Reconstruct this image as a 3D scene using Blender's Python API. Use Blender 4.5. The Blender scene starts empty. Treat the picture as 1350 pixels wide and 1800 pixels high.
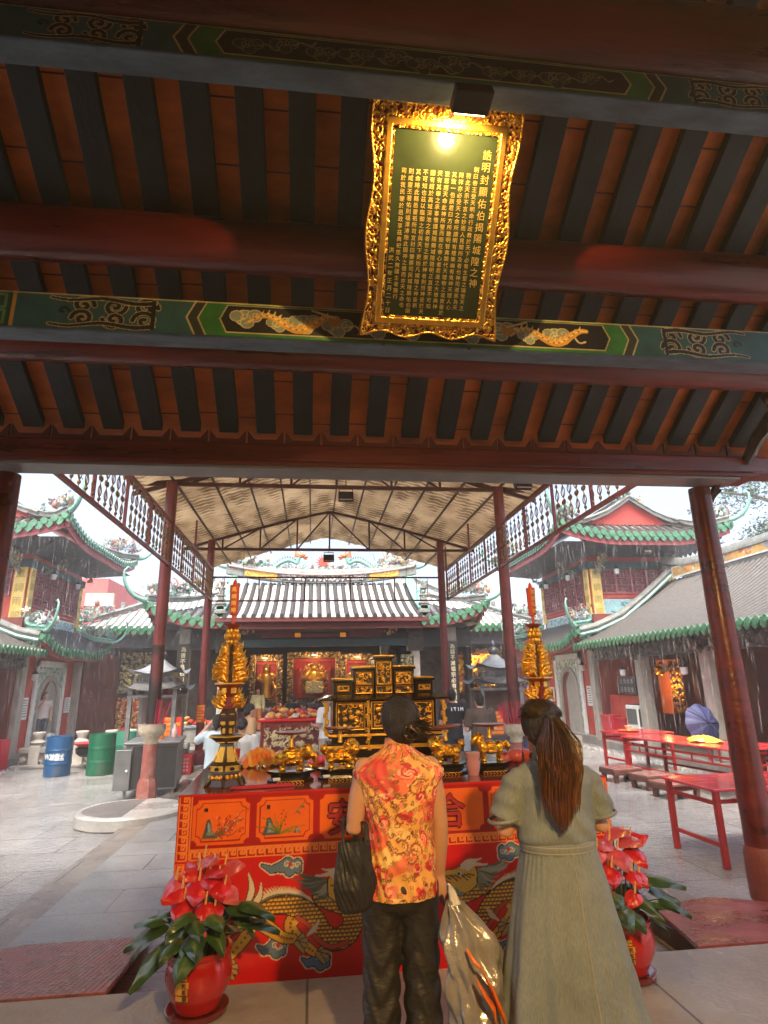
import bpy, math, random
import numpy as np
from mathutils import Vector, Matrix, Euler
from math import radians as R, sin, cos, pi, sqrt, atan2, hypot
S = bpy.context.scene
COL = S.collection

# ---------------------------------------------------------------- camera, sky, sun, exposure
cam = bpy.data.cameras.new('camera')
cam.sensor_fit = 'VERTICAL'; cam.sensor_height = 36.0; cam.lens = 36.0*1040/1800
cam.clip_start = 0.05; cam.clip_end = 2000
camo = bpy.data.objects.new('camera', cam); COL.objects.link(camo)
def cam_matrix(yaw, pitch, roll, loc):
    yaw, pitch, roll = R(yaw), R(pitch), R(roll)
    f = Vector((sin(yaw)*cos(pitch), cos(yaw)*cos(pitch), sin(pitch)))
    r = Vector((cos(yaw), -sin(yaw), 0)); u = r.cross(f)
    r2 = r*cos(roll)-u*sin(roll); u2 = u*cos(roll)+r*sin(roll)
    m = Matrix((r2, u2, -f)).transposed().to_4x4(); m.translation = loc
    return m
camo.matrix_world = cam_matrix(7.0, 16.0, 1.1, (0, 0, 1.62))
S.camera = camo
SUN_EL, SUN_ROT = R(62), R(200)
w = bpy.data.worlds.new('World'); S.world = w; w.use_nodes = True
nt = w.node_tree; nt.nodes.clear()
sky = nt.nodes.new('ShaderNodeTexSky'); sky.sky_type = 'NISHITA'; sky.sun_disc = False
sky.sun_elevation = SUN_EL; sky.sun_rotation = SUN_ROT
sky.air_density = 1.0; sky.dust_density = 8.0; sky.ozone_density = 1.0; sky.altitude = 0
bg = nt.nodes.new('ShaderNodeBackground'); bg.inputs[1].default_value = 0.13
out = nt.nodes.new('ShaderNodeOutputWorld')
hsv = nt.nodes.new('ShaderNodeHueSaturation'); hsv.inputs['Saturation'].default_value = 1.15
nt.links.new(sky.outputs[0], hsv.inputs['Color']); nt.links.new(hsv.outputs[0], bg.inputs[0]); nt.links.new(bg.outputs[0], out.inputs[0])
sl = bpy.data.lights.new('overcast_sun', 'SUN'); sl.energy = 1.0; sl.angle = R(25); sl.color = (1, .97, .92)
so = bpy.data.objects.new('overcast_sun', sl); COL.objects.link(so)
sd = Vector((sin(SUN_ROT)*cos(SUN_EL), cos(SUN_ROT)*cos(SUN_EL), sin(SUN_EL)))
so.rotation_euler = sd.to_track_quat('Z', 'Y').to_euler(); so.location = (0, 0, 30)
S.view_settings.view_transform = 'Standard'; S.view_settings.look = 'None'
S.view_settings.exposure = 2.15; S.view_settings.gamma = 1
S.render.engine = 'CYCLES'
S.cycles.use_denoising = True
S.cycles.max_bounces = 8; S.cycles.diffuse_bounces = 4; S.cycles.glossy_bounces = 3
S.cycles.transmission_bounces = 4; S.cycles.transparent_max_bounces = 12
S.cycles.sample_clamp_indirect = 6
S.cycles.use_adaptive_sampling = True; S.cycles.adaptive_threshold = .025

# ---------------------------------------------------------------- materials
MATS = {}
def lk(nt, a, b): nt.links.new(a, b)
def mat(name, col, rough=.55, metal=0., var=.18, vs=5., bump=.15, bs=60., coat=0., stretch=(1, 1, 1), emit=None, col2=None, thr=None, trans=0., rvar=0.):
    """plain procedural surface: colour broken up by two noises, fine bump, roughness variation"""
    if name in MATS: return MATS[name]
    m = bpy.data.materials.new(name); m.use_nodes = True; nt = m.node_tree
    b = nt.nodes['Principled BSDF']
    tc = nt.nodes.new('ShaderNodeTexCoord'); mp = nt.nodes.new('ShaderNodeMapping'); mp.inputs['Scale'].default_value = stretch
    lk(nt, tc.outputs['Object'], mp.inputs[0])
    n = nt.nodes.new('ShaderNodeTexNoise'); n.inputs['Scale'].default_value = vs; n.inputs['Detail'].default_value = 6; n.inputs['Roughness'].default_value = .65
    lk(nt, mp.outputs[0], n.inputs['Vector'])
    cr = nt.nodes.new('ShaderNodeValToRGB')
    c = np.array(col[:3]); c2 = np.array(col2[:3]) if col2 is not None else np.clip(c*(1+var), 0, 1); c1 = c if col2 is not None else c*(1-var)
    cr.color_ramp.elements[0].color = (*c1, 1); cr.color_ramp.elements[1].color = (*c2, 1)
    lo, hi = thr if thr else (.3, .7)
    cr.color_ramp.elements[0].position = lo; cr.color_ramp.elements[1].position = hi
    lk(nt, n.outputs[0], cr.inputs[0]); lk(nt, cr.outputs[0], b.inputs['Base Color'])
    b.inputs['Roughness'].default_value = rough; b.inputs['Metallic'].default_value = metal
    if rvar:
        mr = nt.nodes.new('ShaderNodeMapRange'); mr.inputs[3].default_value = max(.03, rough-rvar); mr.inputs[4].default_value = min(1, rough+rvar)
        mr.inputs[1].default_value = .3; mr.inputs[2].default_value = .7
        lk(nt, n.outputs[0], mr.inputs[0]); lk(nt, mr.outputs[0], b.inputs['Roughness'])
    b.inputs['Coat Weight'].default_value = coat; b.inputs['Coat Roughness'].default_value = .12
    if trans: b.inputs['Transmission Weight'].default_value = trans
    if bump:
        n2 = nt.nodes.new('ShaderNodeTexNoise'); n2.inputs['Scale'].default_value = bs; n2.inputs['Detail'].default_value = 5
        lk(nt, mp.outputs[0], n2.inputs['Vector'])
        bp = nt.nodes.new('ShaderNodeBump'); bp.inputs['Strength'].default_value = bump; bp.inputs['Distance'].default_value = .02
        lk(nt, n2.outputs[0], bp.inputs['Height']); lk(nt, bp.outputs[0], b.inputs['Normal'])
    if emit:
        b.inputs['Emission Color'].default_value = (*emit[0], 1); b.inputs['Emission Strength'].default_value = emit[1]
    MATS[name] = m; return m
def amat(name, rough=.5, metal=0., bump=.1, bs=80., var=.15, vs=9., coat=0.):
    """surface whose own colours are painted per vertex (attribute Col, alpha = how metallic)"""
    if name in MATS: return MATS[name]
    m = bpy.data.materials.new(name); m.use_nodes = True; nt = m.node_tree; b = nt.nodes['Principled BSDF']
    at = nt.nodes.new('ShaderNodeAttribute'); at.attribute_name = 'Col'
    tc = nt.nodes.new('ShaderNodeTexCoord')
    n = nt.nodes.new('ShaderNodeTexNoise'); n.inputs['Scale'].default_value = vs; n.inputs['Detail'].default_value = 5
    lk(nt, tc.outputs['Object'], n.inputs['Vector'])
    mr = nt.nodes.new('ShaderNodeMapRange'); mr.inputs[1].default_value = .3; mr.inputs[2].default_value = .7; mr.inputs[3].default_value = 1-var; mr.inputs[4].default_value = 1+var*.6
    lk(nt, n.outputs[0], mr.inputs[0])
    mx = nt.nodes.new('ShaderNodeMix'); mx.data_type = 'RGBA'; mx.blend_type = 'MULTIPLY'; mx.inputs[0].default_value = 1
    lk(nt, at.outputs['Color'], mx.inputs[6]); lk(nt, mr.outputs[0], mx.inputs[7]); lk(nt, mx.outputs[2], b.inputs['Base Color'])
    b.inputs['Roughness'].default_value = rough
    if metal:
        mm = nt.nodes.new('ShaderNodeMath'); mm.operation = 'MULTIPLY'; mm.inputs[1].default_value = metal
        lk(nt, at.outputs['Alpha'], mm.inputs[0]); lk(nt, mm.outputs[0], b.inputs['Metallic'])
    b.inputs['Coat Weight'].default_value = coat
    if bump:
        n2 = nt.nodes.new('ShaderNodeTexNoise'); n2.inputs['Scale'].default_value = bs
        lk(nt, tc.outputs['Object'], n2.inputs['Vector'])
        bp = nt.nodes.new('ShaderNodeBump'); bp.inputs['Strength'].default_value = bump; bp.inputs['Distance'].default_value = .01
        lk(nt, n2.outputs[0], bp.inputs['Height']); lk(nt, bp.outputs[0], b.inputs['Normal'])
    MATS[name] = m; return m
def wetmat(name, col, col2, vs=1.5, r0=.06, r1=.5, slab=None, bump=.25, bs=25., speck=0., slabcol=.35):
    """rain-wet stone: dark pores, puddled gloss, drop-pitted water skin, optional slab joints (slab = size x, y)"""
    m = bpy.data.materials.new(name); m.use_nodes = True; nt = m.node_tree; b = nt.nodes['Principled BSDF']
    tc = nt.nodes.new('ShaderNodeTexCoord')
    n = nt.nodes.new('ShaderNodeTexNoise'); n.inputs['Scale'].default_value = vs; n.inputs['Detail'].default_value = 8; n.inputs['Roughness'].default_value = .7
    lk(nt, tc.outputs['Object'], n.inputs['Vector'])
    f = nt.nodes.new('ShaderNodeTexNoise'); f.inputs['Scale'].default_value = bs*4; f.inputs['Detail'].default_value = 3
    lk(nt, tc.outputs['Object'], f.inputs['Vector'])
    ad = nt.nodes.new('ShaderNodeMath'); ad.operation = 'ADD'
    mu = nt.nodes.new('ShaderNodeMath'); mu.operation = 'MULTIPLY'; mu.inputs[1].default_value = .55; lk(nt, f.outputs[0], mu.inputs[0])
    lk(nt, n.outputs[0], ad.inputs[0]); lk(nt, mu.outputs[0], ad.inputs[1])
    cr = nt.nodes.new('ShaderNodeValToRGB'); cr.color_ramp.elements[0].position = .55; cr.color_ramp.elements[1].position = 1.0
    cr.color_ramp.elements[0].color = (*col, 1); cr.color_ramp.elements[1].color = (*col2, 1)
    lk(nt, ad.outputs[0], cr.inputs[0]); src = cr.outputs[0]
    if slab:
        br = nt.nodes.new('ShaderNodeTexBrick'); br.offset = .37; br.inputs['Scale'].default_value = 1
        br.inputs['Brick Width'].default_value = slab[0]; br.inputs['Row Height'].default_value = slab[1]; br.inputs['Mortar Size'].default_value = .008
        br.inputs['Color1'].default_value = (1, 1, 1, 1); br.inputs['Color2'].default_value = (.8, .78, .76, 1); br.inputs['Mortar'].default_value = (slabcol,)*3+(1,)
        lk(nt, tc.outputs['Object'], br.inputs['Vector'])
        mx = nt.nodes.new('ShaderNodeMix'); mx.data_type = 'RGBA'; mx.blend_type = 'MULTIPLY'; mx.inputs[0].default_value = 1
        lk(nt, src, mx.inputs[6]); lk(nt, br.outputs[0], mx.inputs[7]); src = mx.outputs[2]
    lk(nt, src, b.inputs['Base Color'])
    n3 = nt.nodes.new('ShaderNodeTexNoise'); n3.inputs['Scale'].default_value = vs*.7; n3.inputs['Detail'].default_value = 4
    lk(nt, tc.outputs['Object'], n3.inputs['Vector'])
    mr = nt.nodes.new('ShaderNodeMapRange'); mr.inputs[1].default_value = .38; mr.inputs[2].default_value = .62; mr.inputs[3].default_value = r0; mr.inputs[4].default_value = r1
    lk(nt, n3.outputs[0], mr.inputs[0]); lk(nt, mr.outputs[0], b.inputs['Roughness'])
    v = nt.nodes.new('ShaderNodeTexVoronoi'); v.inputs['Scale'].default_value = bs
    lk(nt, tc.outputs['Object'], v.inputs['Vector'])
    a2 = nt.nodes.new('ShaderNodeMath'); a2.operation = 'ADD'; lk(nt, v.outputs[0], a2.inputs[0]); lk(nt, f.outputs[0], a2.inputs[1])
    bp = nt.nodes.new('ShaderNodeBump'); bp.inputs['Strength'].default_value = bump; bp.inputs['Distance'].default_value = .015
    lk(nt, a2.outputs[0], bp.inputs['Height']); lk(nt, bp.outputs[0], b.inputs['Normal'])
    b.inputs['Specular IOR Level'].default_value = .6
    return m

# ---------------------------------------------------------------- mesh helpers
def V(*a): return Vector(a)
class MB:
    def __init__(s): s.v = []; s.f = []; s.c = None
    def add(s, vs, fs):
        o = len(s.v); s.v += [tuple(v) for v in vs]; s.f += [tuple(i+o for i in f) for f in fs]; return s
    def box(s, c, d, rot=None):
        x, y, z = d[0]/2, d[1]/2, d[2]/2
        vs = [Vector(p) for p in ((-x,-y,-z),(x,-y,-z),(x,y,-z),(-x,y,-z),(-x,-y,z),(x,-y,z),(x,y,z),(-x,y,z))]
        if rot is not None:
            M = rot if isinstance(rot, Matrix) else Euler(rot).to_matrix()
            vs = [M @ v for v in vs]
        c = Vector(c)
        return s.add([v+c for v in vs], [(0,3,2,1),(4,5,6,7),(0,1,5,4),(1,2,6,5),(2,3,7,6),(3,0,4,7)])
    def b2(s, x0, x1, y0, y1, z0, z1): return s.box(((x0+x1)/2,(y0+y1)/2,(z0+z1)/2),(abs(x1-x0),abs(y1-y0),abs(z1-z0)))
    def bar(s, p0, p1, w, h=None, up=(0,0,1)):
        p0, p1 = Vector(p0), Vector(p1); d = p1-p0; L = d.length
        if L < 1e-6: return s
        z = d/L; u = Vector(up)
        if abs(z.dot(u)) > .98: u = Vector((0,1,0))
        x = u.cross(z).normalized(); y = z.cross(x)
        return s.box((p0+p1)/2, (w, h or w, L), Matrix((x, y, z)).transposed())
    def tube(s, pts, r, n=8, cap=True, flat=1.):
        pts = [Vector(p) for p in pts]; k = len(pts)
        rs = [r]*k if not hasattr(r, '__len__') else list(r)
        o = len(s.v); prev = None
        for i, p in enumerate(pts):
            t = (pts[min(i+1,k-1)]-pts[max(i-1,0)])
            t = t.normalized() if t.length > 1e-9 else Vector((0,0,1))
            if prev is None:
                a = Vector((0,0,1)) if abs(t.z) < .9 else Vector((1,0,0))
                x = a.cross(t).normalized()
            else:
                x = (prev-t*prev.dot(t)); x = x.normalized() if x.length > 1e-6 else prev
            prev = x; y = t.cross(x)
            for j in range(n):
                a = 2*pi*j/n; s.v.append(tuple(p+(x*cos(a)+y*sin(a)*flat)*rs[i]))
        for i in range(k-1):
            for j in range(n):
                a, b = o+i*n+j, o+i*n+(j+1)%n
                s.f.append((a, b, b+n, a+n))
        if cap:
            s.f.append(tuple(o+j for j in reversed(range(n)))); s.f.append(tuple(o+(k-1)*n+j for j in range(n)))
        return s
    def cyl(s, p0, p1, r0, r1=None, n=16): return s.tube([p0, p1], [r0, r0 if r1 is None else r1], n)
    def lathe(s, prof, c=(0,0,0), n=24, sx=1., sy=1., rot0=0., cap=True):
        o = len(s.v); c = Vector(c); k = len(prof)
        for r, z in prof:
            for j in range(n):
                a = 2*pi*j/n+rot0; s.v.append((c.x+r*sx*cos(a), c.y+r*sy*sin(a), c.z+z))
        for i in range(k-1):
            for j in range(n):
                a, b = o+i*n+j, o+i*n+(j+1)%n
                s.f.append((a, b, b+n, a+n))
        if cap:
            s.f.append(tuple(o+j for j in reversed(range(n)))); s.f.append(tuple(o+(k-1)*n+j for j in range(n)))
        return s
    def ell(s, c, r, n=12, m=8, rot=None):
        c = Vector(c); r = (r,r,r) if not hasattr(r,'__len__') else r
        M = (rot if isinstance(rot, Matrix) else Euler(rot).to_matrix()) if rot is not None else Matrix.Identity(3)
        o = len(s.v)
        for i in range(m+1):
            t = pi*i/m
            for j in range(n):
                a = 2*pi*j/n; s.v.append(tuple(c+M@Vector((r[0]*sin(t)*cos(a), r[1]*sin(t)*sin(a), r[2]*cos(t)))))
        for i in range(m):
            for j in range(n):
                a, b = o+i*n+j, o+i*n+(j+1)%n
                s.f.append((a, a+n, b+n, b) )
        return s
    def prism(s, poly, ex, fr=None, c=(0,0,0)):
        """2-D outline poly [(u,v)] with thickness ex along -n; frame fr = (U, V) world vectors"""
        U, W = (Vector(fr[0]), Vector(fr[1])) if fr else (Vector((1,0,0)), Vector((0,0,1)))
        N = U.cross(W); c = Vector(c); k = len(poly)
        a = [c+U*p[0]+W*p[1] for p in poly]; b = [p-N*ex for p in a]
        o = len(s.v); s.v += [tuple(p) for p in a+b]
        s.f.append(tuple(o+i for i in range(k))); s.f.append(tuple(o+k+i for i in reversed(range(k))))
        for i in range(k):
            j = (i+1)%k; s.f.append((o+j, o+i, o+k+i, o+k+j))
        return s
    def quad(s, a, b, c, d): return s.add([a,b,c,d], [(0,1,2,3)])
    def xf(s, M, start=0):
        s.v[start:] = [tuple(M @ Vector(v)) for v in s.v[start:]]; return s
    def build(s, name, m=None, parent=None, smooth=35, local=False, bevel=0., col=None):
        me = bpy.data.meshes.new(name)
        vs = s.v
        if parent is not None and not local:
            M = WM(parent).inverted(); vs = [tuple(M @ Vector(v)) for v in vs]
        me.from_pydata(vs, [], s.f); me.validate(clean_customdata=False)
        return finish(me, name, m, parent, smooth, bevel, col)
def WM(o):
    M = o.matrix_basis.copy()
    while o.parent is not None:
        o = o.parent; M = o.matrix_basis @ M
    return M
def finish(me, name, m, parent, smooth, bevel=0., col=None):
    if smooth:
        me.polygons.foreach_set('use_smooth', [True]*len(me.polygons))
        if smooth < 170: me.set_sharp_from_angle(angle=R(smooth))
    if col is not None:
        ca = me.color_attributes.new('Col', 'FLOAT_COLOR', 'POINT')
        c = np.asarray(col, dtype=np.float32)
        if c.shape[1] == 3: c = np.concatenate([c, np.zeros((len(c),1), np.float32)], 1)
        ca.data.foreach_set('color', c.ravel())
    o = bpy.data.objects.new(name, me); COL.objects.link(o)
    if m is not None: me.materials.append(m)
    if parent is not None: o.parent = parent
    if bevel:
        bm_ = o.modifiers.new('bevel', 'BEVEL'); bm_.width = bevel; bm_.segments = 2; bm_.limit_method = 'ANGLE'
    return o
def tag(o, label=None, cat=None, group=None, kind=None):
    if label: o['label'] = label
    if cat: o['category'] = cat
    if group: o['group'] = group
    if kind: o['kind'] = kind
    return o
def thing(name, label, cat, loc=(0,0,0), rz=0., group=None):
    o = bpy.data.objects.new(name, None); o.empty_display_size = .1; COL.objects.link(o)
    o.location = loc; o.rotation_euler = (0, 0, rz)
    return tag(o, label, cat, group)
def kids(o): return [c for c in bpy.data.objects if c.parent == o]
def dup(o, loc, rz=None, label=None, parent=None, sc=None):
    c = o.copy(); COL.objects.link(c)
    if parent is not None: c.parent = parent
    else:
        c.location = loc
        if rz is not None: c.rotation_euler = (0, 0, rz)
        if sc is not None: c.scale = sc
        if label: c['label'] = label
    for ch in o.children: dup(ch, None, parent=c)
    return c
def grid_mesh(name, P, m, parent=None, col=None, mask=None, smooth=180, local=True):
    """P: (ny, nx, 3) points; mask (ny, nx) keeps faces whose four corners are inside"""
    ny, nx = P.shape[:2]
    idx = np.arange(ny*nx).reshape(ny, nx)
    q = np.stack([idx[:-1,:-1], idx[:-1,1:], idx[1:,1:], idx[1:,:-1]], -1).reshape(-1, 4)
    if mask is not None:
        mk = mask[:-1,:-1] & mask[:-1,1:] & mask[1:,1:] & mask[1:,:-1]; q = q[mk.ravel()]
    vs = P.reshape(-1, 3)
    if parent is not None and not local:
        M = np.array(WM(parent).inverted()); vs = vs @ M[:3,:3].T + M[:3,3]
    me = bpy.data.meshes.new(name)
    me.vertices.add(len(vs)); me.vertices.foreach_set('co', vs.astype(np.float32).ravel())
    me.loops.add(len(q)*4); me.loops.foreach_set('vertex_index', q.astype(np.int32).ravel())
    me.polygons.add(len(q)); me.polygons.foreach_set('loop_start', np.arange(0, len(q)*4, 4, dtype=np.int32))
    me.update(calc_edges=True); me.validate(clean_customdata=False)
    return finish(me, name, m, parent, smooth, 0., None if col is None else col.reshape(-1, col.shape[-1]))

# ---------------------------------------------------------------- a small painter: colours and relief heights on a metric raster
class Paint:
    def __init__(s, w, h, res, base=(0,0,0)):
        s.w, s.h, s.res = w, h, res
        s.nx, s.ny = max(2, int(round(w/res))+1), max(2, int(round(h/res))+1)
        s.C = np.zeros((s.ny, s.nx, 3), np.float32); s.C[:] = base
        s.H = np.zeros((s.ny, s.nx), np.float32)
        s.U, s.W = np.meshgrid(np.linspace(0, w, s.nx), np.linspace(0, h, s.ny))
    def bb(s, x0, x1, y0, y1):
        i0 = max(0, int(x0/s.w*(s.nx-1))-1); i1 = min(s.nx, int(x1/s.w*(s.nx-1))+3)
        j0 = max(0, int(y0/s.h*(s.ny-1))-1); j1 = min(s.ny, int(y1/s.h*(s.ny-1))+3)
        if i1 <= i0 or j1 <= j0: return None
        return (slice(j0, j1), slice(i0, i1))
    def put(s, sl, mk, col, h):
        if col is not None: s.C[sl][mk] = col
        if h is not None:
            if np.isscalar(h): s.H[sl][mk] = h
            else: s.H[sl] = np.where(mk, np.maximum(s.H[sl], h), s.H[sl])
    def poly(s, pts, col=None, h=None):
        p = np.array(pts); sl = s.bb(p[:,0].min(), p[:,0].max(), p[:,1].min(), p[:,1].max())
        if sl is None: return
        x, y = s.U[sl], s.W[sl]; ins = np.zeros(x.shape, bool)
        for (x0, y0), (x1, y1) in zip(p, np.roll(p, -1, 0)):
            if y0 == y1: continue
            c = ((y0 > y) != (y1 > y)) & (x < (x1-x0)*(y-y0)/(y1-y0)+x0); ins ^= c
        s.put(sl, ins, col, h)
    def stroke(s, pts, w, col=None, h=None, closed=False):
        p = np.array(pts, float)
        if closed: p = np.vstack([p, p[:1]])
        ws = np.full(len(p), w) if np.isscalar(w) else np.array(w)
        for k in range(len(p)-1):
            a, b = p[k], p[k+1]; wm = max(ws[k], ws[k+1])
            sl = s.bb(min(a[0],b[0])-wm, max(a[0],b[0])+wm, min(a[1],b[1])-wm, max(a[1],b[1])+wm)
            if sl is None: continue
            x, y = s.U[sl], s.W[sl]; d = b-a; L = max(d@d, 1e-12)
            t = np.clip(((x-a[0])*d[0]+(y-a[1])*d[1])/L, 0, 1)
            q = np.hypot(x-a[0]-t*d[0], y-a[1]-t*d[1]); ww = ws[k]+(ws[k+1]-ws[k])*t; mk = q < ww
            s.put(sl, mk, col, None if h is None else h*np.sqrt(np.clip(1-(q/np.maximum(ww,1e-6))**2, 0, 1)))
    def disc(s, c, r, col=None, h=None, ry=None):
        ry = ry or r; sl = s.bb(c[0]-r, c[0]+r, c[1]-ry, c[1]+ry)
        if sl is None: return
        q = ((s.U[sl]-c[0])/r)**2+((s.W[sl]-c[1])/ry)**2
        s.put(sl, q < 1, col, None if h is None else h*np.sqrt(np.clip(1-q, 0, 1)))
    def rect(s, x0, x1, y0, y1, col=None, h=None): s.poly([(x0,y0),(x1,y0),(x1,y1),(x0,y1)], col, h)
    def mesh(s, name, m, parent=None, at=(0,0,0), ux=(1,0,0), uz=(0,0,1), depth=0., mask=None, metal=None, local=True, flip=False):
        U, W = np.array(ux, float), np.array(uz, float); N = np.cross(U, W)
        P = np.array(at)+s.U[...,None]*U+s.W[...,None]*W+(s.H*depth)[...,None]*N
        col = s.C if metal is None else np.concatenate([s.C, metal[...,None]], -1)
        return grid_mesh(name, P, m, parent, col, mask, local=local)
def spiral(c, r, turns=1.3, a0=0., d=1, n=16, r1=.15):
    return [(c[0]+r*(1-(1-r1)*t)*cos(a0+d*2*pi*turns*t), c[1]+r*(1-(1-r1)*t)*sin(a0+d*2*pi*turns*t)) for t in np.linspace(0, 1, n)]
def wavy(p0, p1, amp, k, n=24, ph=0.):
    p0, p1 = np.array(p0, float), np.array(p1, float); d = p1-p0; nn = np.array([-d[1], d[0]])/max(np.hypot(*d), 1e-9)
    return [tuple(p0+d*t+nn*amp*sin(2*pi*k*t+ph)) for t in np.linspace(0, 1, n)]
def carve(p, seed=0, cell=.05, x0=None, x1=None, y0=None, y1=None, col=None, big=False):
    """fill part of a painter with carved curls, leaves and petals (relief height 0..1)"""
    rg = random.Random(seed); x0 = 0 if x0 is None else x0; y0 = 0 if y0 is None else y0; x1 = p.w if x1 is None else x1; y1 = p.h if y1 is None else y1
    nx, ny = max(1, int((x1-x0)/cell)), max(1, int((y1-y0)/cell))
    for j in range(ny):
        for i in range(nx):
            c = (x0+(i+.5+rg.uniform(-.3,.3))*(x1-x0)/nx, y0+(j+.5+rg.uniform(-.3,.3))*(y1-y0)/ny)
            r = cell*rg.uniform(.4,.68); a = rg.uniform(0, 6.28); d = rg.choice((1,-1)); hh = rg.uniform(.55, 1.)
            k = rg.random()
            if k < .5:
                p.stroke(spiral(c, r, rg.uniform(.9,1.5), a, d), np.linspace(cell*.15, cell*.06, 16), col, hh)
                e = spiral(c, r, 1, a, d)[0]
                p.stroke(wavy(e, (e[0]+cell*cos(a+1.4*d), e[1]+cell*sin(a+1.4*d)), cell*.15, .8, 10), np.linspace(cell*.16, cell*.03, 10), col, hh*.9)
            elif k < .8:
                for q in range(4):
                    b = a+(q-1.5)*.55; L = r*rg.uniform(1.2,1.9)
                    p.stroke([c, (c[0]+L*.5*cos(b), c[1]+L*.5*sin(b)), (c[0]+L*cos(b+.25*d), c[1]+L*sin(b+.25*d))], [cell*.07, cell*.15, cell*.02], col, hh)
            else:
                for q in range(5):
                    b = a+q*1.257; p.disc((c[0]+r*.5*cos(b), c[1]+r*.5*sin(b)), r*.38, col, hh*.85)
                p.disc(c, r*.28, col, 1.)
GOLD = (.83, .44, .06); GOLDD = (.5, .22, .02)
def gilded(p, ground=(.012,.006,.004), gold=GOLD, lo=.12, hi=.4):
    """colour a carved painter: gilding on the relief, lacquer ground in the recesses; returns the metal mask"""
    t = np.clip((p.H-lo)/(hi-lo), 0, 1)[...,None]
    p.C[:] = np.array(ground)*(1-t)+np.array(gold)*t
    return t[...,0].astype(np.float32)
def fret(p, x0, x1, y0, y1, n, col, w, vert=False, h=None):
    """a row of n square Greek-key hooks between the two rails"""
    for i in range(n):
        if not vert:
            a = x0+(x1-x0)*i/n; b = x0+(x1-x0)*(i+1)/n; H = y1-y0; L = b-a
            pts = [(a+.05*L,y0+.02*H),(a+.05*L,y0+.9*H),(a+.85*L,y0+.9*H),(a+.85*L,y0+.3*H),(a+.4*L,y0+.3*H),(a+.4*L,y0+.6*H),(a+.62*L,y0+.6*H)]
        else:
            a = y0+(y1-y0)*i/n; b = y0+(y1-y0)*(i+1)/n; H = x1-x0; L = b-a
            pts = [(x0+.02*H,a+.05*L),(x0+.9*H,a+.05*L),(x0+.9*H,a+.85*L),(x0+.3*H,a+.85*L),(x0+.3*H,a+.4*L),(x0+.6*H,a+.4*L),(x0+.6*H,a+.62*L)]
        p.stroke(pts, w, col, h)
# ---------------------------------------------------------------- lettering
_G = {}
def glyph(ch):
    if ch in _G: return _G[ch]
    cu = bpy.data.curves.new('glyph', 'FONT'); cu.body = ch; cu.align_x = 'CENTER'; cu.align_y = 'CENTER'; cu.resolution_u = 2
    o = bpy.data.objects.new('glyph', cu); COL.objects.link(o)
    dg = bpy.context.evaluated_depsgraph_get(); dg.update()
    me = bpy.data.meshes.new_from_object(o.evaluated_get(dg))
    vs = np.array([v.co[:2] for v in me.vertices]) if len(me.vertices) else np.zeros((0,2))
    fs = [tuple(p.vertices) for p in me.polygons]
    bpy.data.objects.remove(o); bpy.data.curves.remove(cu); bpy.data.meshes.remove(me)
    if len(vs):
        lo, hi = vs.min(0), vs.max(0)
        if ord(ch) > 0x2000: vs = vs-(lo+hi)/2
    _G[ch] = (vs, fs); return _G[ch]
def letters(mb, text, at, size, step, ux=(1,0,0), uz=(0,0,1), vertical=True, embolden=0.):
    """flat lettering: characters run down (vertical) or along ux from the point at"""
    U, W = Vector(ux), Vector(uz); p = Vector(at); N = U.cross(W)
    for ch in text:
        if ch != ' ':
            vs, fs = glyph(ch)
            offs = [(0,0)] if not embolden else [(0,0),(embolden,0),(-embolden,0),(0,embolden),(0,-embolden)]
            for k, (ou, ow) in enumerate(offs):
                mb.add([p+U*(v[0]*size+ou)+W*(v[1]*size+ow)+N*(.0004*k) for v in vs], fs)
        p = p-W*step if vertical else p+U*step
    return mb
# ---------------------------------------------------------------- lettering used in the scene (cached while the scene is empty)
PLAQUE = ['誥明封顯佑伯揭陽城隍之神', '制曰帝王受天明命行政教於天下必有生聖之瑞受天之', '符此天示不言之妙而人見聞所及者也神司淑慝為天',
 '降祥亦必受天之命所謂明有禮樂幽有鬼神天理人心', '其致一也朕君曰方所雖明智弗類代天理物之道實罄於', '衷思應天命此神所鑒而簡在帝心者君道之大惟典神',
 '天有其舉之承事惟謹揭陽縣城隍聰明正直聖不可知', '固有超於高城深池之表者世之崇於神者則然神受於天', '不可知也茲以臨御之初與天下更始凡城隍之神皆新',
 '其命睠此縣邑靈祇所司宜封曰鑒察司民城隍顯佑伯顯', '則威靈丕著佑則福澤溥施此固神之德而亦天之命也', '司於我民鑒於邑政享茲典祀悠久無疆主者施行', '洪武二年正月二十日']
for t_ in PLAQUE + ['合境平安梅蘭竹菊風調雨順一帆為善不昌祖宗必有餘殃盡則惡滅德是非算之善人维丝W3ITIM敬神如在文明燒香注意全请勿摸']:
    for ch_ in t_: glyph(ch_)
# ---------------------------------------------------------------- materials shared by the buildings
M = {}
M['red_lacquer'] = mat('red lacquered timber', (.115, .010, .007), .36, 0, .6, 5, .35, 22, coat=.08, stretch=(.14,1,1), rvar=.15)
M['red_board'] = mat('maroon boards', (.12, .016, .012), .5, 0, .3, 4, .15, 40, stretch=(.3,1,1))
M['roof_board'] = mat('orange brown tile lining', (.50, .115, .018), .7, 0, .5, 1.7, .3, 26, stretch=(.6,1.4,1))
M['rafter'] = mat('blue black painted rafter', (.008, .014, .019), .6, 0, .5, 3, .25, 30)
M['beam_soffit'] = mat('blue grey painted soffit', (.075, .115, .14), .6, 0, .45, 7, .3, 35, stretch=(.4,1,1))
M['grey_soffit'] = mat('grey flashing', (.18, .17, .165), .4, .2, .2, 3, .1, 40)
M['paint_beam'] = amat('painted beam', .5, 0, .15, 60, .3, 6)
M['gold'] = mat('gold leaf', GOLD, .3, .85, .2, 8, .25, 45)
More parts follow.
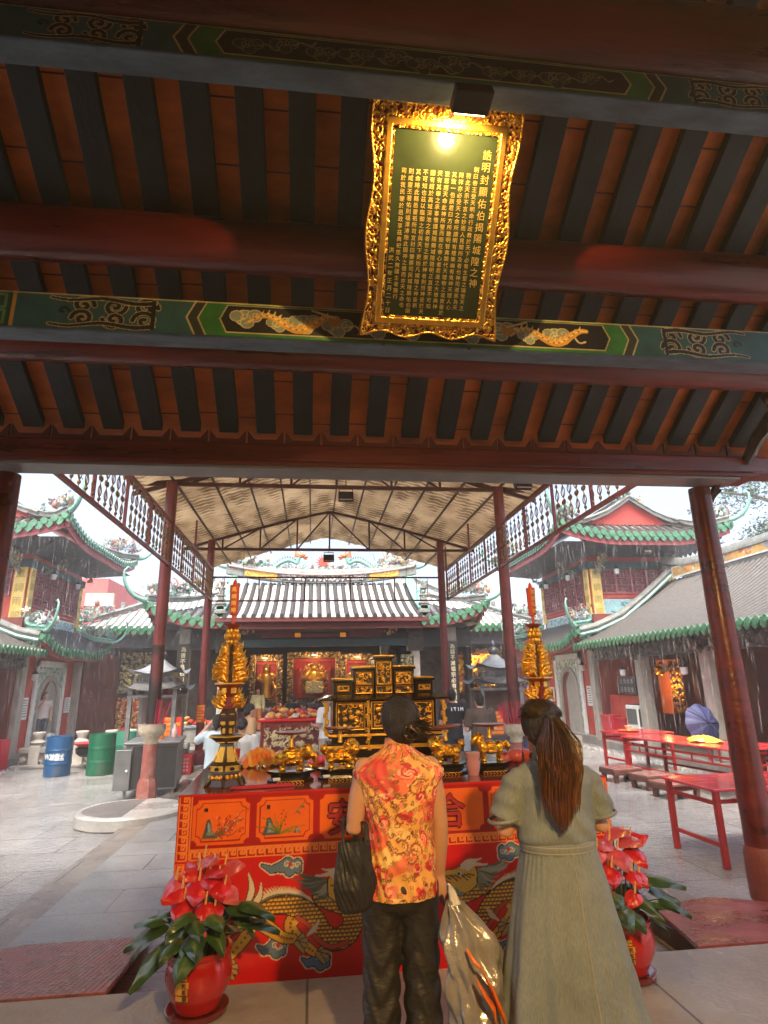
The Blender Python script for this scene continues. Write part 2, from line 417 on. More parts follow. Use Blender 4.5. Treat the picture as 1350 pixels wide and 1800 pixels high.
M['carved'] = amat('gilded carving', .32, .9, .1, 90, .2, 12)
M['gold_paint'] = mat('gold paint lettering', (.75, .5, .14), .35, .6, .1, 8, 0)
M['black_lacquer'] = mat('black lacquer', (.012, .008, .006), .22, 0, .3, 5, .05, 40, coat=.4)
M['plaque_green'] = mat('dark green lacquer', (.020,.028,.012), .2, 0, .25, 4, .03, 30); M['plaque_green'].node_tree.nodes['Principled BSDF'].inputs['Specular IOR Level'].default_value = .22
M['black_metal'] = mat('black metal', (.012, .012, .013), .45, .3, .2, 5, .05, 50)
M['gold_stroke'] = (.62, .45, .16)

hall = thing('entrance_hall', 'dark timber hall we stand in, striped rafter ceiling and red beams overhead', 'hall', (.6, 5.5, 0))
SL = .62
def zc(y): return 3.95+SL*(5.3-y)
# ceiling boards: one sheet each slope, ridge above Y=0
mb = MB()
x0, x1, ye, yr = -7.2, 5.3, 5.55, 0.3
th = .05
for k in range(24):
    xa = x0+(x1-x0)*k/24; xb = x0+(x1-x0)*(k+1)/24
    mb.add([(xa,ye,zc(ye)+.10),(xb,ye,zc(ye)+.10),(xb,yr,zc(yr)+.10),(xa,yr,zc(yr)+.10)], [(0,3,2,1)])
mb.add([(x0,ye,zc(ye)+.2),(x1,ye,zc(ye)+.2),(x1,yr,zc(yr)+.2),(x0,yr,zc(yr)+.2)], [(0,1,2,3)])
mb.add([(x0,yr,zc(yr)+.1),(x1,yr,zc(yr)+.1),(x1,-5,zc(yr)+.1-SL*5.3),(x0,-5,zc(yr)+.1-SL*5.3)], [(0,3,2,1)])
mb.add([(x0,yr,zc(yr)+.2),(x1,yr,zc(yr)+.2),(x1,-5,zc(yr)+.2-SL*5.3),(x0,-5,zc(yr)+.2-SL*5.3)], [(0,1,2,3)])
mb.b2(x1-.02, x1+.05, -5, .3, 3.3, 3.4)
nlin = len(mb.f)
# joints between lining tiles (thin proud laps)
rg = random.Random(3)
sp = .3505; xs0 = -1.17-sp*16
rw = .182
for k in range(33):
    x = xs0+sp*k
    if not (x0 < x < x1-.1): continue
    y = .6
    while y < 5.3:
        yy = y+rg.uniform(-.05,.05)
        if rg.random() < .35: y += .36; continue
        mb.add([(x+rw/2,yy,zc(yy)+.097),(x+sp-rw/2,yy,zc(yy)+.097),(x+sp-rw/2,yy+.007,zc(yy+.007)+.092),(x+rw/2,yy+.007,zc(yy+.007)+.092)], [(0,3,2,1)])
        y += .36
cl_ = mb.build('ceiling_lining', M['roof_board'], hall, 0); cl_.data.materials.append(M['red_board'])
for q_ in cl_.data.polygons:
    if q_.index >= nlin: q_.material_index = 1
for k in range(33):
    x = xs0+sp*k
    if not (x0 < x < x1-.1): continue
    MB().add([(x-rw/2,ye-.2,zc(ye-.2)+.1),(x+rw/2,ye-.2,zc(ye-.2)+.1),(x+rw/2,yr,zc(yr)+.1),(x-rw/2,yr,zc(yr)+.1),
              (x-rw/2,ye-.2,zc(ye-.2)+.01),(x+rw/2,ye-.2,zc(ye-.2)+.01),(x+rw/2,yr,zc(yr)+.01),(x-rw/2,yr,zc(yr)+.01)],
             [(4,5,6,7)[::-1],(0,1,2,3),(0,4,5,1),(1,5,6,2),(3,2,6,7),(0,3,7,4)]).build('rafter', M['rafter'], hall, 0, bevel=.006)
def log(y, z, r, n=28, xa=-7.2, xb=5.2):
    return MB().tube([(xa,y,z),(xb,y,z)], r, n).build('purlin', M['red_lacquer'], hall, 60)
log(4.42, 4.26, .155); log(3.68, 4.67, .185); log(2.55, 5.34, .285); log(1.1, 6.15, .25)
# eave beam, board between rafters and the flashing under it
mb = MB(); mb.b2(x0, 5.25, 5.24, 5.5, 3.60, 3.80); mb.build('eave_beam', M['red_lacquer'], hall, 35, bevel=.03)
MB().b2(x0, 4.5, 5.2, 5.52, 3.555, 3.597).build('eave_beam_ledge', M['red_board'], hall, 0, bevel=.008)
MB().b2(x0, 4.3, 5.22, 5.5, 3.53, 3.553).build('flashing', M['grey_soffit'], hall, 0)
mb = MB()
for k in range(33):
    x = xs0+sp*k
    if x0 < x < x1-.3:
        pts = [(x-sp/2+.01, 0), (x+sp/2-.01, 0), (x+sp/2-.01, .14), (x+rw/2+.01, .05), (x-rw/2-.01, .05), (x-sp/2+.01, .14)]
        mb.prism(pts, .03, ((1,0,0),(0,0,1)), (0, 5.3, 3.80))
mb.build('eave_board', M['red_board'], hall, 0)
# painted tie beams: face and soffit
def cloud_run(p, xa, xb, y0, y1, line, fill, seed):
    rg = random.Random(seed); H = y1-y0; x = xa
    while x < xb-H*.4:
        r = H*rg.uniform(.2,.3); cy = y0+H*rg.uniform(.36,.64)
        for (dx, dy, rr) in ((0,0,1),(r*1.1,r*.3,.8),(-r*.9,r*.2,.7),(r*.3,-r*.7,.7)):
            p.disc((x+dx, cy+dy), r*rr*1.12, line); p.disc((x+dx, cy+dy), r*rr*.98, fill)
        p.stroke(spiral((x,cy), r*.8, 1.2, rg.uniform(0,6), rg.choice((1,-1)), 14), H*.014, line)
        p.stroke(spiral((x+r*1.1,cy+r*.3), r*.55, 1.1, rg.uniform(0,6), 1, 12), H*.014, line)
        p.stroke(wavy((x+r*1.5,cy), (x+r*4,cy+H*rg.uniform(-.25,.25)), H*.1, 1, 14), H*.03, line)
        x += r*rg.uniform(3.4,4.6)
def motif(p, xc, yc, L, H, s, line, dark):
    for dx, r, d in ((-.42,.3,1),(-.1,.27,-1),(.22,.26,1)):
        for sy in (1,-1):
            p.stroke(spiral((xc+s*dx*L, yc+sy*H*.2), r*H, 1.25, pi/2*(1-sy), d*sy, 20), H*.075, line)
            p.stroke(spiral((xc+s*dx*L, yc+sy*H*.2), r*H, 1.25, pi/2*(1-sy), d*sy, 20), H*.055, dark)
    for sy in (1,-1):
        q = wavy((xc-s*.5*L, yc+sy*H*.36), (xc+s*.55*L, yc+sy*H*.4), H*.05, 1.5, 24)
        p.stroke(q, np.linspace(H*.085, H*.05, 24), line); p.stroke(q, np.linspace(H*.065, H*.03, 24), dark)
    p.stroke([(xc-s*.5*L, yc-H*.42), (xc-s*.5*L, yc+H*.42)], H*.05, dark)
    p.stroke(spiral((xc+s*.42*L, yc), H*.14, .8, 0, 1, 14), H*.035, dark)
def painted_beam(y, z0, z1, depth, xc, scale, label_dragon):
    H = z1-z0; xa, xb = -5.2, 5.2; p = Paint(xb-xa, H, .0048, (.03,.105,.092))
    line = (.55,.42,.16); dark = (.012,.010,.010); green = (.035,.17,.03)
    u0 = xc-xa; hw = 1.52*scale
    p.rect(u0-hw-.2, u0+hw+.2, 0, H, (.03,.10,.088))
    for s in (1,-1):
        e = u0+s*hw
        for off, c in ((.0, line), (.012, (.03,.035,.02)), (.075, line), (.085, green)):
            p.poly([(u0, -.1), (e-s*off, -.1), (e+s*(.1-off), H/2), (e-s*off, H+.1), (u0, H+.1)], c)
    ia, ib = u0-hw+.17, u0+hw-.17
    p.poly([(ia-.05,H/2),(ia,H*.1),(ib,H*.1),(ib+.05,H/2),(ib,H*.93),(ia,H*.93)], line)
    p.poly([(ia-.038,H/2),(ia+.005,H*.13),(ib-.005,H*.13),(ib+.038,H/2),(ib-.005,H*.9),(ia+.005,H*.9)], dark)
    cloud_run(p, ia+.12, ib-.08, H*.1, H*.92, (.72,.58,.26) if label_dragon else (.26,.24,.10), (.26,.28,.17) if label_dragon else (.03,.03,.02), 5 if label_dragon else 9)
    if label_dragon:
        for s in (-1, 1):
            c0 = u0+s*.92
            q = wavy((c0-.28,H*.45), (c0+.3,H*.5), H*.2, 1.3, 30)
            p.stroke(q, np.concatenate([np.linspace(H*.05,H*.13,20), np.linspace(H*.13,H*.06,10)]), (.72,.33,.04))
            p.stroke(q, H*.025, (.85,.6,.2))
            for kk in range(2,28,2): p.stroke([q[kk],(q[kk][0]+H*.06,q[kk][1]+H*.17)],[H*.035,H*.008],(.8,.55,.15)); p.disc(q[kk],H*.03,(.35,.12,.02)); p.disc((c0-s*.3, H*.6), H*.17, (.55,.25,.04)); p.stroke([(c0-s*.3,H*.7),(c0-s*.15,H*.88)], H*.03, (.75,.5,.15))
    for s in (1,-1):
        motif(p, u0+s*(hw+.62*scale), H*.5, .62*scale, H*.95, s, line, dark)
        fx = u0+s*(hw+1.2*scale)
        a, b = sorted((fx, fx+s*.26))
        p.rect(a-.02, b+.02, 0, H, (.5,.26,.05)); p.rect(a, b, 0, H, (.02,.07,.03))
        fret(p, a+.02, b-.02, H*.05, H*.95, 2, (.12,.25,.08), H*.035, vert=True)
        c = (fx+s*.52, H*.55); p.rect(*sorted((b if s>0 else a, (b if s>0 else a)+s*1.5)), 0, H, (.06,.045,.02))
        p.disc(c, .2, line, ry=H*.42); p.disc(c, .185, (.05,.02,.012), ry=H*.385)
        for k in range(5): p.stroke(spiral((c[0]+.1*cos(k*1.26), c[1]+H*.2*sin(k*1.26)), H*.12, 1, k, 1, 10), H*.03, (.35,.25,.1))
    p.rect(0, p.w, H*.96, H, line)
    bm = MB().b2(xa-2, xb, y-depth/2, y+depth/2, z0, z1).build('tie_beam', M['beam_soffit'], hall, 0, bevel=.012)
    p.mesh('painted_face', M['paint_beam'], bm, (xa, y-depth/2-.004, z0+.012), (1,0,0), (0,0,(H-.02)/H), local=False)
painted_beam(3.68, 3.865, 4.145, .16, .74, 1.0, True)
painted_beam(2.52, 4.83, 5.06, .15, .62, .86, False)
# carved bracket at the right end of the eave bay
p = Paint(.5, .45, .012); carve(p, 8, .1); p.H *= ((p.U-.28)**2/.06+(p.W-.24)**2/.045 < 1)
p.C[:] = np.where(p.H[...,None] > .5, (.42,.2,.05), (.014,.013,.013))
p.mesh('carved_bracket', M['paint_beam'], hall, (4.22, 4.70, 3.96), (1,0,0), (0,0,1), .08, ((p.U-.28)**2/.07+(p.W-.24)**2/.05 < 1), local=False)
MB().tube([(4.46,4.8,4.05),(4.44,5.05,3.92),(4.42,5.24,3.74)], [.09,.07,.05], 10).build('bracket_arm', M['black_lacquer'], hall)
MB().bar((4.16,5.3,3.62),(4.22,5.62,3.42),.05).bar((4.22,5.62,3.42),(4.36,5.62,3.55),.03).build('bracket_hook', M['black_metal'], hall)
# two round columns of the front, with stone-like red plinth
for x in (-2.82, 4.06):
    c = MB().tube([(x,5.55,0.12),(x,5.55,1.5),(x,5.55,3.53)], [.128,.122,.105], 28).build('column', M['red_lacquer'], hall, 60)
    MB().lathe([(.15,-.3),(.155,-.1),(.15,.08),(.132,.13)], (x,5.55,0), 28).build('plinth', mat('red painted stone', (.22,.05,.035), .5, 0, .3, 8, .3, 40), c)
# rear of the hall: wall, side posts
MB().b2(-7.2, 5.3, -5.2, -5, 0, 4.4).build('back_wall', mat('dark red wall', (.16,.03,.02), .7), hall, 0)
for x in (-7.1, 5.2):
    MB().b2(x-.1, x+.1, -5, 0.2, 0, 6.6).build('side_wall', MATS['dark red wall'], hall, 0)

# ---------------------------------------------------------------- the tilted inscribed plaque
pt, pb = Vector((.77, 2.66, 4.96)), Vector((.753, 3.50, 3.86))
up = (pt-pb); PH = up.length; up.normalize(); ux = Vector((1,0,0)); PW = .965
nrm = ux.cross(up)     # faces down towards the floor and the camera
pl = thing('inscribed_plaque', 'gilt framed black green board of gold writing, tilted down between two painted beams', 'plaque', pb)
o0 = pb-ux*PW/2
ex = .13
p = Paint(PW, PH, .0042)
def edge(t): return .022*abs(sin(pi*t*3.0))+.012*sin(pi*t*7)
carve(p, 21, .05); carve(p, 22, .036)
outer = (p.U > .03-.017*np.cos(2*pi*p.W/PH*2.2)) & (p.U < PW-.03+.017*np.cos(2*pi*p.W/PH*2.2)) & (p.W > .026-.018*np.cos(2*pi*p.U/PW*3)) & (p.W < PH-.012)
inner = (p.U > ex) & (p.U < PW-ex) & (p.W > ex*.9) & (p.W < PH-ex)
d = np.minimum(np.minimum(p.U, PW-p.U), np.minimum(p.W, PH-p.W))
din = np.maximum(np.maximum(ex-p.U, p.U-(PW-ex)), np.maximum(ex*.9-p.W, p.W-(PH-ex)))
p.H = np.where((din < .018) & (din > -.02), 1., p.H)
oe = outer.copy()
for sh in range(1, 4):
    oe &= np.roll(outer, sh, 0) & np.roll(outer, -sh, 0) & np.roll(outer, sh, 1) & np.roll(outer, -sh, 1)
p.H = np.where(outer & ~oe, .9, p.H)
mt = gilded(p, (.16,.010,.006), (.86,.46,.07), .1, .42)
rg2 = np.random.RandomState(4)
p.mesh('carved_frame', M['carved'], pl, tuple(o0-nrm*.0), tuple(ux), tuple(up), .035, outer & ~((p.U > ex+.035) & (p.U < PW-ex-.035) & (p.W > ex*.9+.035) & (p.W < PH-ex-.035)), mt, local=False)
# frame body (thickness), same wavy outline
N_ = 90
ol = []
for k in range(N_): t = k/N_*PW; ol.append((t, .026-.018*cos(2*pi*t/PW*3)))
for k in range(N_): t = k/N_*PH; ol.append((PW-.03+.017*cos(2*pi*t/PH*2.2), max(.006,min(PH-.012,t))))
for k in range(N_): t = PW-k/N_*PW; ol.append((t, PH-.012))
for k in range(N_): t = PH-k/N_*PH; ol.append((.03-.017*cos(2*pi*t/PH*2.2), max(.006,min(PH-.012,t))))
MB().prism(ol, .05, (ux, up), o0-nrm*.004).build('frame_body', mat('red lacquer edge', (.3,.02,.012), .4), pl, 0)
p = Paint(PW-2*ex+.07, PH-1.9*ex+.07, .004); w_, h_ = p.w, p.h
p.H[:] = .25
for (a, b, c, d_, n, vt) in ((.006,w_-.006,.006,.034,30,False),(.006,w_-.006,h_-.034,h_-.006,30,False),(.006,.034,.03,h_-.03,46,True),(w_-.034,w_-.006,.03,h_-.03,46,True)):
    fret(p, a, b, c, d_, n, None, .0042, vt, 1.)
e_ = np.minimum(np.minimum(p.U, w_-p.U), np.minimum(p.W, h_-p.W)); p.H = np.where((e_ < .005) | ((e_ > .036) & (e_ < .042)), 1., p.H)
mt = gilded(p, (.20,.08,.01), (.88,.5,.1), .3, .8)
p.mesh('fret_border', M['carved'], pl, tuple(o0+ux*(ex-.035)+up*(ex*.9-.035)+nrm*.004), tuple(ux), tuple(up), .008, e_ < .046, mt*.7+.3, local=False)
bd = MB().prism([(ex-.01,ex*.9-.01),(PW-ex+.01,ex*.9-.01),(PW-ex+.01,PH-ex+.01),(ex-.01,PH-ex+.01)], .004, (ux, up), o0+nrm*.003).build('board', M['plaque_green'], pl, 0)
mb = MB(); bw, bh = PW-2*ex, PH-1.9*ex
for i, colt in enumerate(PLAQUE):
    if i == 0: cx, top, st, sz = bw-.085, bh-.135, .0675, .058
    elif i == 12: cx, top, st, sz = bw-.085-.0455*12-.012, .43, .046, .036
    else:
        cx, top, st, sz = bw-.098-.0455*i, bh-.255, .0372, .033
        if i == 1: top += .037
        st = min(.0372, (top-.03)/max(1, len(colt)-1)) if i < 11 else .0385
    letters(mb, colt, o0+ux*(ex+cx)+up*(ex*.9+top)+nrm*.0075, sz, st, ux, up, True, .0)
mb.build('inscription', M['gold_paint'], bd, 0)
for a_, b_ in ((pt+Vector((-.36,.06,.02)), pt+Vector((-.36,-.02,.2))), (pt+Vector((.36,.06,.02)), pt+Vector((.36,-.02,.2))), (pb+Vector((-.3,.03,-.03)), pb+Vector((-.3,.1,.03))), (pb+Vector((.3,.03,-.03)), pb+Vector((.3,.1,.03)))):
    MB().bar(a_, b_, .02).build('hanging_hook', M['black_metal'], pl, 0)
# lamp hung from the upper beam in front of the plaque, its mouth turned to the board
lampc = Vector((.83, 2.43, 4.70))
lt = thing('plaque_lamp', 'black box lamp hung from upper beam, shining onto the gilt plaque', 'lamp', lampc)
mb = MB(); LD = (Vector((.76, 3.25, 4.42))-lampc).normalized(); mb.box(lampc, (.21,.12,.10), Matrix((ux, LD, ux.cross(LD))).transposed()); mb.build('lamp_housing', M['black_metal'], lt, 0, bevel=.008)
MB().bar(lampc+Vector((0,.0,.03)), lampc+Vector((0,.03,.12)), .03).build('lamp_bracket', M['black_metal'], lt, 0)
MB().prism([(-.085,-.042),(.085,-.042),(.085,.042),(-.085,.042)], .004, (ux, LD.cross(ux)), lampc+LD*.064).build('lamp_glass', mat('lit lamp glass', (1,.8,.5), .3, emit=((1,.62,.22), 12)), lt, 0)
al = bpy.data.lights.new('plaque_lamp_light', 'SPOT'); al.energy = 24; al.color = (1,.66,.26); al.spot_size = R(150); al.spot_blend = .35; al.shadow_soft_size = .012
ao = bpy.data.objects.new('lamp_light', al); COL.objects.link(ao); ao.parent = lt
ao.location = LD*.09; ao.rotation_euler = (-LD).to_track_quat('Z','Y').to_euler()
# assumed shaded pendant lamp behind the viewer, unseen, added to light women and cloth
hl = thing('assumed_pendant_lamp', 'assumed warm shaded pendant lamp hung unseen in the hall above and behind the viewer', 'lamp', (.9, -.7, 3.2))
MB().lathe([(.03,.16),(.05,.15),(.08,.08),(.26,-.06),(.255,-.065),(.07,.07),(.0,.1)], (.9,-.7,3.2), 28, cap=False).build('lamp_shade', M['black_metal'], hl)
MB().ell((.9,-.7,3.2), .05, 14, 10).build('bulb', mat('lit warm bulb', (1,.8,.5), .3, emit=((1,.62,.22), 8)), hl)
MB().cyl((.9,-.7,3.35),(.9,-.7,5.9),.008,None,6).build('lamp_cord', M['black_metal'], hl)
ll = bpy.data.lights.new('assumed_pendant_light', 'SPOT'); ll.energy = 225; ll.color = (1,.60,.22); ll.shadow_soft_size = .08; ll.spot_size = R(100); ll.spot_blend = .5  # added warm spot, aimed at the women and the table front
lo_ = bpy.data.objects.new('assumed_pendant_light', ll); COL.objects.link(lo_); lo_.parent = hl; lo_.location = (0,0,-.07); lo_.rotation_euler = (-V(0,3.9,-2.7)).to_track_quat('Z','Y').to_euler()
# ---------------------------------------------------------------- ground
WZ, GZ = -.28, -.38
M['wet_court'] = wetmat('wet courtyard granite', (.17,.172,.17), (.36,.36,.355), .8, .05, .24, (1.6,.8), .62, 16)
M['wet_walk'] = wetmat('wet walkway granite', (.15,.152,.15), (.32,.32,.315), 1.1, .05, .22, (1.3,.62), .25, 30)
M['hall_floor'] = wetmat('granite hall floor', (.20,.175,.15), (.36,.33,.29), 1.4, .25, .6, (1.9,1.05), .15, 40)
def slab(name, x0, x1, y0, y1, z0, z1, m, cut=.5):
    nx, ny = max(1,int((x1-x0)/cut)), max(1,int((y1-y0)/cut))
    o = MB().b2(x0,x1,y0,y1,z0,z1).build(name, m, None, 0); return tag(o, kind='structure')
g = MB().add([(-300,-100,GZ),(300,-100,GZ),(300,500,GZ),(-300,500,GZ)], [(0,1,2,3)]).build('courtyard_ground', M['wet_court'], None, 0); tag(g, kind='structure')
slab('hall_floor', -7.2, 4.8, -6, 4.0, -.6, 0, M['hall_floor'])
tag(MB().b2(-2.3,3.16,4.004,26,-.6,WZ).build('walkway', M['wet_walk'], None, 0), kind='structure')
for xa, xb, nm in ((-2.68,-2.33,'kerb'),(3.19,3.5,'kerb')):
    tag(MB().b2(xa,xb,4.004,26,-.6,WZ-.035).build(nm, wetmat('wet kerb granite '+nm, (.13,.112,.095), (.27,.24,.205), 1.5, .08, .4, (1.1,.9), .25, 30), None, 0, bevel=.012), kind='structure')
# ramps of red ribbed sheet on timber wedges
M['ribbed'] = None
def ribbed():
    m = mat('red ribbed rubber', (.23,.075,.075), .3, 0, .35, 6, 0, rvar=.15)
    nt = m.node_tree; b = nt.nodes['Principled BSDF']; tc = nt.nodes.new('ShaderNodeTexCoord')
    wv = nt.nodes.new('ShaderNodeTexWave'); wv.inputs['Scale'].default_value = 9; wv.bands_direction = 'X'; wv.inputs['Distortion'].default_value = .3
    w2 = nt.nodes.new('ShaderNodeTexWave'); w2.inputs['Scale'].default_value = 9; w2.bands_direction = 'Y'
    ad = nt.nodes.new('ShaderNodeMath'); ad.operation = 'MULTIPLY'
    lk(nt, tc.outputs['Object'], wv.inputs[0]); lk(nt, tc.outputs['Object'], w2.inputs[0]); lk(nt, wv.outputs['Fac'], ad.inputs[0]); lk(nt, w2.outputs['Fac'], ad.inputs[1])
    bp = nt.nodes.new('ShaderNodeBump'); bp.inputs['Strength'].default_value = .8; bp.inputs['Distance'].default_value = .012
    lk(nt, ad.outputs[0], bp.inputs['Height']); lk(nt, bp.outputs[0], b.inputs['Normal'])
    return m
def ramp(label, front, back, m, edge):
    (a, b), (c, d) = front, back
    cx = (a[0]+b[0]+c[0]+d[0])/4; cy = (a[1]+c[1])/2
    t = thing('ramp_board', label, 'ramp', (cx, cy, WZ))
    tp = [(a[0],a[1],.012),(b[0],b[1],.012),(d[0],d[1],WZ+.035),(c[0],c[1],WZ+.035)]
    bt = [(x,y,z-.03) for x,y,z in tp]
    MB().add(tp+bt, [(0,1,2,3),(7,6,5,4),(0,4,5,1),(1,5,6,2),(2,6,7,3),(3,7,4,0)]).build('sheet', m, t, 0, bevel=.004)
    for f in (.12,.5,.88):
        mb = MB()
        x = a[0]+(b[0]-a[0])*f
        mb.add([(x-.03,a[1]+.05,-.035),(x+.03,a[1]+.05,-.035),(x+.03,a[1]+.05,WZ),(x-.03,a[1]+.05,WZ),(x-.03,c[1]-.08,WZ+.01),(x+.03,c[1]-.08,WZ+.01)], [(0,3,2,1),(0,1,5,4),(0,4,3),(1,2,5),(2,3,4,5)])
        mb.build('wedge', edge, t, 0)
    return t
dk = mat('dark wet timber', (.035,.022,.018), .5)
ramp('red rubber ramp with raised studs, left of the potted flowers', ((-3.3,4.012),(-1.1,4.012)), ((-2.15,5.5),(-1.21,5.5)), ribbed(), dk)
ramp('plain worn red board ramp, right of the table', ((2.4,4.012),(4.6,4.012)), ((2.9,5.46),(3.5,5.55)), mat('worn red board', (.24,.055,.05), .32, 0, .6, 3, .3, 14, rvar=.2), dk)
# round grooved stone pad at the kerb
pd = thing('stone_pad', 'low round grooved stone pad around the left incense pole', 'stone pad', (-2.75, 10.5, GZ))
mb = MB(); mb.lathe([(.78,0),(.8,.02),(.8,.16),(.77,.19),(.0,.19)], (-2.75,10.5,GZ), 56, cap=False); mb.build('pad', wetmat('wet pad granite', (.24,.235,.22), (.42,.41,.38), 2, .08, .35, None, .2, 30), pd)
mb = MB()
for k in range(-11, 12):
    y = 10.5+k*.065; L = sqrt(max(0, .7**2-(k*.065)**2))
    if L > .1: mb.b2(-2.75-L, -2.7, y-.012, y+.012, GZ+.188, GZ+.197)
mb.build('groove_rib', M['grey_soffit'], pd, 0)
# ---------------------------------------------------------------- steel canopy over the walkway
M['steel_red'] = mat('maroon painted steel', (.16,.035,.035), .4, .1, .3, 4, .15, 30, rvar=.1)
M['steel_dark'] = mat('dark maroon steel', (.055,.016,.015), .45, .1, .25, 5, .05, 40)
M['bronze'] = mat('bronze scrollwork', (.20,.13,.05), .4, .6, .4, 12, .1, 50)
M['incense_stone'] = mat('smoked stone', (.42,.37,.28), .7, 0, .35, 9, .35, 30)
def pvc():
    m = bpy.data.materials.new('beige sheet roofing'); m.use_nodes = True; nt = m.node_tree
    b = nt.nodes['Principled BSDF']; o = nt.nodes['Material Output']
    tc = nt.nodes.new('ShaderNodeTexCoord'); n = nt.nodes.new('ShaderNodeTexNoise'); n.inputs['Scale'].default_value = 1.3; n.inputs['Detail'].default_value = 7
    lk(nt, tc.outputs['Object'], n.inputs['Vector'])
    cr = nt.nodes.new('ShaderNodeValToRGB'); cr.color_ramp.elements[0].color = (.26,.17,.085,1); cr.color_ramp.elements[1].color = (.58,.44,.26,1); cr.color_ramp.elements[0].position = .3; cr.color_ramp.elements[1].position = .7
    lk(nt, n.outputs[0], cr.inputs[0]); lk(nt, cr.outputs[0], b.inputs['Base Color']); b.inputs['Roughness'].default_value = .5
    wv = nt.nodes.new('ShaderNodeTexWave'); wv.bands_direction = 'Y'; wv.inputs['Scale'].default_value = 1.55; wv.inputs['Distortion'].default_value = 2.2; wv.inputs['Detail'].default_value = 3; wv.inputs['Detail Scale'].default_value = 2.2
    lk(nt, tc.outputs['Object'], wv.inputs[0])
    r2 = nt.nodes.new('ShaderNodeValToRGB'); r2.color_ramp.elements[0].color = (.36,.32,.28,1); r2.color_ramp.elements[0].position = .05; r2.color_ramp.elements[1].color = (1,1,1,1); r2.color_ramp.elements[1].position = .38  # dark wavy bands: lap lines plus corrugation shade painted into the sheet colour
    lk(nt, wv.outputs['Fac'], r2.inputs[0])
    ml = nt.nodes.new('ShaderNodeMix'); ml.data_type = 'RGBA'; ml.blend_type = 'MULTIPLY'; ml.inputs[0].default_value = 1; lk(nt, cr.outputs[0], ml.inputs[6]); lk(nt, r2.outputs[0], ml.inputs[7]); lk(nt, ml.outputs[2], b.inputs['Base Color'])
    t = nt.nodes.new('ShaderNodeBsdfTranslucent'); lk(nt, ml.outputs[2], t.inputs[0])
    mx = nt.nodes.new('ShaderNodeMixShader'); mx.inputs[0].default_value = .22
    lk(nt, b.outputs[0], mx.inputs[1]); lk(nt, t.outputs[0], mx.inputs[2]); lk(nt, mx.outputs[0], o.inputs[0]); return m
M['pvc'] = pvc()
can = thing('metal_canopy', 'steel canopy on maroon poles with beige corrugated roof over the central walkway', 'canopy', (.45, 11.4, WZ))
AX, AZ, EX0, EX1, EZ = .44, 6.42, -3.5, 4.6, 5.32
def rz_(x):
    t = (AX-x)/(AX-EX0) if x < AX else (x-AX)/(EX1-AX)
    return AZ-(AZ-EZ)*(t**1.12)
xs = np.linspace(EX0, EX1, 90); ys = np.linspace(5.9, 20, 560)
XX, YY = np.meshgrid(xs, ys)
ZZ = np.vectorize(rz_)(xs)[None,:]+0*YY
st = (XX-EX0) % .27/.27
ZZ = ZZ+.024*np.sin(2*pi*(YY/.19)+1.3*np.sin(XX*8+.3*np.sin(YY*.7)))+.03*st
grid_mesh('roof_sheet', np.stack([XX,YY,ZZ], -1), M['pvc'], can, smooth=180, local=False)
for x in np.linspace(EX0+.1, EX1-.1, 13):
    MB().bar((x,5.9,rz_(x)-.06),(x,19.95,rz_(x)-.06),.035,.05).build('roof_purlin', M['steel_dark'], can, 0)
def truss(Y, zb):
    mb = MB(); xa, xb = EX0+.0, EX1-.0; n = 8
    t = bpy.data.objects.new('truss', None)
    px = np.linspace(xa, xb, n*2+1)
    px[8] = AX
    top = [Vector((x, Y, rz_(x)-.12)) for x in px]; bot = [Vector((x, Y, zb)) for x in px]
    mb.bar(bot[0], bot[-1], .07, .07)
    for i in range(len(px)-1): mb.bar(top[i], top[i+1], .07, .07)
    for i in range(0, len(px), 1):
        if i % 2 == 0 and top[i].z-zb > .05: mb.bar(bot[i], top[i], .045)
    for i in range(0, 8, 2): mb.bar(bot[i] if i else bot[0], top[i+2], .04); mb.bar(bot[16-i], top[14-i], .04)
    return mb.build('truss', M['steel_dark'], can, 0)
truss(16.3, 5.2); truss(11.4, 5.42); truss(6.3, 5.3)
def incense_bowl(mb, x, y, z): mb.lathe([(.10,-.34),(.13,-.3),(.12,-.24),(.2,-.17),(.235,-.09),(.225,-.03),(.24,0),(.2,.0),(.19,-.03),(.0,-.04)], (x,y,z), 28, cap=False)
POLES = [(-2.76,11.38,.98,True),(3.80,11.38,.82,True),(-2.78,16.3,0,False),(3.60,16.3,0,False)]
soot = mat('pole blackened by incense smoke', (.16,.035,.035), .5, .1, col2=(.02,.016,.016), vs=1.6, thr=(.36,.54), stretch=(1,1,.55))
for x, y, bz, inc in POLES:
    pb_ = MB().tube([(x,y,bz if inc else WZ),(x,y,3),(x,y,5.45)], .108 if inc else .1, 20).build('pole', M['steel_red'], can, 60)
    if inc:
        MB().tube([(x,y,bz+.02),(x,y,bz+.4),(x,y,bz+.8),(x,y,bz+1.35)], [.1115,.111,.1105,.1092], 20, cap=False).build('soot_band', soot, pb_, 60)
        mb = MB(); incense_bowl(mb, x, y, bz); mb.build('incense_bowl', M['incense_stone'], pb_, 60)
        mb = MB().lathe([(.125,WZ+.38),(.115,bz-.32)], (x,y,0), 20); mb.build('pedestal', mat('peeling red pedestal', (.24,.07,.055), .6, 0, .3, 6, .3, 30, col2=(.36,.2,.16), thr=(.45,.72)), pb_, 60)
        MB().lathe([(.17,WZ-.02),(.165,WZ+.3),(.13,WZ+.39)], (x,y,0), 8, rot0=.4).build('pedestal_foot', MATS['peeling red pedestal'], pb_, 20)
    else:
        MB().lathe([(.17,WZ),(.165,WZ+.25),(.12,WZ+.34)], (x,y,0), 8).build('pole_foot', M['steel_red'], pb_, 20)
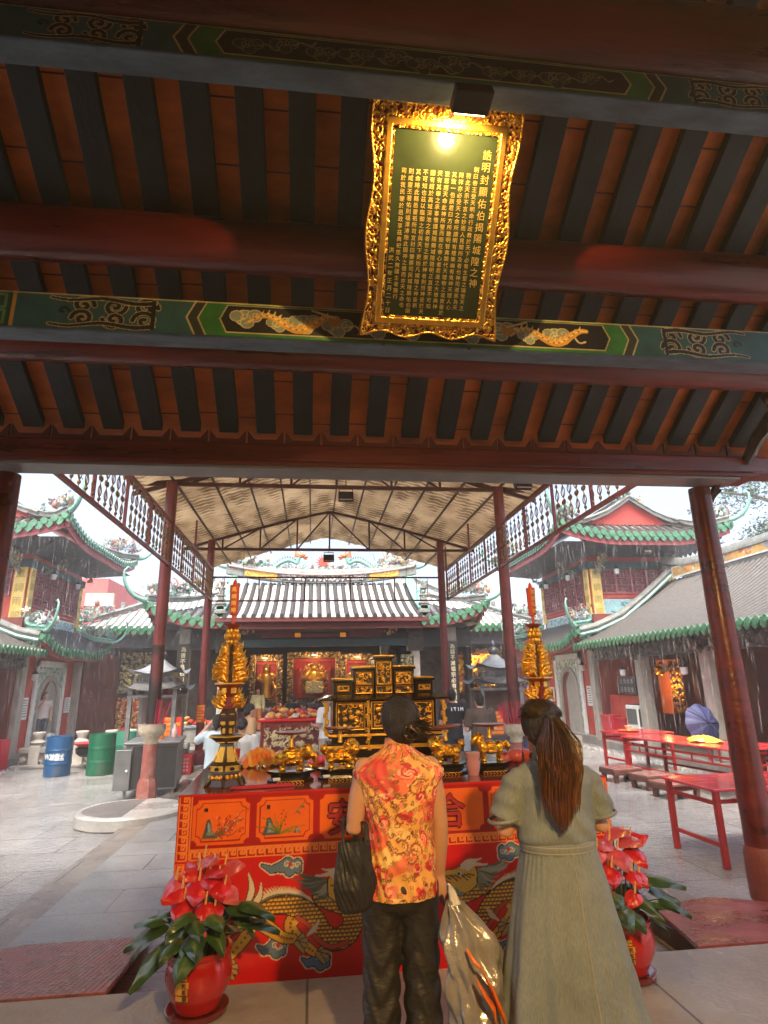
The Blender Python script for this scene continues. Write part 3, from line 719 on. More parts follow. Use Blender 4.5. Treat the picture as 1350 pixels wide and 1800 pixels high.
# railings with heart scrolls
def baluster_mb(x, y, z0, z1):
    mb = MB(); H = z1-z0; f = lambda u, v: (x, y+u*H, z0+v*H)
    mb.tube([f(0,0), f(0,1)], .007, 5)
    for s in (1,-1):
        for c, hh, w_ in ((.26,.2,.085),(.66,.24,.1)):
            pts = [f(s*w_*sin(pi*t)*(1-.45*t), c-hh/2+hh*t) for t in np.linspace(0,1,9)]
            mb.tube(pts, .0085, 5)
        mb.tube([f(s*.02,.42), f(s*.06,.46), f(s*.03,.5)], .016, 5)
    for v in (.12,.46,.84): mb.ell(f(0,v), (.024,.024,.03), 6, 5)
    return mb
for x in (-2.70, 3.74):
    r_ = MB().bar((x,5.95,3.8),(x,16.3,3.8),.05,.05).bar((x,5.95,4.62),(x,16.3,4.62),.045,.045)
    for k in range(9): r_.bar((x,6.0+k*1.28,3.8),(x,6.0+k*1.28,4.62 if k % 2 else 5.3),.04)
    r_ = r_.build('side_railing', M['steel_red'], can, 0)
    b0 = None
    for k in range(46):
        y = 6.16+k*.222
        if abs(((y-6.0) % 1.28)) < .05: continue
        if b0 is None:
            b0 = baluster_mb(0, 0, 0, .82).build('baluster', M['bronze'], r_, 60, local=True); q = b0
        else:
            q = b0.copy(); COL.objects.link(q)
        q.location = r_.matrix_basis.inverted() @ Vector((0,0,0))
        q.location = Vector((x, y, 3.8))-can.location
mb = MB().bar((-2.7,16.3,4.42),(3.5,16.3,4.42),.04).bar((-2.7,16.3,3.78),(3.5,16.3,3.78),.04)
for k in range(1,20): mb.bar((-2.7+k*.31,16.3,3.78),(-2.7+k*.31,16.3,4.42),.035 if k % 4 == 0 else .015)
for x in (-1.9, 2.6): mb.bar((x,16.3,4.42),(x,16.3,5.2),.012)
mb.build('cross_railing', M['steel_dark'], can, 0)
# floodlights hung in the canopy
def floodlight(label, x, y, z, rot=0.):
    t = thing('floodlight', label, 'floodlight', (x,y,z), rot, 'floodlights under the canopy')
    MB().box((0,0,-.06),(.3,.1,.2),(R(-25),0,0)).build('housing', M['black_metal'], t, 0, True, .012)
    MB().box((0,-.055,-.085),(.25,.01,.14),(R(-25),0,0)).build('glass', mat('floodlight glass', (.35,.36,.36), .15), t, 0, True)
    MB().bar((-.13,0,.1),(.13,0,.1),.02).bar((-.13,0,.1),(-.13,0,-.04),.015).bar((.13,0,.1),(.13,0,-.04),.015).bar((0,0,.1),(0,0,.3),.02).build('bracket', M['steel_dark'], t, 0, True)
floodlight('black floodlight hung at the middle of the front truss', .62, 11.2, 5.12+.1)
floodlight('small floodlight hung at the middle of the rear truss', .42, 16.2, 5.0)
floodlight('black floodlight hung above the right railing of the canopy', 3.55, 9.3, 4.9)
# incense sticks in the pole bowls
for lab, x, y, z, n, sd in (('bundle of red incense sticks in the left pole bowl',-2.76,11.38,.97,14,1),('bundle of pink incense sticks in the right pole bowl',3.80,11.38,.81,30,2)):
    rg = random.Random(sd); mb = MB()
    for k in range(n):
        a = rg.uniform(-1.2,.9) if sd == 1 else rg.uniform(2.2,5.0); r0 = rg.uniform(.13,.18); L = rg.uniform(.25,.45); t_ = rg.uniform(.1,.55)
        mb.tube([(x+r0*cos(a),y+r0*sin(a),z-.03),(x+(r0+L*t_)*cos(a),y+(r0+L*t_)*sin(a),z+L)],.0045,5)
    tag(mb.build('incense_sticks', mat('red incense', (.5,.03,.07), .7), None, 0), lab, 'incense')
# ---------------------------------------------------------------- tiled roofs
M['tile_pan'] = mat('wet grey roof tile', (.13,.13,.128), .24, 0, .35, 9, .2, 40, rvar=.12)
M['tile_pan_pale'] = mat('pale wet roof tile', (.34,.34,.33), .25, 0, .25, 9, .2, 40, rvar=.12)
M['tile_row'] = mat('dark tile ridge row', (.045,.042,.038), .5, 0, .5, 14, .3, 40)
M['green_glaze'] = mat('green glazed tile', (.06,.20,.11), .25, 0, .45, 11, .15, 30, coat=.3)
M['fascia'] = mat('weathered red fascia', (.33,.07,.075), .6, 0, .25, 3, .2, 30)
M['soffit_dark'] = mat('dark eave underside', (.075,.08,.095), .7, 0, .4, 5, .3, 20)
M['ridge_grey'] = mat('weathered grey ridge', (.13,.14,.13), .6, 0, .45, 6, .4, 30, col2=(.27,.29,.27))
M['teal'] = mat('teal porcelain shards', (.09,.32,.27), .35, 0, .5, 14, .3, 60, col2=(.3,.5,.42))
M['stone_col'] = mat('pale granite column', (.36,.34,.30), .7, 0, .25, 6, .3, 40, stretch=(1,1,.5))
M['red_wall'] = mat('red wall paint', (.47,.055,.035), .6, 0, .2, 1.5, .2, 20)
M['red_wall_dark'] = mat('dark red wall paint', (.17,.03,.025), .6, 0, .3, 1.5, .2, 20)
M['white_trim'] = mat('white painted trim', (.72,.74,.73), .6, 0, .1, 5, .1, 40)
M['lattice'] = mat('maroon lattice', (.33,.085,.09), .6, 0, .25, 6, .1, 40)
M['lattice_back'] = mat('dark behind the lattice', (.10,.035,.04), .6)
M['yellow_board'] = mat('yellow couplet board', (.72,.5,.10), .55, 0, .2, 4, .2, 40, col2=(.82,.62,.2))
M['bluestone'] = mat('grey plinth stone', (.22,.215,.20), .5, 0, .3, 3, .3, 25)
M['porcelain'] = amat('coloured porcelain', .4, 0, .1, 60, .3, 15)
M['mural'] = amat('glazed mural', .35, 0, .1, 60, .2, 12)
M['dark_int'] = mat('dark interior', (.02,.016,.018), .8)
M['blue_beam'] = mat('dark blue green lintel', (.035,.075,.085), .6, 0, .35, 4, .2, 30)

class Roof:
    """one slope: eave from e0 to e1, rising along 'up' (horizontal unit) by run and rise; hip cuts a (at e0) and b (at e1)"""
    def __init__(s, e0, e1, up, run, rise, n, sag=.35, cu0=0., cu1=0., cd=1.6, a=0., b=0.):
        s.e0, s.e1 = Vector(e0), Vector(e1); s.L = (s.e1-s.e0).length; s.d = (s.e1-s.e0)/s.L; s.up = Vector(up).normalized()
        s.run, s.rise, s.n, s.sag, s.cu0, s.cu1, s.cd, s.a, s.b = run, rise, n, sag, cu0, cu1, cd, a, b
    def lift(s, x): return s.cu0*max(0,1-x/s.cd)**2+s.cu1*max(0,1-(s.L-x)/s.cd)**2
    def P(s, x, v, dz=0.):
        z = s.rise*((1-s.sag)*v+s.sag*v*v)+s.lift(x)*(1-v)**2
        return s.e0+s.d*x+s.up*(s.run*v)+Vector((0,0,z+dz))
    def vmax(s, x):
        v = 1.
        if s.a > 0: v = min(v, x/s.a)
        if s.b > 0: v = min(v, (s.L-x)/s.b)
        return max(0., v)
    def build(s, par, rowr=.06, pan=None, row=None, trim=True, fascia=.16, name='roof_slope', tip=1., m=10, soffit=1.1):
        mb = MB(); k = max(40, s.n*2); pv = None
        for i in range(k+1):
            x = s.L*i/k; vm = s.vmax(x); o = len(mb.v)
            mb.v += [tuple(s.P(x, vm*j/m)) for j in range(m+1)]+[tuple(s.P(x, vm*j/m, -.09)) for j in range(m+1)]
            if pv is not None:
                for j in range(m):
                    mb.f.append((pv+j, o+j, o+j+1, pv+j+1)); mb.f.append((pv+m+1+j, pv+m+2+j, o+m+2+j, o+m+1+j))
                mb.f.append((pv, pv+m+1, o+m+1, o))
            pv = o
        sl = mb.build(name, pan or M['tile_pan'], par, 60)
        rb = MB(); gb = MB()
        for i in range(s.n):
            x = s.L*(i+.5)/s.n; vm = s.vmax(x)
            if vm < .06: continue
            pts = [s.P(x, vm*j/m, .02) for j in range(m+1)]
            rb.tube(pts, rowr, 6)
            if trim:
                q = s.P(x, 0, .0)-s.up*.012; gb.tube([q, q-s.up*.03], rowr*1.25*tip, 10)
        rb.build('tile_rows', row or M['tile_row'], sl, 60)
        if trim:
            w = s.L/s.n*.47*1.0
            for i in range(s.n+1):
                x = min(max(s.L*i/s.n, .02), s.L-.02); q = s.P(x, 0, -.01)-s.up*.01
                h = w*1.35*tip; pts = [(-w,.02),(-w*.98,-h*.35),(-w*.62,-h*.72),(0,-h),(w*.62,-h*.72),(w*.98,-h*.35),(w,.02)]
                gb.prism(pts, .025, (s.d if s.d.cross(Vector((0,0,1))).dot(s.up) < 0 else -s.d, (0,0,1)), q)
            gb.build('eave_tiles', M['green_glaze'], sl, 40)
        if fascia:
            fb = MB(); pv = None; o = 0
            for i in range(k+1):
                x = s.L*i/k; a = s.P(x, 0, -.10)+s.up*.08; b = a-Vector((0,0,fascia)); c = s.P(x, 0, -.10-fascia)+s.up*(soffit)+Vector((0,0,soffit*.12)); o = len(fb.v)
                fb.v += [tuple(a), tuple(b), tuple(b+s.up*.05), tuple(a+s.up*.05)]
                if pv is not None:
                    fb.f += [(pv,o,o+1,pv+1),(pv+1,o+1,o+2,pv+2),(pv+2,o+2,o+3,pv+3)]
                pv = o
            fb.build('fascia', M['fascia'], sl, 0)
        return sl
def ridge(par, pts, w, h, m=None, name='ridge', cap=True):
    mb = MB(); pts = [Vector(p) for p in pts]; pv = None
    for i, p in enumerate(pts):
        t = (pts[min(i+1,len(pts)-1)]-pts[max(i-1,0)]); t.z = 0; t.normalize(); sd_ = Vector((-t.y, t.x, 0)); o = len(mb.v)
        f = 1.
        for (a, b) in ((-.5,0),(-.5,.55),(-.72,.62),(-.72,.74),(-.3,1),(.3,1),(.72,.74),(.72,.62),(.5,.55),(.5,0)):
            mb.v.append(tuple(p+sd_*a*w*f+Vector((0,0,b*h))))
        if pv is not None:
            for j in range(9): mb.f.append((pv+j, pv+j+1, o+j+1, o+j))
        else: mb.f.append(tuple(range(o, o+10)))
        pv = o
    mb.f.append(tuple(reversed(range(pv, pv+10))))
    return mb.build(name, m or M['ridge_grey'], par, 50)
PAL = [(.10,.26,.22),(.16,.34,.28),(.28,.42,.36),(.50,.54,.50),(.42,.46,.42),(.36,.14,.12),(.42,.28,.14),(.18,.24,.30),(.46,.36,.36)]
def shards(par, pts, n, spread, size, seed, name='porcelain_ornament', pal=None, up=.5):
    """cut-porcelain flowers, leaves and birds: many small curved coloured chips clustered along pts"""
    rg = random.Random(seed); mb = MB(); cols = []; pts = [Vector(p) for p in pts]; pal = pal or PAL
    for k in range(n):
        t = rg.random()*(len(pts)-1); i = min(int(t), len(pts)-2); p = pts[i].lerp(pts[i+1], t-i)
        p = p+Vector((rg.gauss(0,spread), rg.gauss(0,spread*.5), abs(rg.gauss(0,spread))*up*2))
        c = rg.choice(pal); o = len(mb.v); s_ = size*rg.uniform(.5,1.4); kind = rg.random()
        if kind < .35:
            a = rg.uniform(0,6.28); 
            pp = [p+Vector((s_*2*q*cos(a+q*1.5)*.9, rg.uniform(-.2,.2)*s_, s_*2.4*q+s_*.6*sin(q*4))) for q in np.linspace(0,1,6)]
            mb.tube(pp, [s_*.22*(1-.8*q) for q in np.linspace(0,1,6)], 5)
        elif kind < .75:
            M_ = Euler((rg.uniform(0,6),rg.uniform(0,6),rg.uniform(0,6))).to_matrix()
            for q in range(5):
                a = q*1.257; mb.add([p, p+M_@Vector((s_*cos(a-.4),s_*sin(a-.4),.2*s_)), p+M_@Vector((s_*1.3*cos(a),s_*1.3*sin(a),.4*s_)), p+M_@Vector((s_*cos(a+.4),s_*sin(a+.4),.2*s_))], [(0,1,2,3)])
        else: mb.ell(p, (s_*.6, s_*.5, s_*.8), 6, 5)
        cols += [c]*(len(mb.v)-o)
    return mb.build(name, M['porcelain'], par, 60, col=np.array(cols))
def curl_tail(par, p, d, h, r=.07, name='ridge_tail', m=None):
    d = Vector(d).normalized()
    pts = [Vector(p)+d*(h*.9*sin(t*1.7))*1.0+Vector((0,0,h*(1-cos(t*1.9))*.8)) for t in np.linspace(0,1,9)]
    pts += [pts[-1]+d*(-.12*h*k)+Vector((0,0,.16*h-.02*h*k*k)) for k in (1,2)]
    return MB().tube(pts, np.linspace(r, r*.25, len(pts)), 7, flat=1.).build(name, m or M['teal'], par, 60)
def wall_lantern(par, x, y, z, s=1.):
    mb = MB().lathe([(.02,.17),(.05,.15),(.10,.09),(.11,.08),(.02,.075)], (x,y,z), 8); mb.tube([(x,y,z+.17),(x,y,z+.24)], .012, 6)
    l = mb.build('lantern_cap', M['black_metal'], par, 30)
    MB().lathe([(.045,-.11),(.08,-.08),(.09,.07)], (x,y,z), 8).build('lantern_glass', mat('frosted lantern glass', (.6,.63,.63), .2), l, 30)
def lattice(par, at, ux, w, h, nx, ny, name='lattice_window', depth=.03):
    """window leaves of interlocking bars, with a dark backing"""
    U = Vector(ux); W = Vector((0,0,1)); N = U.cross(W); at = Vector(at)
    mb = MB().prism([(0,0),(w,0),(w,h),(0,h)], .02, (U,W), at)
    o = mb.build(name, M['lattice_back'], par, 0)
    b = MB(); T = w/nx
    def r(x0,x1,y0,y1,t=depth): b.prism([(x0,y0),(x1,y0),(x1,y1),(x0,y1)], t, (U,W), at+N*(t+.001))
    for i in range(nx+1): r(max(0,i*T-.03), min(w,i*T+.03), 0, h, depth*1.3)
    r(.03,w-.03,0,.05); r(.03,w-.03,h-.05,h)
    for i in range(nx):
        a = i*T+.03; c = (i+1)*T-.03; L = c-a
        for j in range(ny):
            y = .05+(h-.1)*j/ny; H = (h-.1)/ny
            r(a,c,y+H*.0,y+H*.09); r(a+L*.22,a+L*.32,y+H*.09,y+H*.6); r(a+L*.68,a+L*.78,y+H*.4,y+H*.99); r(a+L*.32,a+L*.78,y+H*.52,y+H*.6)
            r(a+L*.0,a+L*.5,y+H*.75,y+H*.83) if j%2 else r(a+L*.5,a+L,y+H*.26,y+H*.34)
    b.build('lattice_bars', M['lattice'], o, 0)
    return o
def mural(par, at, ux, w, h, seed, name='mural', base=(.32,.56,.60), ink=(.06,.16,.2)):
    p = Paint(w, h, .03, base); rg = random.Random(seed)
    p.C[:] = np.array(base)*(1+.25*np.sin(p.U*3+seed)[...,None]*np.cos(p.W*5)[...,None])
    for k in range(int(w*7)):
        c = (rg.uniform(0,w), rg.uniform(0,h)); q = wavy(c, (c[0]+rg.uniform(-.5,.5), c[1]+rg.uniform(-.1,.3)), .05, 1, 10)
        p.stroke(q, rg.uniform(.012,.035), tuple(np.array(ink)*rg.uniform(.5,2)))
        if rg.random() < .7: p.disc((c[0]+rg.uniform(-.2,.2), c[1]+rg.uniform(-.2,.2)), rg.uniform(.03,.09), rg.choice([(.6,.7,.66),(.14,.35,.33),(.55,.4,.38),(.2,.35,.5)]))
    e = np.minimum(np.minimum(p.U, w-p.U), np.minimum(p.W, h-p.W)); p.C[e < .045] = (.72,.74,.72)
    U = Vector(ux); N = U.cross(Vector((0,0,1)))
    return p.mesh(name, M['mural'], par, tuple(Vector(at)+N*.012), ux, (0,0,1), local=False)
def couplet(par, at, ux, w, h, text, board, ink, name='couplet_board', size=None, thick=.05):
    U = Vector(ux); W = Vector((0,0,1)); N = U.cross(W); at = Vector(at)
    b = MB().prism([(-w/2,0),(w/2,0),(w/2,h),(-w/2,h)], thick, (U,W), at+N*thick).build(name, board, par, 0)
    n = len(text); st = (h*.94)/n; sz = size or min(w*.8, st*.92)
    letters(MB(), text, at+W*(h*.97-st/2)+N*(thick+.004), sz, st, U, W, True, sz*.012).build('couplet_text', ink, b, 0)
    return b

# ---------------------------------------------------------------- gate towers, mirrored left and right
def tower(name, label, s, xc, seed):
    t = thing(name, label, 'tower', (xc+s*1.7, 20.8, GZ))
    X = lambda a: xc+s*a
    inw = Vector((s,0,0)); T = lambda a,y,z: Vector((X(a), y, z))
    y0, y1, W_ = 18.6, 23.2, 3.4
    ux_side = (0,-s,0)      # faces the courtyard (towards -s x)
    # lower storey
    mb = MB(); mb.b2(X(.12), X(W_), y0+.1, y1, GZ, 3.3); mb.build('lower_wall', M['red_wall'], t, 0)
    MB().b2(X(-.12), X(W_), y0-.05, y1+.1, GZ, GZ+.22).build('plinth', M['bluestone'], t, 0, bevel=.01)
    # moon gate: white frame, carved spandrel, stone jamb, dark passage
    yc, fw, fh = 20.9, 1.18, 2.75
    fy = lambda u: yc-s*u   # along ux_side
    A = Vector((X(.12), yc, GZ+.22)); U = Vector(ux_side); N = U.cross(Vector((0,0,1)))
    arch = [(-.66,0),(-.66,1.35)]+[(.66*cos(a), 1.35+.66*sin(a)) for a in np.linspace(pi, 0, 15)][1:-1]+[(.66,1.35),(.66,0)]
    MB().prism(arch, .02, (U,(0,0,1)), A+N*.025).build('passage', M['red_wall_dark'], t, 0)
    mb = MB(); outer = [(-1.12,0),(-1.12,2.62),(1.12,2.62),(1.12,0)]
    for (a,b,c,d_) in ((-1.15,-.97,0,2.6),(.97,1.15,0,2.6),(-1.15,1.15,2.42,2.6)):
        mb.prism([(a,c),(b,c),(b,d_),(a,d_)], .06, (U,(0,0,1)), A+N*.09)
    fr_ = mb.build('gate_frame', M['white_trim'], t, 0)
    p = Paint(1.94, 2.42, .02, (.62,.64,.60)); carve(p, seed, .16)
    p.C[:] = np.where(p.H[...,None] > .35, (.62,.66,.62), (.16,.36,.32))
    mk = ~((np.abs(p.U-.97) < .8) & (p.W < 1.35) | (np.hypot(p.U-.97, p.W-1.35) < .8))
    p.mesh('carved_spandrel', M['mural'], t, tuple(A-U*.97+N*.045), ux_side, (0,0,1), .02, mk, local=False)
    mb = MB()
    for k in range(16):
        a0, a1 = pi*k/16, pi*(k+1)/16
        mb.prism([(.66*cos(a0),1.35+.66*sin(a0)),(.82*cos(a0),1.35+.82*sin(a0)),(.82*cos(a1),1.35+.82*sin(a1)),(.66*cos(a1),1.35+.66*sin(a1))], .1, (U,(0,0,1)), A+N*.1)
    for q in (1,-1): mb.prism([(q*.66,0),(q*.82,0),(q*.82,1.35),(q*.66,1.35)][::q], .1, (U,(0,0,1)), A+N*.1)
    mb.build('gate_arch', M['stone_col'], t, 0)
    MB().prism([(-.3,0),(.62,0),(.62,1.9),(.1,2.0),(-.3,1.6)], .01, (U,(0,0,1)), A+N*.03).build('lit_wall_beyond', mat('grey passage wall', (.34,.32,.29), .7), t, 0)
    for yy in (18.75, 23.0): MB().b2(X(-.08), X(.2), yy-.16, yy+.16, GZ+.2, 2.5).build('stone_pilaster', M['stone_col'], t, 0, bevel=.015)
    for i, (yy, zz, ww, hh) in enumerate(((19.35,1.05,.36,.62),(22.55,1.05,.4,.5))):
        sg = MB().b2(X(.06), X(.10), yy-ww/2, yy+ww/2, zz-hh/2, zz+hh/2).build('notice_board', M['white_trim'], t, 0)
        mb = MB()
        for k in range(7): mb.b2(X(.05), X(.058), yy-ww*.38, yy+ww*random.Random(k+i).uniform(.1,.38), zz+hh*.36-k*hh*.12, zz+hh*.4-k*hh*.12)
        mb.build('notice_lines', mat('grey print', (.2,.2,.2), .6), sg, 0)
    wall_lantern(t, X(-.12), 19.3, 1.95)
    # skirt roof of the lower storey (courtyard side and south side)
    r1 = Roof(T(-.75,18.2,2.72), T(-.75,23.9,2.72), inw, 1.0, .75, 22, .25, .38, .45, 1.6, .6, .5); r1.build(t, .06, M['tile_pan_pale'], tip=1.25)
    r2 = Roof(T(-.75,18.2,2.72), T(3.6,18.2,2.72), (0,1,0), .6, .75, 16, .25, .38, 0, 1.6, .75, 0); r2.build(t, .06, M['tile_pan_pale'], tip=1.25)
    for yy, sy in ((18.2,-1),(23.9,1)):
        ridge(t, [T(.25,yy-sy*.55,3.5), T(-.2,yy-sy*.3,3.27), T(-.75,yy,3.2)], .2, .16, M['teal'])
        curl_tail(t, T(-.7,yy,3.2), (-s*.6,sy*.6,0), .7)
        shards(t, [T(.1,yy-sy*.5,3.55), T(-.8,yy,3.4)], 55, .12, .1, seed+int(yy))
    # upper storey
    z0, z1 = 3.3, 5.15
    MB().b2(X(.26), X(W_-.05), y0+.22, y1-.2, 3.2, 6.2).build('upper_wall', M['red_wall'], t, 0)
    mural(t, T(.26, (y1-.35) if s > 0 else (y0+.45), 3.42), ux_side, 3.75, .42, seed)
    lattice(t, T(.22, (y1-.45) if s > 0 else (y0+.62), 4.0), ux_side, 3.5, 1.3, 6, 5)
    MB().b2(X(.2), X(.26), y0+.25, y1-.25, 3.88, 3.97).build('window_sill', M['red_wall'], t, 0)
    xs_ = sorted((X(.62), X(W_-.5)))
    mural(t, (xs_[0], y0+.22, 3.3), (1,0,0), 1.75 if True else 2, .85, seed+3)
    MB().b2(xs_[0]-.1, xs_[0]+2.0, y0+.16, y0+.21, 4.17, 4.27).build('window_sill', M['red_wall'], t, 0)
    lattice(t, (xs_[0], y0+.2, 4.3), (1,0,0), 2.2, 1.1, 4, 4)
    couplet(t, T(.45 if s > 0 else .45, y0+.2, 3.45), (1,0,0), .34, 1.75, '風調雨順', M['yellow_board'], mat('faded board ink', (.45,.33,.08), .6))
    couplet(t, T(3.2, y0+.2, 3.55), (1,0,0), .26, 1.5, '敬神如在', M['yellow_board'], MATS['faded board ink'])
    couplet(t, T(.24, y1-.32, 3.7), ux_side, .3, 1.65, '敬神如在', M['yellow_board'], MATS['faded board ink'])
    couplet(t, T(.24, y0+.4, 3.5), ux_side, .3, 1.75, '風調雨順', M['yellow_board'], MATS['faded board ink'])
    for yy in (y0+.9, y1-.9):
        shards(t, [T(.2,yy,4.95), T(-.2,yy,5.2), T(-.5,yy,5.45)], 40, .05, .06, seed+int(yy*3), 'carved_bracket', [(.2,.2,.18),(.28,.24,.16),(.12,.16,.16)])
    for xx in (.5, 2.9):
        shards(t, [T(xx,y0+.15,4.95), T(xx,y0-.2,5.2), T(xx,y0-.5,5.45)], 60, .07, .07, seed+int(xx*3), 'carved_bracket', [(.36,.3,.16),(.28,.24,.16),(.45,.36,.2),(.12,.16,.16)])
    MB().b2(X(.15), X(W_), y0+.1, y1-.1, 5.15, 5.4).build('lintel', M['blue_beam'], t, 0)
    for yy in (19.6, 21.6): wall_lantern(t, X(-.15), yy, 5.0)
    wall_lantern(t, X(1.0), y0-.25, 5.0)
    # upper roof: skirt with upturned corners, red pediment on the south, ridge running north
    e = 1.25
    zE = 6.05
    MB().add([T(-e+.15,17.6,zE-.22), T(4.55,17.6,zE-.22), T(W_,y0+.1,5.55), T(.2,y0+.1,5.55), T(-e+.15,24.2,zE-.22), T(.2,y1,5.55)], [(0,1,2,3),(0,3,5,4)]).build('eave_underside', M['soffit_dark'], t, 0)
    ra = Roof(T(-e,17.45,zE), T(-e,24.4,zE), inw, 3.0, 1.5, 30, .4, .42, .42, 2.2, 1.6, 1.6); ra.build(t, .055, M['tile_pan_pale'], tip=1.25, fascia=.24)
    rb = Roof(T(-e,17.45,zE), T(4.7,17.45,zE), (0,1,0), 1.15, .62, 22, .3, .42, .42, 2.2, 1.15, 1.15); rb.build(t, .06, M['tile_pan_pale'], tip=1.35, fascia=.24)
    rc_ = Roof(T(4.7,17.45,zE), T(4.7,24.4,zE), -inw, 3.0, 1.5, 24, .4, .42, .42, 2.2, 1.6, 1.6); rc_.build(t, .055, M['tile_pan_pale'], tip=1.2, fascia=0)
    pA, pB, pC = T(.0,18.45,6.62), T(3.4,18.45,6.62), T(1.72,18.45,7.45)
    MB().add([pA,pB,pC, pA+V(0,.1,0),pB+V(0,.1,0),pC+V(0,.1,0)], [(0,1,2),(3,5,4),(0,3,4,1),(1,4,5,2),(2,5,3,0)]).build('pediment', mat('bright red pediment', (.55,.06,.045), .6, 0, .1, 3), t, 0)
    for P0, P1 in ((pA,pC),(pB,pC)):
        mid = P0.lerp(P1,.5)-V(0,0,.12)
        ridge(t, [P0+V(0,-.1,-.02), P0.lerp(P1,.25)-V(0,.1,.09), mid-V(0,.1,0), P0.lerp(P1,.75)-V(0,.1,.07), P1+V(0,-.1,0)], .22, .2)
    ridge(t, [T(1.72,18.3,7.5), T(1.72,19.5,7.42), T(1.72,21,7.4), T(1.72,22.5,7.42), T(1.72,23.5,7.6)], .22, .3)
    curl_tail(t, T(1.72,18.4,7.72), (0,-1,0), .55)
    for (a, yy, da, dy, c2) in ((-e,17.45,-1,-1,T(.1,18.5,6.75)), (4.7,17.45,1,-1,T(3.3,18.5,6.75)), (-e,24.4,-1,1,T(.35,22.8,6.9))):
        c1 = T(a, yy, zE+.42)
        ridge(t, [c2, c2.lerp(c1,.35)-V(0,0,.12), c2.lerp(c1,.7)-V(0,0,.1), c1+V(0,0,.06)], .2, .2, M['ridge_grey'])
        curl_tail(t, c1+V(0,0,.1), (s*da*.7,dy*.7,0), .75, .09)
        shards(t, [c2.lerp(c1,.45)+V(0,0,.2), c1+V(0,0,.3)], 70, .14, .11, seed+int(a*7)+dy)
    shards(t, [T(1.2,18.3,7.45), T(2.2,18.3,7.45)], 20, .12, .09, seed+77)
    return t
tower('gate_tower', 'right two storey gate tower with red pediment, lattice windows and white moon gate', 1, 8.98, 31)
tower('gate_tower', 'left two storey gate tower, upturned green eaves and moon gate with man inside', -1, -8.28, 47)
MB().b2(0,0,0,0,0,0)
# tower right: square floodlamp under the eave
t = thing('eave_lamp', 'grey square lamp box under the eave of right gate tower', 'lamp', (11.1, 18.3, 5.75))
MB().box((11.1,18.3,5.75),(.3,.2,.34)).build('lamp_body', M['ridge_grey'], t, 0, bevel=.02)
MB().box((11.1,18.19,5.72),(.22,.02,.2)).build('lamp_glass', M['white_trim'], t, 0)

# ---------------------------------------------------------------- side galleries along the courtyard
def gallery(name, label, s, xk, seed, ymin, ymax=18.5, panels=True):
    t = thing(name, label, 'gallery', (xk+s*1.5, 12, GZ))
    X = lambda a: xk+s*a; T = lambda a,y,z: Vector((X(a), y, z)); inw = (s,0,0)
    MB().b2(X(0), X(6), ymin, ymax-.02, GZ-.2, GZ+.2).build('plinth', M['bluestone'], t, 0, bevel=.02)
    r = Roof(T(-.4,ymin,2.62), T(-.4,ymax,2.62), inw, 3.5, 2.0, int((ymax-ymin)/.215), .3); r.build(t, .05, M['tile_pan'], tip=1.15, fascia=0, m=12)
    MB().add([T(-.3,ymin,2.5), T(-.3,ymax,2.5), T(1.5,ymax,3.1), T(1.5,ymin,3.1)], [(0,1,2,3)]).build('eave_underside', M['soffit_dark'], t, 0)
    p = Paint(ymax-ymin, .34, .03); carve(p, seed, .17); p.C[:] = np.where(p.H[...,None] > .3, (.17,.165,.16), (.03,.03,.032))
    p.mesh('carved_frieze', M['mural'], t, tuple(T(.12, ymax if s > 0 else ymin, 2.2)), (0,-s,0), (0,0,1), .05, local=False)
    MB().b2(X(.16), X(.36), ymin, ymax-.03, 2.15, 2.5).build('lintel', M['soffit_dark'], t, 0)
    ys = [y for y in np.arange(18.75-3.0, ymin+.3, -2.85)]
    for y in ys:
        MB().b2(X(.12), X(.42), y-.16, y+.16, GZ+.2, 2.3).build('stone_column', M['stone_col'], t, 0, bevel=.03)
        shards(t, [T(.1,y,2.1), T(-.1,y,2.25), T(-.25,y,2.38)], 50, .06, .06, seed+int(y*3), 'carved_bracket', [(.2,.19,.18),(.28,.26,.23),(.12,.12,.12)])
        wall_lantern(t, X(-.02), y+.55, 1.75)
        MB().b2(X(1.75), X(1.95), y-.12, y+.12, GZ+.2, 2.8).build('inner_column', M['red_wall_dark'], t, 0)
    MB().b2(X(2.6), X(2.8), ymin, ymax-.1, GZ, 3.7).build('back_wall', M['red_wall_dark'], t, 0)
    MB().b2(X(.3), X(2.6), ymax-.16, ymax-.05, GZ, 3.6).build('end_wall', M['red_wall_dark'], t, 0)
    # ridge band with painted panel
    yr0, yr1 = ymin, ymax
    pts = [T(3.1,y,4.56+.35*max(0,(y-ymax+2.2)/2.2)**2) for y in np.linspace(yr0, yr1, 20)]
    ridge(t, pts, .25, .62, M['ridge_grey'], 'main_ridge')
    mural(t, T(2.955, (17.9 if s > 0 else ymin+.5), 4.68), (0,-s,0), 17.9-ymin-.5, .36, seed+5, 'ridge_panel', (.62,.38,.12), (.5,.12,.03))
    curl_tail(t, T(3.1,ymax,5.3), (0,1,0), .8, .09, m=M['ridge_grey'])
    pts = [T(3.0,ymax-.35,4.75), T(2.1,ymax-.25,4.0), T(1.2,ymax-.2,3.35), T(.3,ymax-.2,2.98), T(-.3,ymax-.2,2.85)]
    ridge(t, pts, .28, .34, M['ridge_grey'], 'end_ridge'); 
    MB().tube([p_+V(0,-.18,.08) for p_ in pts], .05, 6).build('ridge_edge', M['teal'], t)
    return t, X
g1, GX = gallery('side_gallery', 'right side gallery with stone columns, dark tiled roof and green heart eave tiles', 1, 8.69, 5, 6.5)
g2, GX2 = gallery('side_gallery', 'left side gallery, only its green eave end shows beside the red hall column', -1, -8.0, 6, 9.0)
X = GX
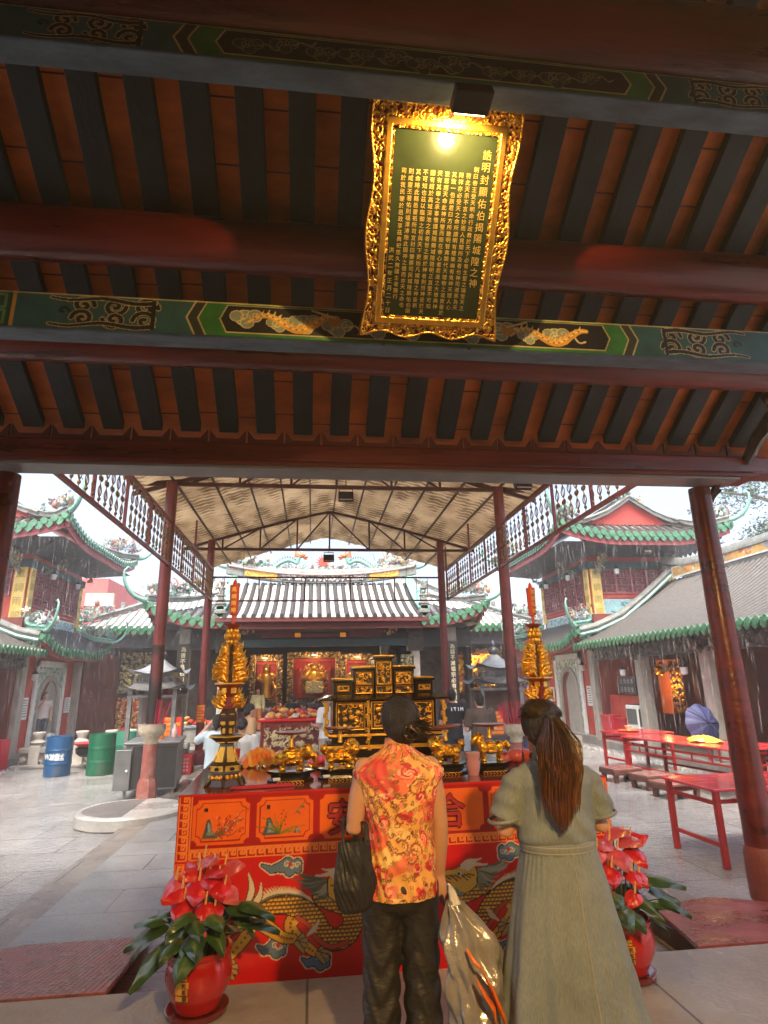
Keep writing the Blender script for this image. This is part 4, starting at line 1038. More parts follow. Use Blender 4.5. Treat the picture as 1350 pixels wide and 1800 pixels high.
# right gallery interior: red bay wall, self-glowing niche wall, gilded boards, plaque with two lines
MB().b2(X(.5), X(.6), 16.15, 18.3, GZ+.2, 1.1).build('bay_wall', M['red_wall'], g1, 0)
MB().b2(X(1.9), X(2.0), 16.7, 17.8, .55, 2.1).build('glow_niche', mat('glowing orange niche wall', (.75,.16,.03), .6, emit=((1,.22,.03), .04)), g1, 0)  # wall emits a faint glow of its own, standing in for lamplight
p = Paint(.62, 1.5, .02); carve(p, 12, .12); mt = gilded(p)
p.mesh('gilded_board', M['carved'], g1, (X(1.85), 17.1, .55), (0,-1,0), (0,0,1), .05, None, mt, local=False)
couplet(g1, (X(.46), 9.9, -.1), (0,-1,0), .32, 2.2, '風調雨順合境', M['black_lacquer'], M['gold_paint'])
couplet(g1, (X(1.3), 11.0, -.1), (0,-1,0), .32, 2.2, '敬神如在平安', M['black_lacquer'], M['gold_paint'])
MB().tube([(X(.9),13.9,2.2),(X(.9),13.9,2.0)], .02, 6).build('lantern_hook', M['black_metal'], g1)
def gold_cluster(name, par, c, r, n, seed):
    rg = random.Random(seed); mb = MB()
    for k in range(n):
        d = Vector((rg.gauss(0,1),rg.gauss(0,1),rg.gauss(0,1))).normalized()*r*rg.uniform(.3,1)
        mb.ell(Vector(c)+d, r*rg.uniform(.25,.45), 8, 6)
    return mb.build(name, M['gold'], par, 60)
lan = thing('hanging_lamp', 'golden round lamp glowing in the bay behind the first stone column', 'lamp', (X(1.55),16.95,2.2))
gold_cluster('lamp_body', lan, (X(1.55),16.95,1.85), .2, 26, 3); MB().tube([(X(1.55),16.95,2.0),(X(1.55),16.95,2.6)],.012,6).build('chain', M['gold'], lan)
nl = bpy.data.lights.new('niche_light','POINT'); nl.energy = 4; nl.color = (1,.55,.2); nl.shadow_soft_size = .1
no = bpy.data.objects.new('lamp_light', nl); COL.objects.link(no); no.parent = lan; no.location = (-.1,.0,-.85)
dp = MB().b2(X(.42), X(.47), 16.5, 17.5, 1.15, 1.65).build('dark_name_board', mat('dark slate board', (.03,.035,.05), .4), g1, 0)
letters(letters(MB(), '文明燒香', (X(.415),17.3,1.5), .15, .2, (0,-1,0), (0,0,1), False), '注意安全', (X(.415),17.3,1.28), .15, .2, (0,-1,0), (0,0,1), False).build('board_text', mat('pale lettering', (.5,.5,.5), .5), dp, 0)
# ---------------------------------------------------------------- main temple
mt_ = thing('main_temple', 'main temple hall facing us, pale striped tile roof with dragon ridge, gilt altars inside', 'temple', (.35, 24, GZ))
TM = mt_
e_y = 22.2
cen = Roof((-3.35,e_y,3.98), (4.2,e_y,3.98), (0,1,0), 3.6, 1.75, 22, .35); cen.build(TM, .092, mat('white wet pan tile', (.50,.51,.51), .3, 0, .25, 14, .25, 40, rvar=.12), M['tile_row'], trim=False, fascia=.0, m=14)
MB().b2(-3.5, 4.35, e_y-.05, e_y+.1, 3.80, 3.95).b2(-3.3, 4.15, e_y+.1, e_y+.25, 3.55, 3.82).build('eave_beam', mat('dark maroon beam', (.13,.03,.032), .6), TM, 0)
mb = MB()
for i in range(22):
    x = -3.35+7.55*(i+.5)/22; mb.tube([(x,e_y-.02,4.0),(x,e_y-.07,4.0)], .085, 10)
mb.build('row_ends', M['tile_row'], TM, 30)
# lower hipped side roofs with upturned corners
for s, xa, xb in ((-1,-3.3,-5.95),(1,4.15,6.65)):
    rs = Roof((min(xa,xb),e_y,3.92),(max(xa,xb),e_y,3.92),(0,1,0),2.3,.95,8,.3,.62 if s<0 else 0,.62 if s>0 else 0,2.3,2.3 if s<0 else 0,2.3 if s>0 else 0)
    rs.build(TM,.06,M['tile_pan'],tip=1.5,fascia=.25)
    rt = Roof((xb,e_y,3.92),(xb,27.5,3.92),(-s,0,0),2.4,.95,18,.3,.62,0,2.3,2.3,0); rt.build(TM,.06,M['tile_pan_pale'],tip=1.4,fascia=.2)
    c1 = V(xb,e_y,4.6); c2 = V(xb-s*2.2,e_y+2.2,5.05)
    ridge(TM, [c2, c2.lerp(c1,.4)-V(0,0,.16), c2.lerp(c1,.75)-V(0,0,.12), c1], .22, .22, M['ridge_grey'])
    curl_tail(TM, c1, (s*.8,-.5,0), .95, .1); shards(TM, [c2.lerp(c1,.4)+V(0,0,.2), c1+V(0,0,.3)], 110, .17, .12, 5+s)
    # end rib of the main roof with a small pagoda finial
    xr = xa+s*.05
    rp = [V(xr,e_y+3.5*v,4.12+1.75*(.65*v+.35*v*v)) for v in np.linspace(0,1,8)]
    ridge(TM, rp, .28, .26, M['teal'], 'end_rib')
    f = MB()
    for k,(w_,h_) in enumerate(((.42,.14),(.3,.2),(.36,.08),(.24,.22),(.3,.08),(.2,.2),(.26,.07),(.1,.22))):
        z = 4.1+sum(q[1] for q in ((.42,.14),(.3,.2),(.36,.08),(.24,.22),(.3,.08),(.2,.2),(.26,.07),(.1,.22))[:k]); f.box((xr,e_y+.15,z+h_/2),(w_,w_,h_))
    f.build('ridge_finial', M['ridge_grey'], TM, 0, bevel=.02); shards(TM, [(xr,e_y+.1,4.4),(xr,e_y+.1,5.3)], 30, .12, .07, 60+s)
    MB().add([(xb-s*.2,e_y+.2,3.75),(xa,e_y+.2,3.75),(xa,e_y+1.6,3.55),(xb-s*1.3,e_y+1.6,3.55),(xb-s*.2,27,3.75),(xb-s*1.3,27,3.55)], [(0,1,2,3),(0,3,5,4)]).build('eave_underside', M['soffit_dark'], TM, 0)
# main ridge: concave, with painted band, dragons and a sun disc
def rz(x): return 5.78+.42*abs((x-.42)/4.1)**2.2
ry = e_y+3.6
ridge(TM, [(x,ry,rz(x)) for x in np.linspace(-3.7,4.55,24)], .3, .62, M['ridge_grey'], 'main_ridge')
for x0_, x1_, c_, nm in ((-2.9,-1.55,(.62,.36,.05),'band_panel'),(-1.4,2.3,(.06,.06,.075),'band_panel'),(2.45,3.75,(.62,.36,.05),'band_panel')):
    p = Paint(x1_-x0_, .3, .02); carve(p, int(x0_*10)+40, .11)
    p.C[:] = np.where(p.H[...,None] > .35, (.62,.6,.58) if c_[0] < .1 else (.75,.5,.1), c_)
    pp = p.mesh(nm, M['mural'], TM, (x0_,ry-.17,5.84), (1,0,0), (0,0,1), .03, local=False)
    for v in pp.data.vertices: v.co.z += rz(v.co.x+.35)-5.78
MB().tube([(x,ry-.2,rz(x)+.36) for x in np.linspace(-3.6,4.45,20)], .045, 6).build('ridge_moulding', mat('pink ridge moulding', (.55,.36,.33), .6), TM)
for s in (-1,1): curl_tail(TM, (.42+s*4.1,ry,6.5), (s,0,0), .9, .1); shards(TM, [(.42+s*2.7,ry,6.5),(.42+s*4.0,ry,6.75)], 120, .2, .13, 88+s)
shards(TM, [(-2.2,ry,6.38),(.42,ry,6.32),(3.0,ry,6.38)], 170, .1, .09, 90)
def ridge_dragon(s):
    c = []; x0 = .42+s*1.05
    for t in np.linspace(0,1,40):
        c.append(V(x0+s*(2.1*t), ry+.04*sin(9*t), 6.55+.24*sin(pi*2*t*1.05+.2)+.15*t*(1-t)))
    c = [V(x0-s*.02,ry,7.0), V(x0+s*.02,ry,6.85), V(x0+s*.05,ry,6.7)]+c[2:]
    r = np.concatenate([np.linspace(.07,.1,12), np.linspace(.1,.03,len(c)-12)])
    d = MB().tube(c, r, 8).build('ridge_dragon', M['teal'], TM)
    h = MB().ell((x0-s*.12,ry,7.02),(.19,.11,.11),10,7).ell((x0-s*.28,ry,6.96),(.12,.08,.06),8,6).tube([(x0-s*.2,ry,6.9),(x0-s*.32,ry,6.86),(x0-s*.36,ry,6.9)],[.05,.035,.01],6)
    for k in range(7): h.tube([(x0-s*.02,ry,7.0),(x0+s*.14,ry+.03*k-.1,7.0+.05*k-.05),(x0+s*(.26-.02*k),ry,7.03+.07*k-.1)],[.04,.03,.005],5)
    for k in (0,1): h.tube([(x0-s*.1,ry-.04+.08*k,7.1),(x0-s*.02,ry,7.22),(x0+s*.1,ry,7.26)],[.03,.02,.006],5)
    h.build('dragon_head', mat('orange red glaze', (.55,.15,.05), .35, 0, .5, 12, .2, 40), d)
    sp = MB()
    for k in range(4,len(c)-3,2): sp.add([c[k]+V(-.06,0,.06), c[k]+V(.06,0,.06), c[k]+V(s*.03,0,r[k]+.12)], [(0,1,2)])
    for k in (8,20): sp.tube([c[k], c[k]+V(s*.08,-.03,-.16), c[k]+V(-s*.08,-.03,-.22)], [.04,.03,.015], 6)
    sp.build('dragon_spines', M['green_glaze'], d, 0)
ridge_dragon(1); ridge_dragon(-1)
mb = MB().cyl((.42,ry-.06,6.72),(.42,ry+.06,6.72),.2,.2,24)
for k in range(14):
    a = 2*pi*k/14; mb.add([(.42+.21*cos(a-.16),ry,6.72+.21*sin(a-.16)),(.42+.21*cos(a+.16),ry,6.72+.21*sin(a+.16)),(.42+.36*cos(a),ry,6.72+.36*sin(a))],[(0,1,2)])
mb.build('sun_disc', mat('red sun disc', (.62,.07,.04), .4), TM, 40)
MB().tube([(.42,ry,6.3),(.42,ry,6.55)],[.16,.05],8).build('disc_stand', M['teal'], TM)
# rear roof slope so the ridge has a back
Roof((4.2,ry+3.6,3.98),(-3.35,ry+3.6,3.98),(0,-1,0),3.6,1.75,20,.35).build(TM,.075,M['tile_pan'],M['tile_row'],False,0)
# platform, columns, lintels
MB().b2(-5.4, 6.0, 22.6, 36, GZ, -.1).build('platform', M['bluestone'], TM, 0)
for x, txt in ((-4.72,'為善不昌祖宗必有餘殃殃盡則昌'),(5.42,'為惡不滅祖宗必有餘德德盡則滅')):
    MB().b2(x-.2,x+.2,23.2,23.6,-.3,3.75).build('stone_column', M['stone_col'], TM, 0, bevel=.03)
    couplet(TM, (x,23.2,-.05), (1,0,0), .42, 3.15, txt, M['black_lacquer'], mat('cream lettering', (.72,.66,.45), .5))
for x in (-3.25, 3.95):
    c = MB().b2(x-.16,x+.16,23.0,23.32,-.1,3.3).build('stone_column', M['stone_col'], TM, 0, bevel=.03)
    MB().b2(x-.3,x+.3,22.95,23.4,2.75,3.6).build('carved_capital', mat('dark carved timber', (.06,.055,.05), .6, 0, .8, 9, .8, 16), c, 0)
    p = Paint(.5,2.4,.03); carve(p, int(x*3)+20, .14); p.C[:] = np.where(p.H[...,None]>.4,(.35,.28,.12),(.02,.03,.035))
    p.mesh('couplet_board', M['mural'], TM, (x-.25+(.35 if x < 0 else -.35),22.94,.2), (1,0,0), (0,0,1), .03, local=False)
MB().b2(-3.6,4.3,23.0,23.3,2.95,3.22).build('lintel', M['blue_beam'], TM, 0)
MB().b2(-3.6,4.3,23.05,23.3,3.22,3.5).build('upper_lintel', mat('near black timber', (.02,.02,.024), .5), TM, 0)
for (a,b,z) in ((-1.9,2.6,3.34),(-2.5,-.75,3.48),(1.4,3.2,3.48)): MB().b2(a,b,22.9,23.02,z-.07,z+.07).build('red_lintel_board', MATS['dark maroon beam'], TM, 0)
for x in (-2.35, 3.05): shards(TM, [(x-.2,22.92,3.4),(x+.2,22.92,3.5)], 24, .07, .07, int(x*9)+50, 'gilt_corner', [(.55,.45,.2),(.3,.33,.25),(.5,.25,.1)])
for x in (-.55, 1.15): MB().box((x,22.87,3.36),(.22,.05,.16)).build('gilt_bracket', M['gold'], TM, 0)
for s, xa, xb in ((-1,-5.6,-3.6),(1,4.3,6.2)):
    MB().b2(xa,xb,23.3,23.6,2.9,3.6).build('side_lintel', mat('near black timber', (.02,.02,.024), .5), TM, 0)
    MB().b2(xa,xb,26.2,26.4,-.1,3.3).build('side_wall_panel', mat('weathered grey brown panel', (.16,.12,.10), .7, 0, .4, 3, .4, 12), TM, 0)
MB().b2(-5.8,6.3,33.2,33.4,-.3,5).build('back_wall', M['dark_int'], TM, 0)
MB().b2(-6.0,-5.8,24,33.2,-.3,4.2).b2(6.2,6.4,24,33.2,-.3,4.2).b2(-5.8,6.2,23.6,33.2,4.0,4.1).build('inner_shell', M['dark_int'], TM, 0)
# three gilded altar niches
def niche(x, w_, z0, z1, y, seed):
    n = MB().b2(x-w_/2,x+w_/2,y+.55,y+.6,z0,z1).build('niche_back', mat('red silk hanging', (.5,.012,.008), .6, 0, .15, 6), TM, 0)
    f = .3; p = Paint(w_+2*f, z1-z0+f+.15, .025); carve(p, seed, .13)
    inn = (p.U > f) & (p.U < w_+f) & (p.W > .15) & (p.W < .15+z1-z0)
    e = np.maximum(np.maximum(f-p.U, p.U-w_-f), np.maximum(.15-p.W, p.W-.15-(z1-z0)))
    p.H = np.where((e > 0) & (e < .04), 1, p.H); mk = gilded(p, (.05,.02,.01), (.42,.24,.06))
    p.mesh('gilded_surround', M['carved'], n, (x-w_/2-f,y,z0-.15), (1,0,0), (0,0,1), .06, ~inn, mk*.6, local=False)
    MB().b2(x-w_/2-f,x+w_/2+f,y+.02,y+.62,z0-.9,z0-.16).build('altar_base', mat('dark carved timber', (.06,.055,.05), .6), n, 0)
    MB().b2(x-w_/2,x+w_/2,y+.3,y+.55,z1-.15,z1-.05).build('valance', MATS['red silk hanging'], n, 0)
    L = bpy.data.lights.new('assumed_niche_light','POINT'); L.energy = 15; L.color = (1,.72,.4); L.shadow_soft_size = .08
    o = bpy.data.objects.new('assumed_niche_light', L); COL.objects.link(o); o.parent = n; o.location = Vector((x,y-.75,z1+.0))-TM.location
    mb = MB().box((x,y-.75,z1+.12),(.3,.06,.06)).bar((x,y-.75,z1+.12),(x,y+.02,z1+.12),.02); mb.build('assumed_niche_lamp', M['white_trim'], n, 0)  # assumed lamp, added in front of each niche to light its statue
    return n
NY = 29.0
niche(.12,1.95,.95,2.75,NY,3); niche(-2.12,.95,.95,2.65,NY,4); niche(2.1,.95,.95,2.65,NY,5)
def deity(label, x, z, h, seated, seed, throne=False):
    t = thing('deity_statue', label, 'statue', (x,NY+.3,z)); s_ = h
    y = NY+.3
    if seated:
        mb = MB().lathe([(.36*s_,0),(.4*s_,.08*s_),(.3*s_,.25*s_),(.27*s_,.38*s_),(.22*s_,.5*s_),(.25*s_,.62*s_),(.2*s_,.7*s_),(.07*s_,.74*s_)],(x,y,z),16,1,.7)
        for s in (-1,1): mb.tube([(x+s*.22*s_,y,z+.66*s_),(x+s*.32*s_,y-.05,z+.48*s_),(x+s*.12*s_,y-.2*s_,z+.4*s_)],[.09*s_,.1*s_,.07*s_],8); mb.ell((x+s*.2*s_,y-.15*s_,z+.14*s_),(.17*s_,.18*s_,.12*s_),8,6)
    else:
        mb = MB().lathe([(.2*s_,0),(.17*s_,.1*s_),(.15*s_,.3*s_),(.17*s_,.5*s_),(.2*s_,.66*s_),(.17*s_,.76*s_),(.05*s_,.82*s_)],(x,y,z),14,1,.7)
        sg = 1 if seed % 2 else -1
        mb.tube([(x-sg*.17*s_,y,z+.74*s_),(x-sg*.33*s_,y-.05,z+.66*s_),(x-sg*.2*s_,y-.15*s_,z+.58*s_)],[.08*s_,.08*s_,.05*s_],8)
        mb.tube([(x+sg*.17*s_,y,z+.74*s_),(x+sg*.28*s_,y-.05,z+.6*s_),(x+sg*.12*s_,y-.15*s_,z+.52*s_)],[.08*s_,.08*s_,.05*s_],8)
        mb.tube([(x-sg*.2*s_,y-.02,z+.5*s_),(x-sg*.3*s_,y,z+.3*s_),(x-sg*.22*s_,y,z+.05*s_)],[.05*s_,.07*s_,.03*s_],6)
    b = mb.build('robed_body', M['gold'], t)
    MB().ell((x,y-.02,z+(.84 if seated else .9)*s_),(.105*s_,.1*s_,.12*s_),12,9).lathe([(.11*s_,.0),(.13*s_,.03*s_),(.09*s_,.1*s_),(.03*s_,.15*s_)],(x,y,z+(.9 if seated else .96)*s_),10).build('head', M['gold'], t)
    if throne:
        th = MB()
        for s in (-1,1):
            th.box((x+s*.52*s_,y+.05,z+.35*s_),(.09,.12,.75*s_)); th.ell((x+s*.52*s_,y+.05,z+.78*s_),.09,8,6)
        th.build('throne_post', mat('red gilt throne', (.5,.05,.02), .4, .2), t, 30)
        p = Paint(1.0*s_,1.05*s_,.02); carve(p,seed,.12); mk = gilded(p,(.3,.05,.01))
        p.mesh('throne_back', M['carved'], t, (x-.5*s_,y+.16,z), (1,0,0),(0,0,1),.05,((p.U-.5*s_)**2/(.5*s_)**2+(p.W-.4*s_)**2/(.65*s_)**2)<1,mk,local=False)
        p = Paint(.6*s_,.4*s_,.02); carve(p,seed+1,.1); mk = gilded(p,(.5,.45,.3),(.7,.6,.35)); p.mesh('throne_front', M['carved'], t, (x-.3*s_,y-.3*s_,z-.04),(1,0,0),(0,0,1),.03,None,mk,local=False)
deity('large seated gilt deity on a red throne in the central niche', .12, 1.2, 1.35, True, 3, True)
deity('standing gilt guardian with raised arm in the left altar niche', -2.12, 1.0, 1.4, False, 4)
deity('small standing gilt monk like figure in the right altar niche', 2.1, 1.0, 1.35, False, 5)
# inner couplets and dark posts
for x, y, tx in ((-3.55,26.6,'是非算之'),(3.2,26.6,'善惡人')):
    MB().b2(x-.2,x+.2,y,y+.35,-.1,3.6).build('inner_column', M['stone_col'], TM, 0)
    couplet(TM, (x+.34,y-.02,.9), (1,0,0), .42, 2.1, tx, M['black_lacquer'], MATS['cream lettering'])
# figure with red robe low left, gilt relief panels in red at right
p = Paint(1.6,1.5,.02); carve(p,77,.3); carve(p,78,.16); mk = gilded(p,(.55,.03,.015),(.86,.5,.08))
r_ = thing('relief_panel', 'gilt figures relief on red ground right of the outer couplet column', 'relief', (6.6,24.8,1.0))
p.mesh('relief', M['carved'], r_, (5.85,24.6,1.15), (1,0,0),(0,0,1),.12,None,mk,local=False); MB().b2(5.8,7.5,24.63,24.75,1.1,2.7).build('backboard', MATS['red silk hanging'], r_, 0)
rl = bpy.data.lights.new('assumed_relief_light','POINT'); rl.energy = 12; rl.color = (1,.75,.42); rl.shadow_soft_size = .1
ro = bpy.data.objects.new('assumed_relief_light', rl); COL.objects.link(ro); ro.parent = r_; ro.location = (0,-.7,1.4)
MB().box((6.6,24.1,2.62),(.3,.08,.06)).bar((6.6,24.14,2.62),(6.6,24.7,2.62),.02).build('assumed_relief_lamp', M['black_metal'], r_, 0)  # assumed lamp, added to light the gilt relief

# ---------------------------------------------------------------- wings either side of the temple
def wing(label, s, x_in, x_out, seed):
    t = thing('temple_wing', label, 'hall', ((x_in+x_out)/2, 28, GZ)); lo, hi = min(x_in,x_out), max(x_in,x_out)
    r = Roof((lo,26.4,3.98),(hi,26.4,3.98),(0,1,0),5.2,2.9,int((hi-lo)/.3),.25,0,0,1.6, 5.0 if s<0 else 0, 5.0 if s>0 else 0)
    r.build(t,.06,mat('white wet pan tile', (.62,.63,.62), .3),M['ridge_grey'],tip=1.5,fascia=.14)
    xo = lo if s < 0 else hi
    pr = [r.P((0 if s<0 else r.L)+(-s)*5.0*v, v, .05) for v in np.linspace(0,1,10)]
    ridge(t, pr, .3, .22, M['ridge_grey'], 'hip_ridge')
    for v in (2,3,4): MB().box(pr[v]+V(0,0,.3),(.16,.16,.32)).build('ridge_finial', M['ridge_grey'], t, 0)
    shards(t, [pr[0]+V(0,0,.2), pr[2]+V(0,0,.2)], 70, .2, .14, seed)
    MB().b2(lo+.5,hi,26.8,27.0,3.2,3.85).build('lintel', M['soffit_dark'], t, 0)
    MB().b2(lo+.5,hi,27.6,27.8,GZ,4.2).build('front_wall', mat('dark weathered panel', (.075,.06,.06), .7, 0, .4, 2, .3, 10), t, 0)
    xp = -7.55 if s < 0 else 8.15
    for nm, za, zb, g, rr in (('gilded_screen',1.35,3.1,(.02,.05,.05),(.62,.5,.18)),('gilded_screen',-.25,1.2,(.3,.02,.015),(.72,.5,.16))):
        p = Paint(1.35, zb-za, .025); carve(p, seed+int(za*3)+9, .17)
        if za > 1: p.disc((.7,.95),.38,None,0.)
        mk = gilded(p, g, rr, .15, .5); e = np.minimum(np.minimum(p.U,p.w-p.U),np.minimum(p.W,p.h-p.W)); p.C[e<.05] = (.05,.03,.03)
        p.mesh(nm, M['carved'], t, (xp-.68,27.5,za),(1,0,0),(0,0,1),.05,None,mk*.5,local=False)
    for x in (xp-1.15, xp+1.1): MB().b2(x-.22,x+.22,27.0,27.4,GZ,3.5).build('stone_column', M['stone_col'], t, 0)
    MB().b2(lo-1,hi,26.6,30,GZ,-.1).build('plinth', M['bluestone'], t, 0)
    return t
wing('left temple wing with pale striped roof and tall gilt carved screen', -1, -3.5, -10.2, 14)
wing('right temple wing behind the metal incense burner, pale striped roof', 1, 4.3, 10.4, 15)
# red outer wall pieces beside the wings
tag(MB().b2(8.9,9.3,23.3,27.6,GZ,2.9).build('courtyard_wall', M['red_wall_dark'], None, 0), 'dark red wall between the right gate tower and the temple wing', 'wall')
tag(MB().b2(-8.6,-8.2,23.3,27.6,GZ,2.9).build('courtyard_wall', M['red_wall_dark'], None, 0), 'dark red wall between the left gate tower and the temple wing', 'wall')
# far buildings and the tree beyond
fb = thing('red_building', 'plain red building with roof terrace rising behind the left gate tower', 'building', (-15,42,GZ))
MB().b2(-19,-13.2,40,50,GZ,8.4).build('wall', mat('bright red plaster', (.6,.1,.09), .7, 0, .08, 2), fb, 0)
MB().b2(-14.4,-12.7,39.7,40,6.6,7.4).build('cornice', mat('cream cornice', (.65,.5,.36), .6), fb, 0)
MB().b2(-16.5,-13.8,39.92,39.99,2.2,4.4).build('window', mat('blue grey glass', (.2,.28,.32), .2), fb, 0)
hb = thing('high_rise', 'pale far high rise block in the haze right of the candle', 'building', (52,150,GZ))
MB().b2(46,53,150,160,GZ,29).b2(53,58,152,160,GZ,24).build('tower_block', mat('hazy pale concrete', (.5,.6,.65), .8, 0, .05), hb, 0)
mb = MB()
for k in range(9):
    for j in range(3): mb.b2(47+j*2.1,48.3+j*2.1,149.9,150,4+k*2.7,5.4+k*2.7)
mb.build('window_band', mat('hazy window', (.36,.46,.52), .5), hb, 0)
tr = thing('tree', 'leafy tree branch reaching over the right gallery roof', 'tree', (24,24,GZ))
rg = random.Random(12)
MB().tube([(26,25,GZ),(25.6,24.8,4),(24.5,24.6,8),(23,24.4,10.5)],[.5,.42,.3,.16],10).tube([(24.8,24.6,7.5),(22.5,24.2,9.0),(20.3,24,9.6),(18.2,24,9.75)],[.22,.14,.08,.03],8).tube([(24.9,24.6,6.5),(22.8,24.3,7.4),(20.6,24,7.9)],[.18,.1,.04],8).build('trunk', mat('grey bark', (.12,.10,.085), .8, 0, .3, 8, .5, 20), tr)
mb = MB(); cols = []
for (cx,cy,cz,rr,n) in ((21.5,24,8.1,1.7,1500),(23.6,24.4,8.0,1.9,1400),(19.6,24,9.7,1.0,420),(21.6,24.2,10.3,1.6,1200),(18.6,24,8.9,.8,150),(24.5,24,10.5,2.2,1400),(20.2,24,7.4,.7,260)):
    sub = [(cx+rg.gauss(0,rr*.5),cy+rg.gauss(0,rr*.5),cz+rg.gauss(0,rr*.4)) for _ in range(9)]
    for k in range(n):
        c = rg.choice(sub); p = V(c[0]+rg.gauss(0,rr*.22),c[1]+rg.gauss(0,rr*.22),c[2]+rg.gauss(0,rr*.17)); a = Euler((rg.uniform(-.9,.9),rg.uniform(-.9,.9),rg.uniform(0,6.28))).to_matrix(); s_ = rg.uniform(.06,.12)
        o = len(mb.v); mb.add([p+a@V(-s_,0,0),p+a@V(0,-s_*.45,.02),p+a@V(s_,0,0),p+a@V(0,s_*.45,.02)],[(0,1,2,3)]); g = rg.uniform(.6,1.5); cols += [(.05*g,.105*g,.045*g)]*4
mb.build('crown', amat('leaf colour', .45, 0, 0), tr, 0, col=np.array(cols))
# ---------------------------------------------------------------- smooth solid from overlapping shapes
def meld(mb, vox=.012, it=4, name='solid', m=None, parent=None, local=False, fac=.5, col=None):
    """join overlapping closed shapes of a builder into ONE continuous skin"""
    me = bpy.data.meshes.new(name); me.from_pydata(mb.v, [], mb.f); me.validate()
    o = bpy.data.objects.new(name, me); COL.objects.link(o)
    r = o.modifiers.new('r','REMESH'); r.mode = 'VOXEL'; r.voxel_size = vox
    s = o.modifiers.new('s','SMOOTH'); s.iterations = it; s.factor = fac
    dg = bpy.context.evaluated_depsgraph_get(); dg.update()
    me2 = bpy.data.meshes.new_from_object(o.evaluated_get(dg)); me2.name = name
    bpy.data.objects.remove(o); bpy.data.meshes.remove(me)
    if parent is not None and not local: me2.transform(WM(parent).inverted())
    return finish(me2, name, m, parent, 180, 0, None)
# ---------------------------------------------------------------- long offering table with printed front cloth
TL, TD, TH = 2.81, 1.75, 1.25
tb = thing('offering_table', 'long red offering table with printed dragon and orange panel front cloth', 'table', (-.795, 4.09, WZ), R(2.2))
def TW(u, y, z=TH): return tb.matrix_basis @ Vector((u, y, z))
tb.matrix_basis   # world placement of the table
topm = mat('dark red veined table top', (.17,.03,.022), .12, 0, .3, 2, .03, 20, coat=.5)
_nt = topm.node_tree; _b = _nt.nodes['Principled BSDF']
_tc = _nt.nodes.new('ShaderNodeTexCoord'); _wv = _nt.nodes.new('ShaderNodeTexWave'); _wv.wave_type = 'RINGS'; _wv.inputs['Scale'].default_value = 1.6; _wv.inputs['Distortion'].default_value = 9; _wv.inputs['Detail'].default_value = 3; _wv.inputs['Detail Scale'].default_value = 1.2
_cr = _nt.nodes.new('ShaderNodeValToRGB'); _cr.color_ramp.elements[0].color = (.13,.02,.018,1); _cr.color_ramp.elements[1].color = (.25,.05,.03,1)
lk(_nt,_tc.outputs['Object'],_wv.inputs[0]); lk(_nt,_wv.outputs['Fac'],_cr.inputs[0]); lk(_nt,_cr.outputs[0],_b.inputs['Base Color'])
MB().b2(-.01,TL+.01,.02,TD,TH-.045,TH).build('table_top', topm, tb, 0, True, .006)
MB().b2(.02,TL-.02,.08,TD-.03,.0,TH-.05).build('table_body', mat('dark table body', (.08,.015,.012), .6), tb, 0, True)
RED, REDD, ORA, ORL = (.66,.006,.006), (.44,.005,.005), (.92,.15,.01), (.95,.24,.04)
p = Paint(TL, TH, .0042, RED); H_ = TH
dv = lambda d: H_-d
p.rect(0, TL, dv(.36), dv(0), REDD); p.rect(0,TL,dv(.012),dv(0),RED)
for a, b, y0, y1, n in ((.012,.072,dv(.36),dv(.01),8),(TL-.072,TL-.012,dv(.36),dv(.01),8)):
    p.rect(a-.008,b+.008,y0,y1,ORL); p.rect(a,b,y0,y1,REDD); fret(p,a+.004,b-.004,y0,y1,n,ORL,.0052,True)
p.rect(0.08,TL-.08,dv(.362),dv(.30),ORL); p.rect(.08,TL-.08,dv(.355),dv(.307),REDD); fret(p,.085,TL-.085,dv(.352),dv(.31),48,ORL,.0050)
for a, b in ((.006,.05),(TL-.05,TL-.006)):
    p.rect(a-.006,b+.006,0,dv(.375),ORL); p.rect(a,b,0,dv(.378),RED); fret(p,a+.003,b-.003,0,dv(.38),20,ORL,.0046,True)
def notched(x0,x1,d0,d1,r):
    y0, y1 = dv(d1), dv(d0); pts = []
    for cx, cy, a0 in ((x0,y0,pi/2),(x1,y0,pi),(x1,y1,1.5*pi),(x0,y1,2*pi)):
        pts += [(cx+r*cos(a0-pi/2*t), cy+r*sin(a0-pi/2*t)) for t in np.linspace(0,1,8)]
    return pts
for x0, x1 in ((.088,.425),(.468,.815),(.858,1.925),(1.965,2.312),(2.355,2.70)):
    p.poly(notched(x0,x1,.03,.282,.03), ORA)
    if x1-x0 < .6: p.stroke(notched(x0+.022,x1-.022,.05,.262,.032), .0028, REDD, closed=True)
rg = random.Random(7)
def rock(x, d, w, h):
    pts = [(x-w/2,dv(d)),(x-w*.3,dv(d-h*.5)),(x-w*.22,dv(d-h*.95)),(x-w*.02,dv(d-h)),(x+w*.12,dv(d-h*.7)),(x+w*.2,dv(d-h*.3)),(x+w*.6,dv(d))]
    p.poly(pts,(.07,.09,.11)); p.poly([(a*.55+x*.45+.005,b*.6+dv(d-h*.35)*.4) for a,b in pts],(.2,.28,.32)); p.stroke([(x-w*.1,dv(d-h*.8)),(x-w*.02,dv(d-h*.2))],.004,(.35,.45,.42))
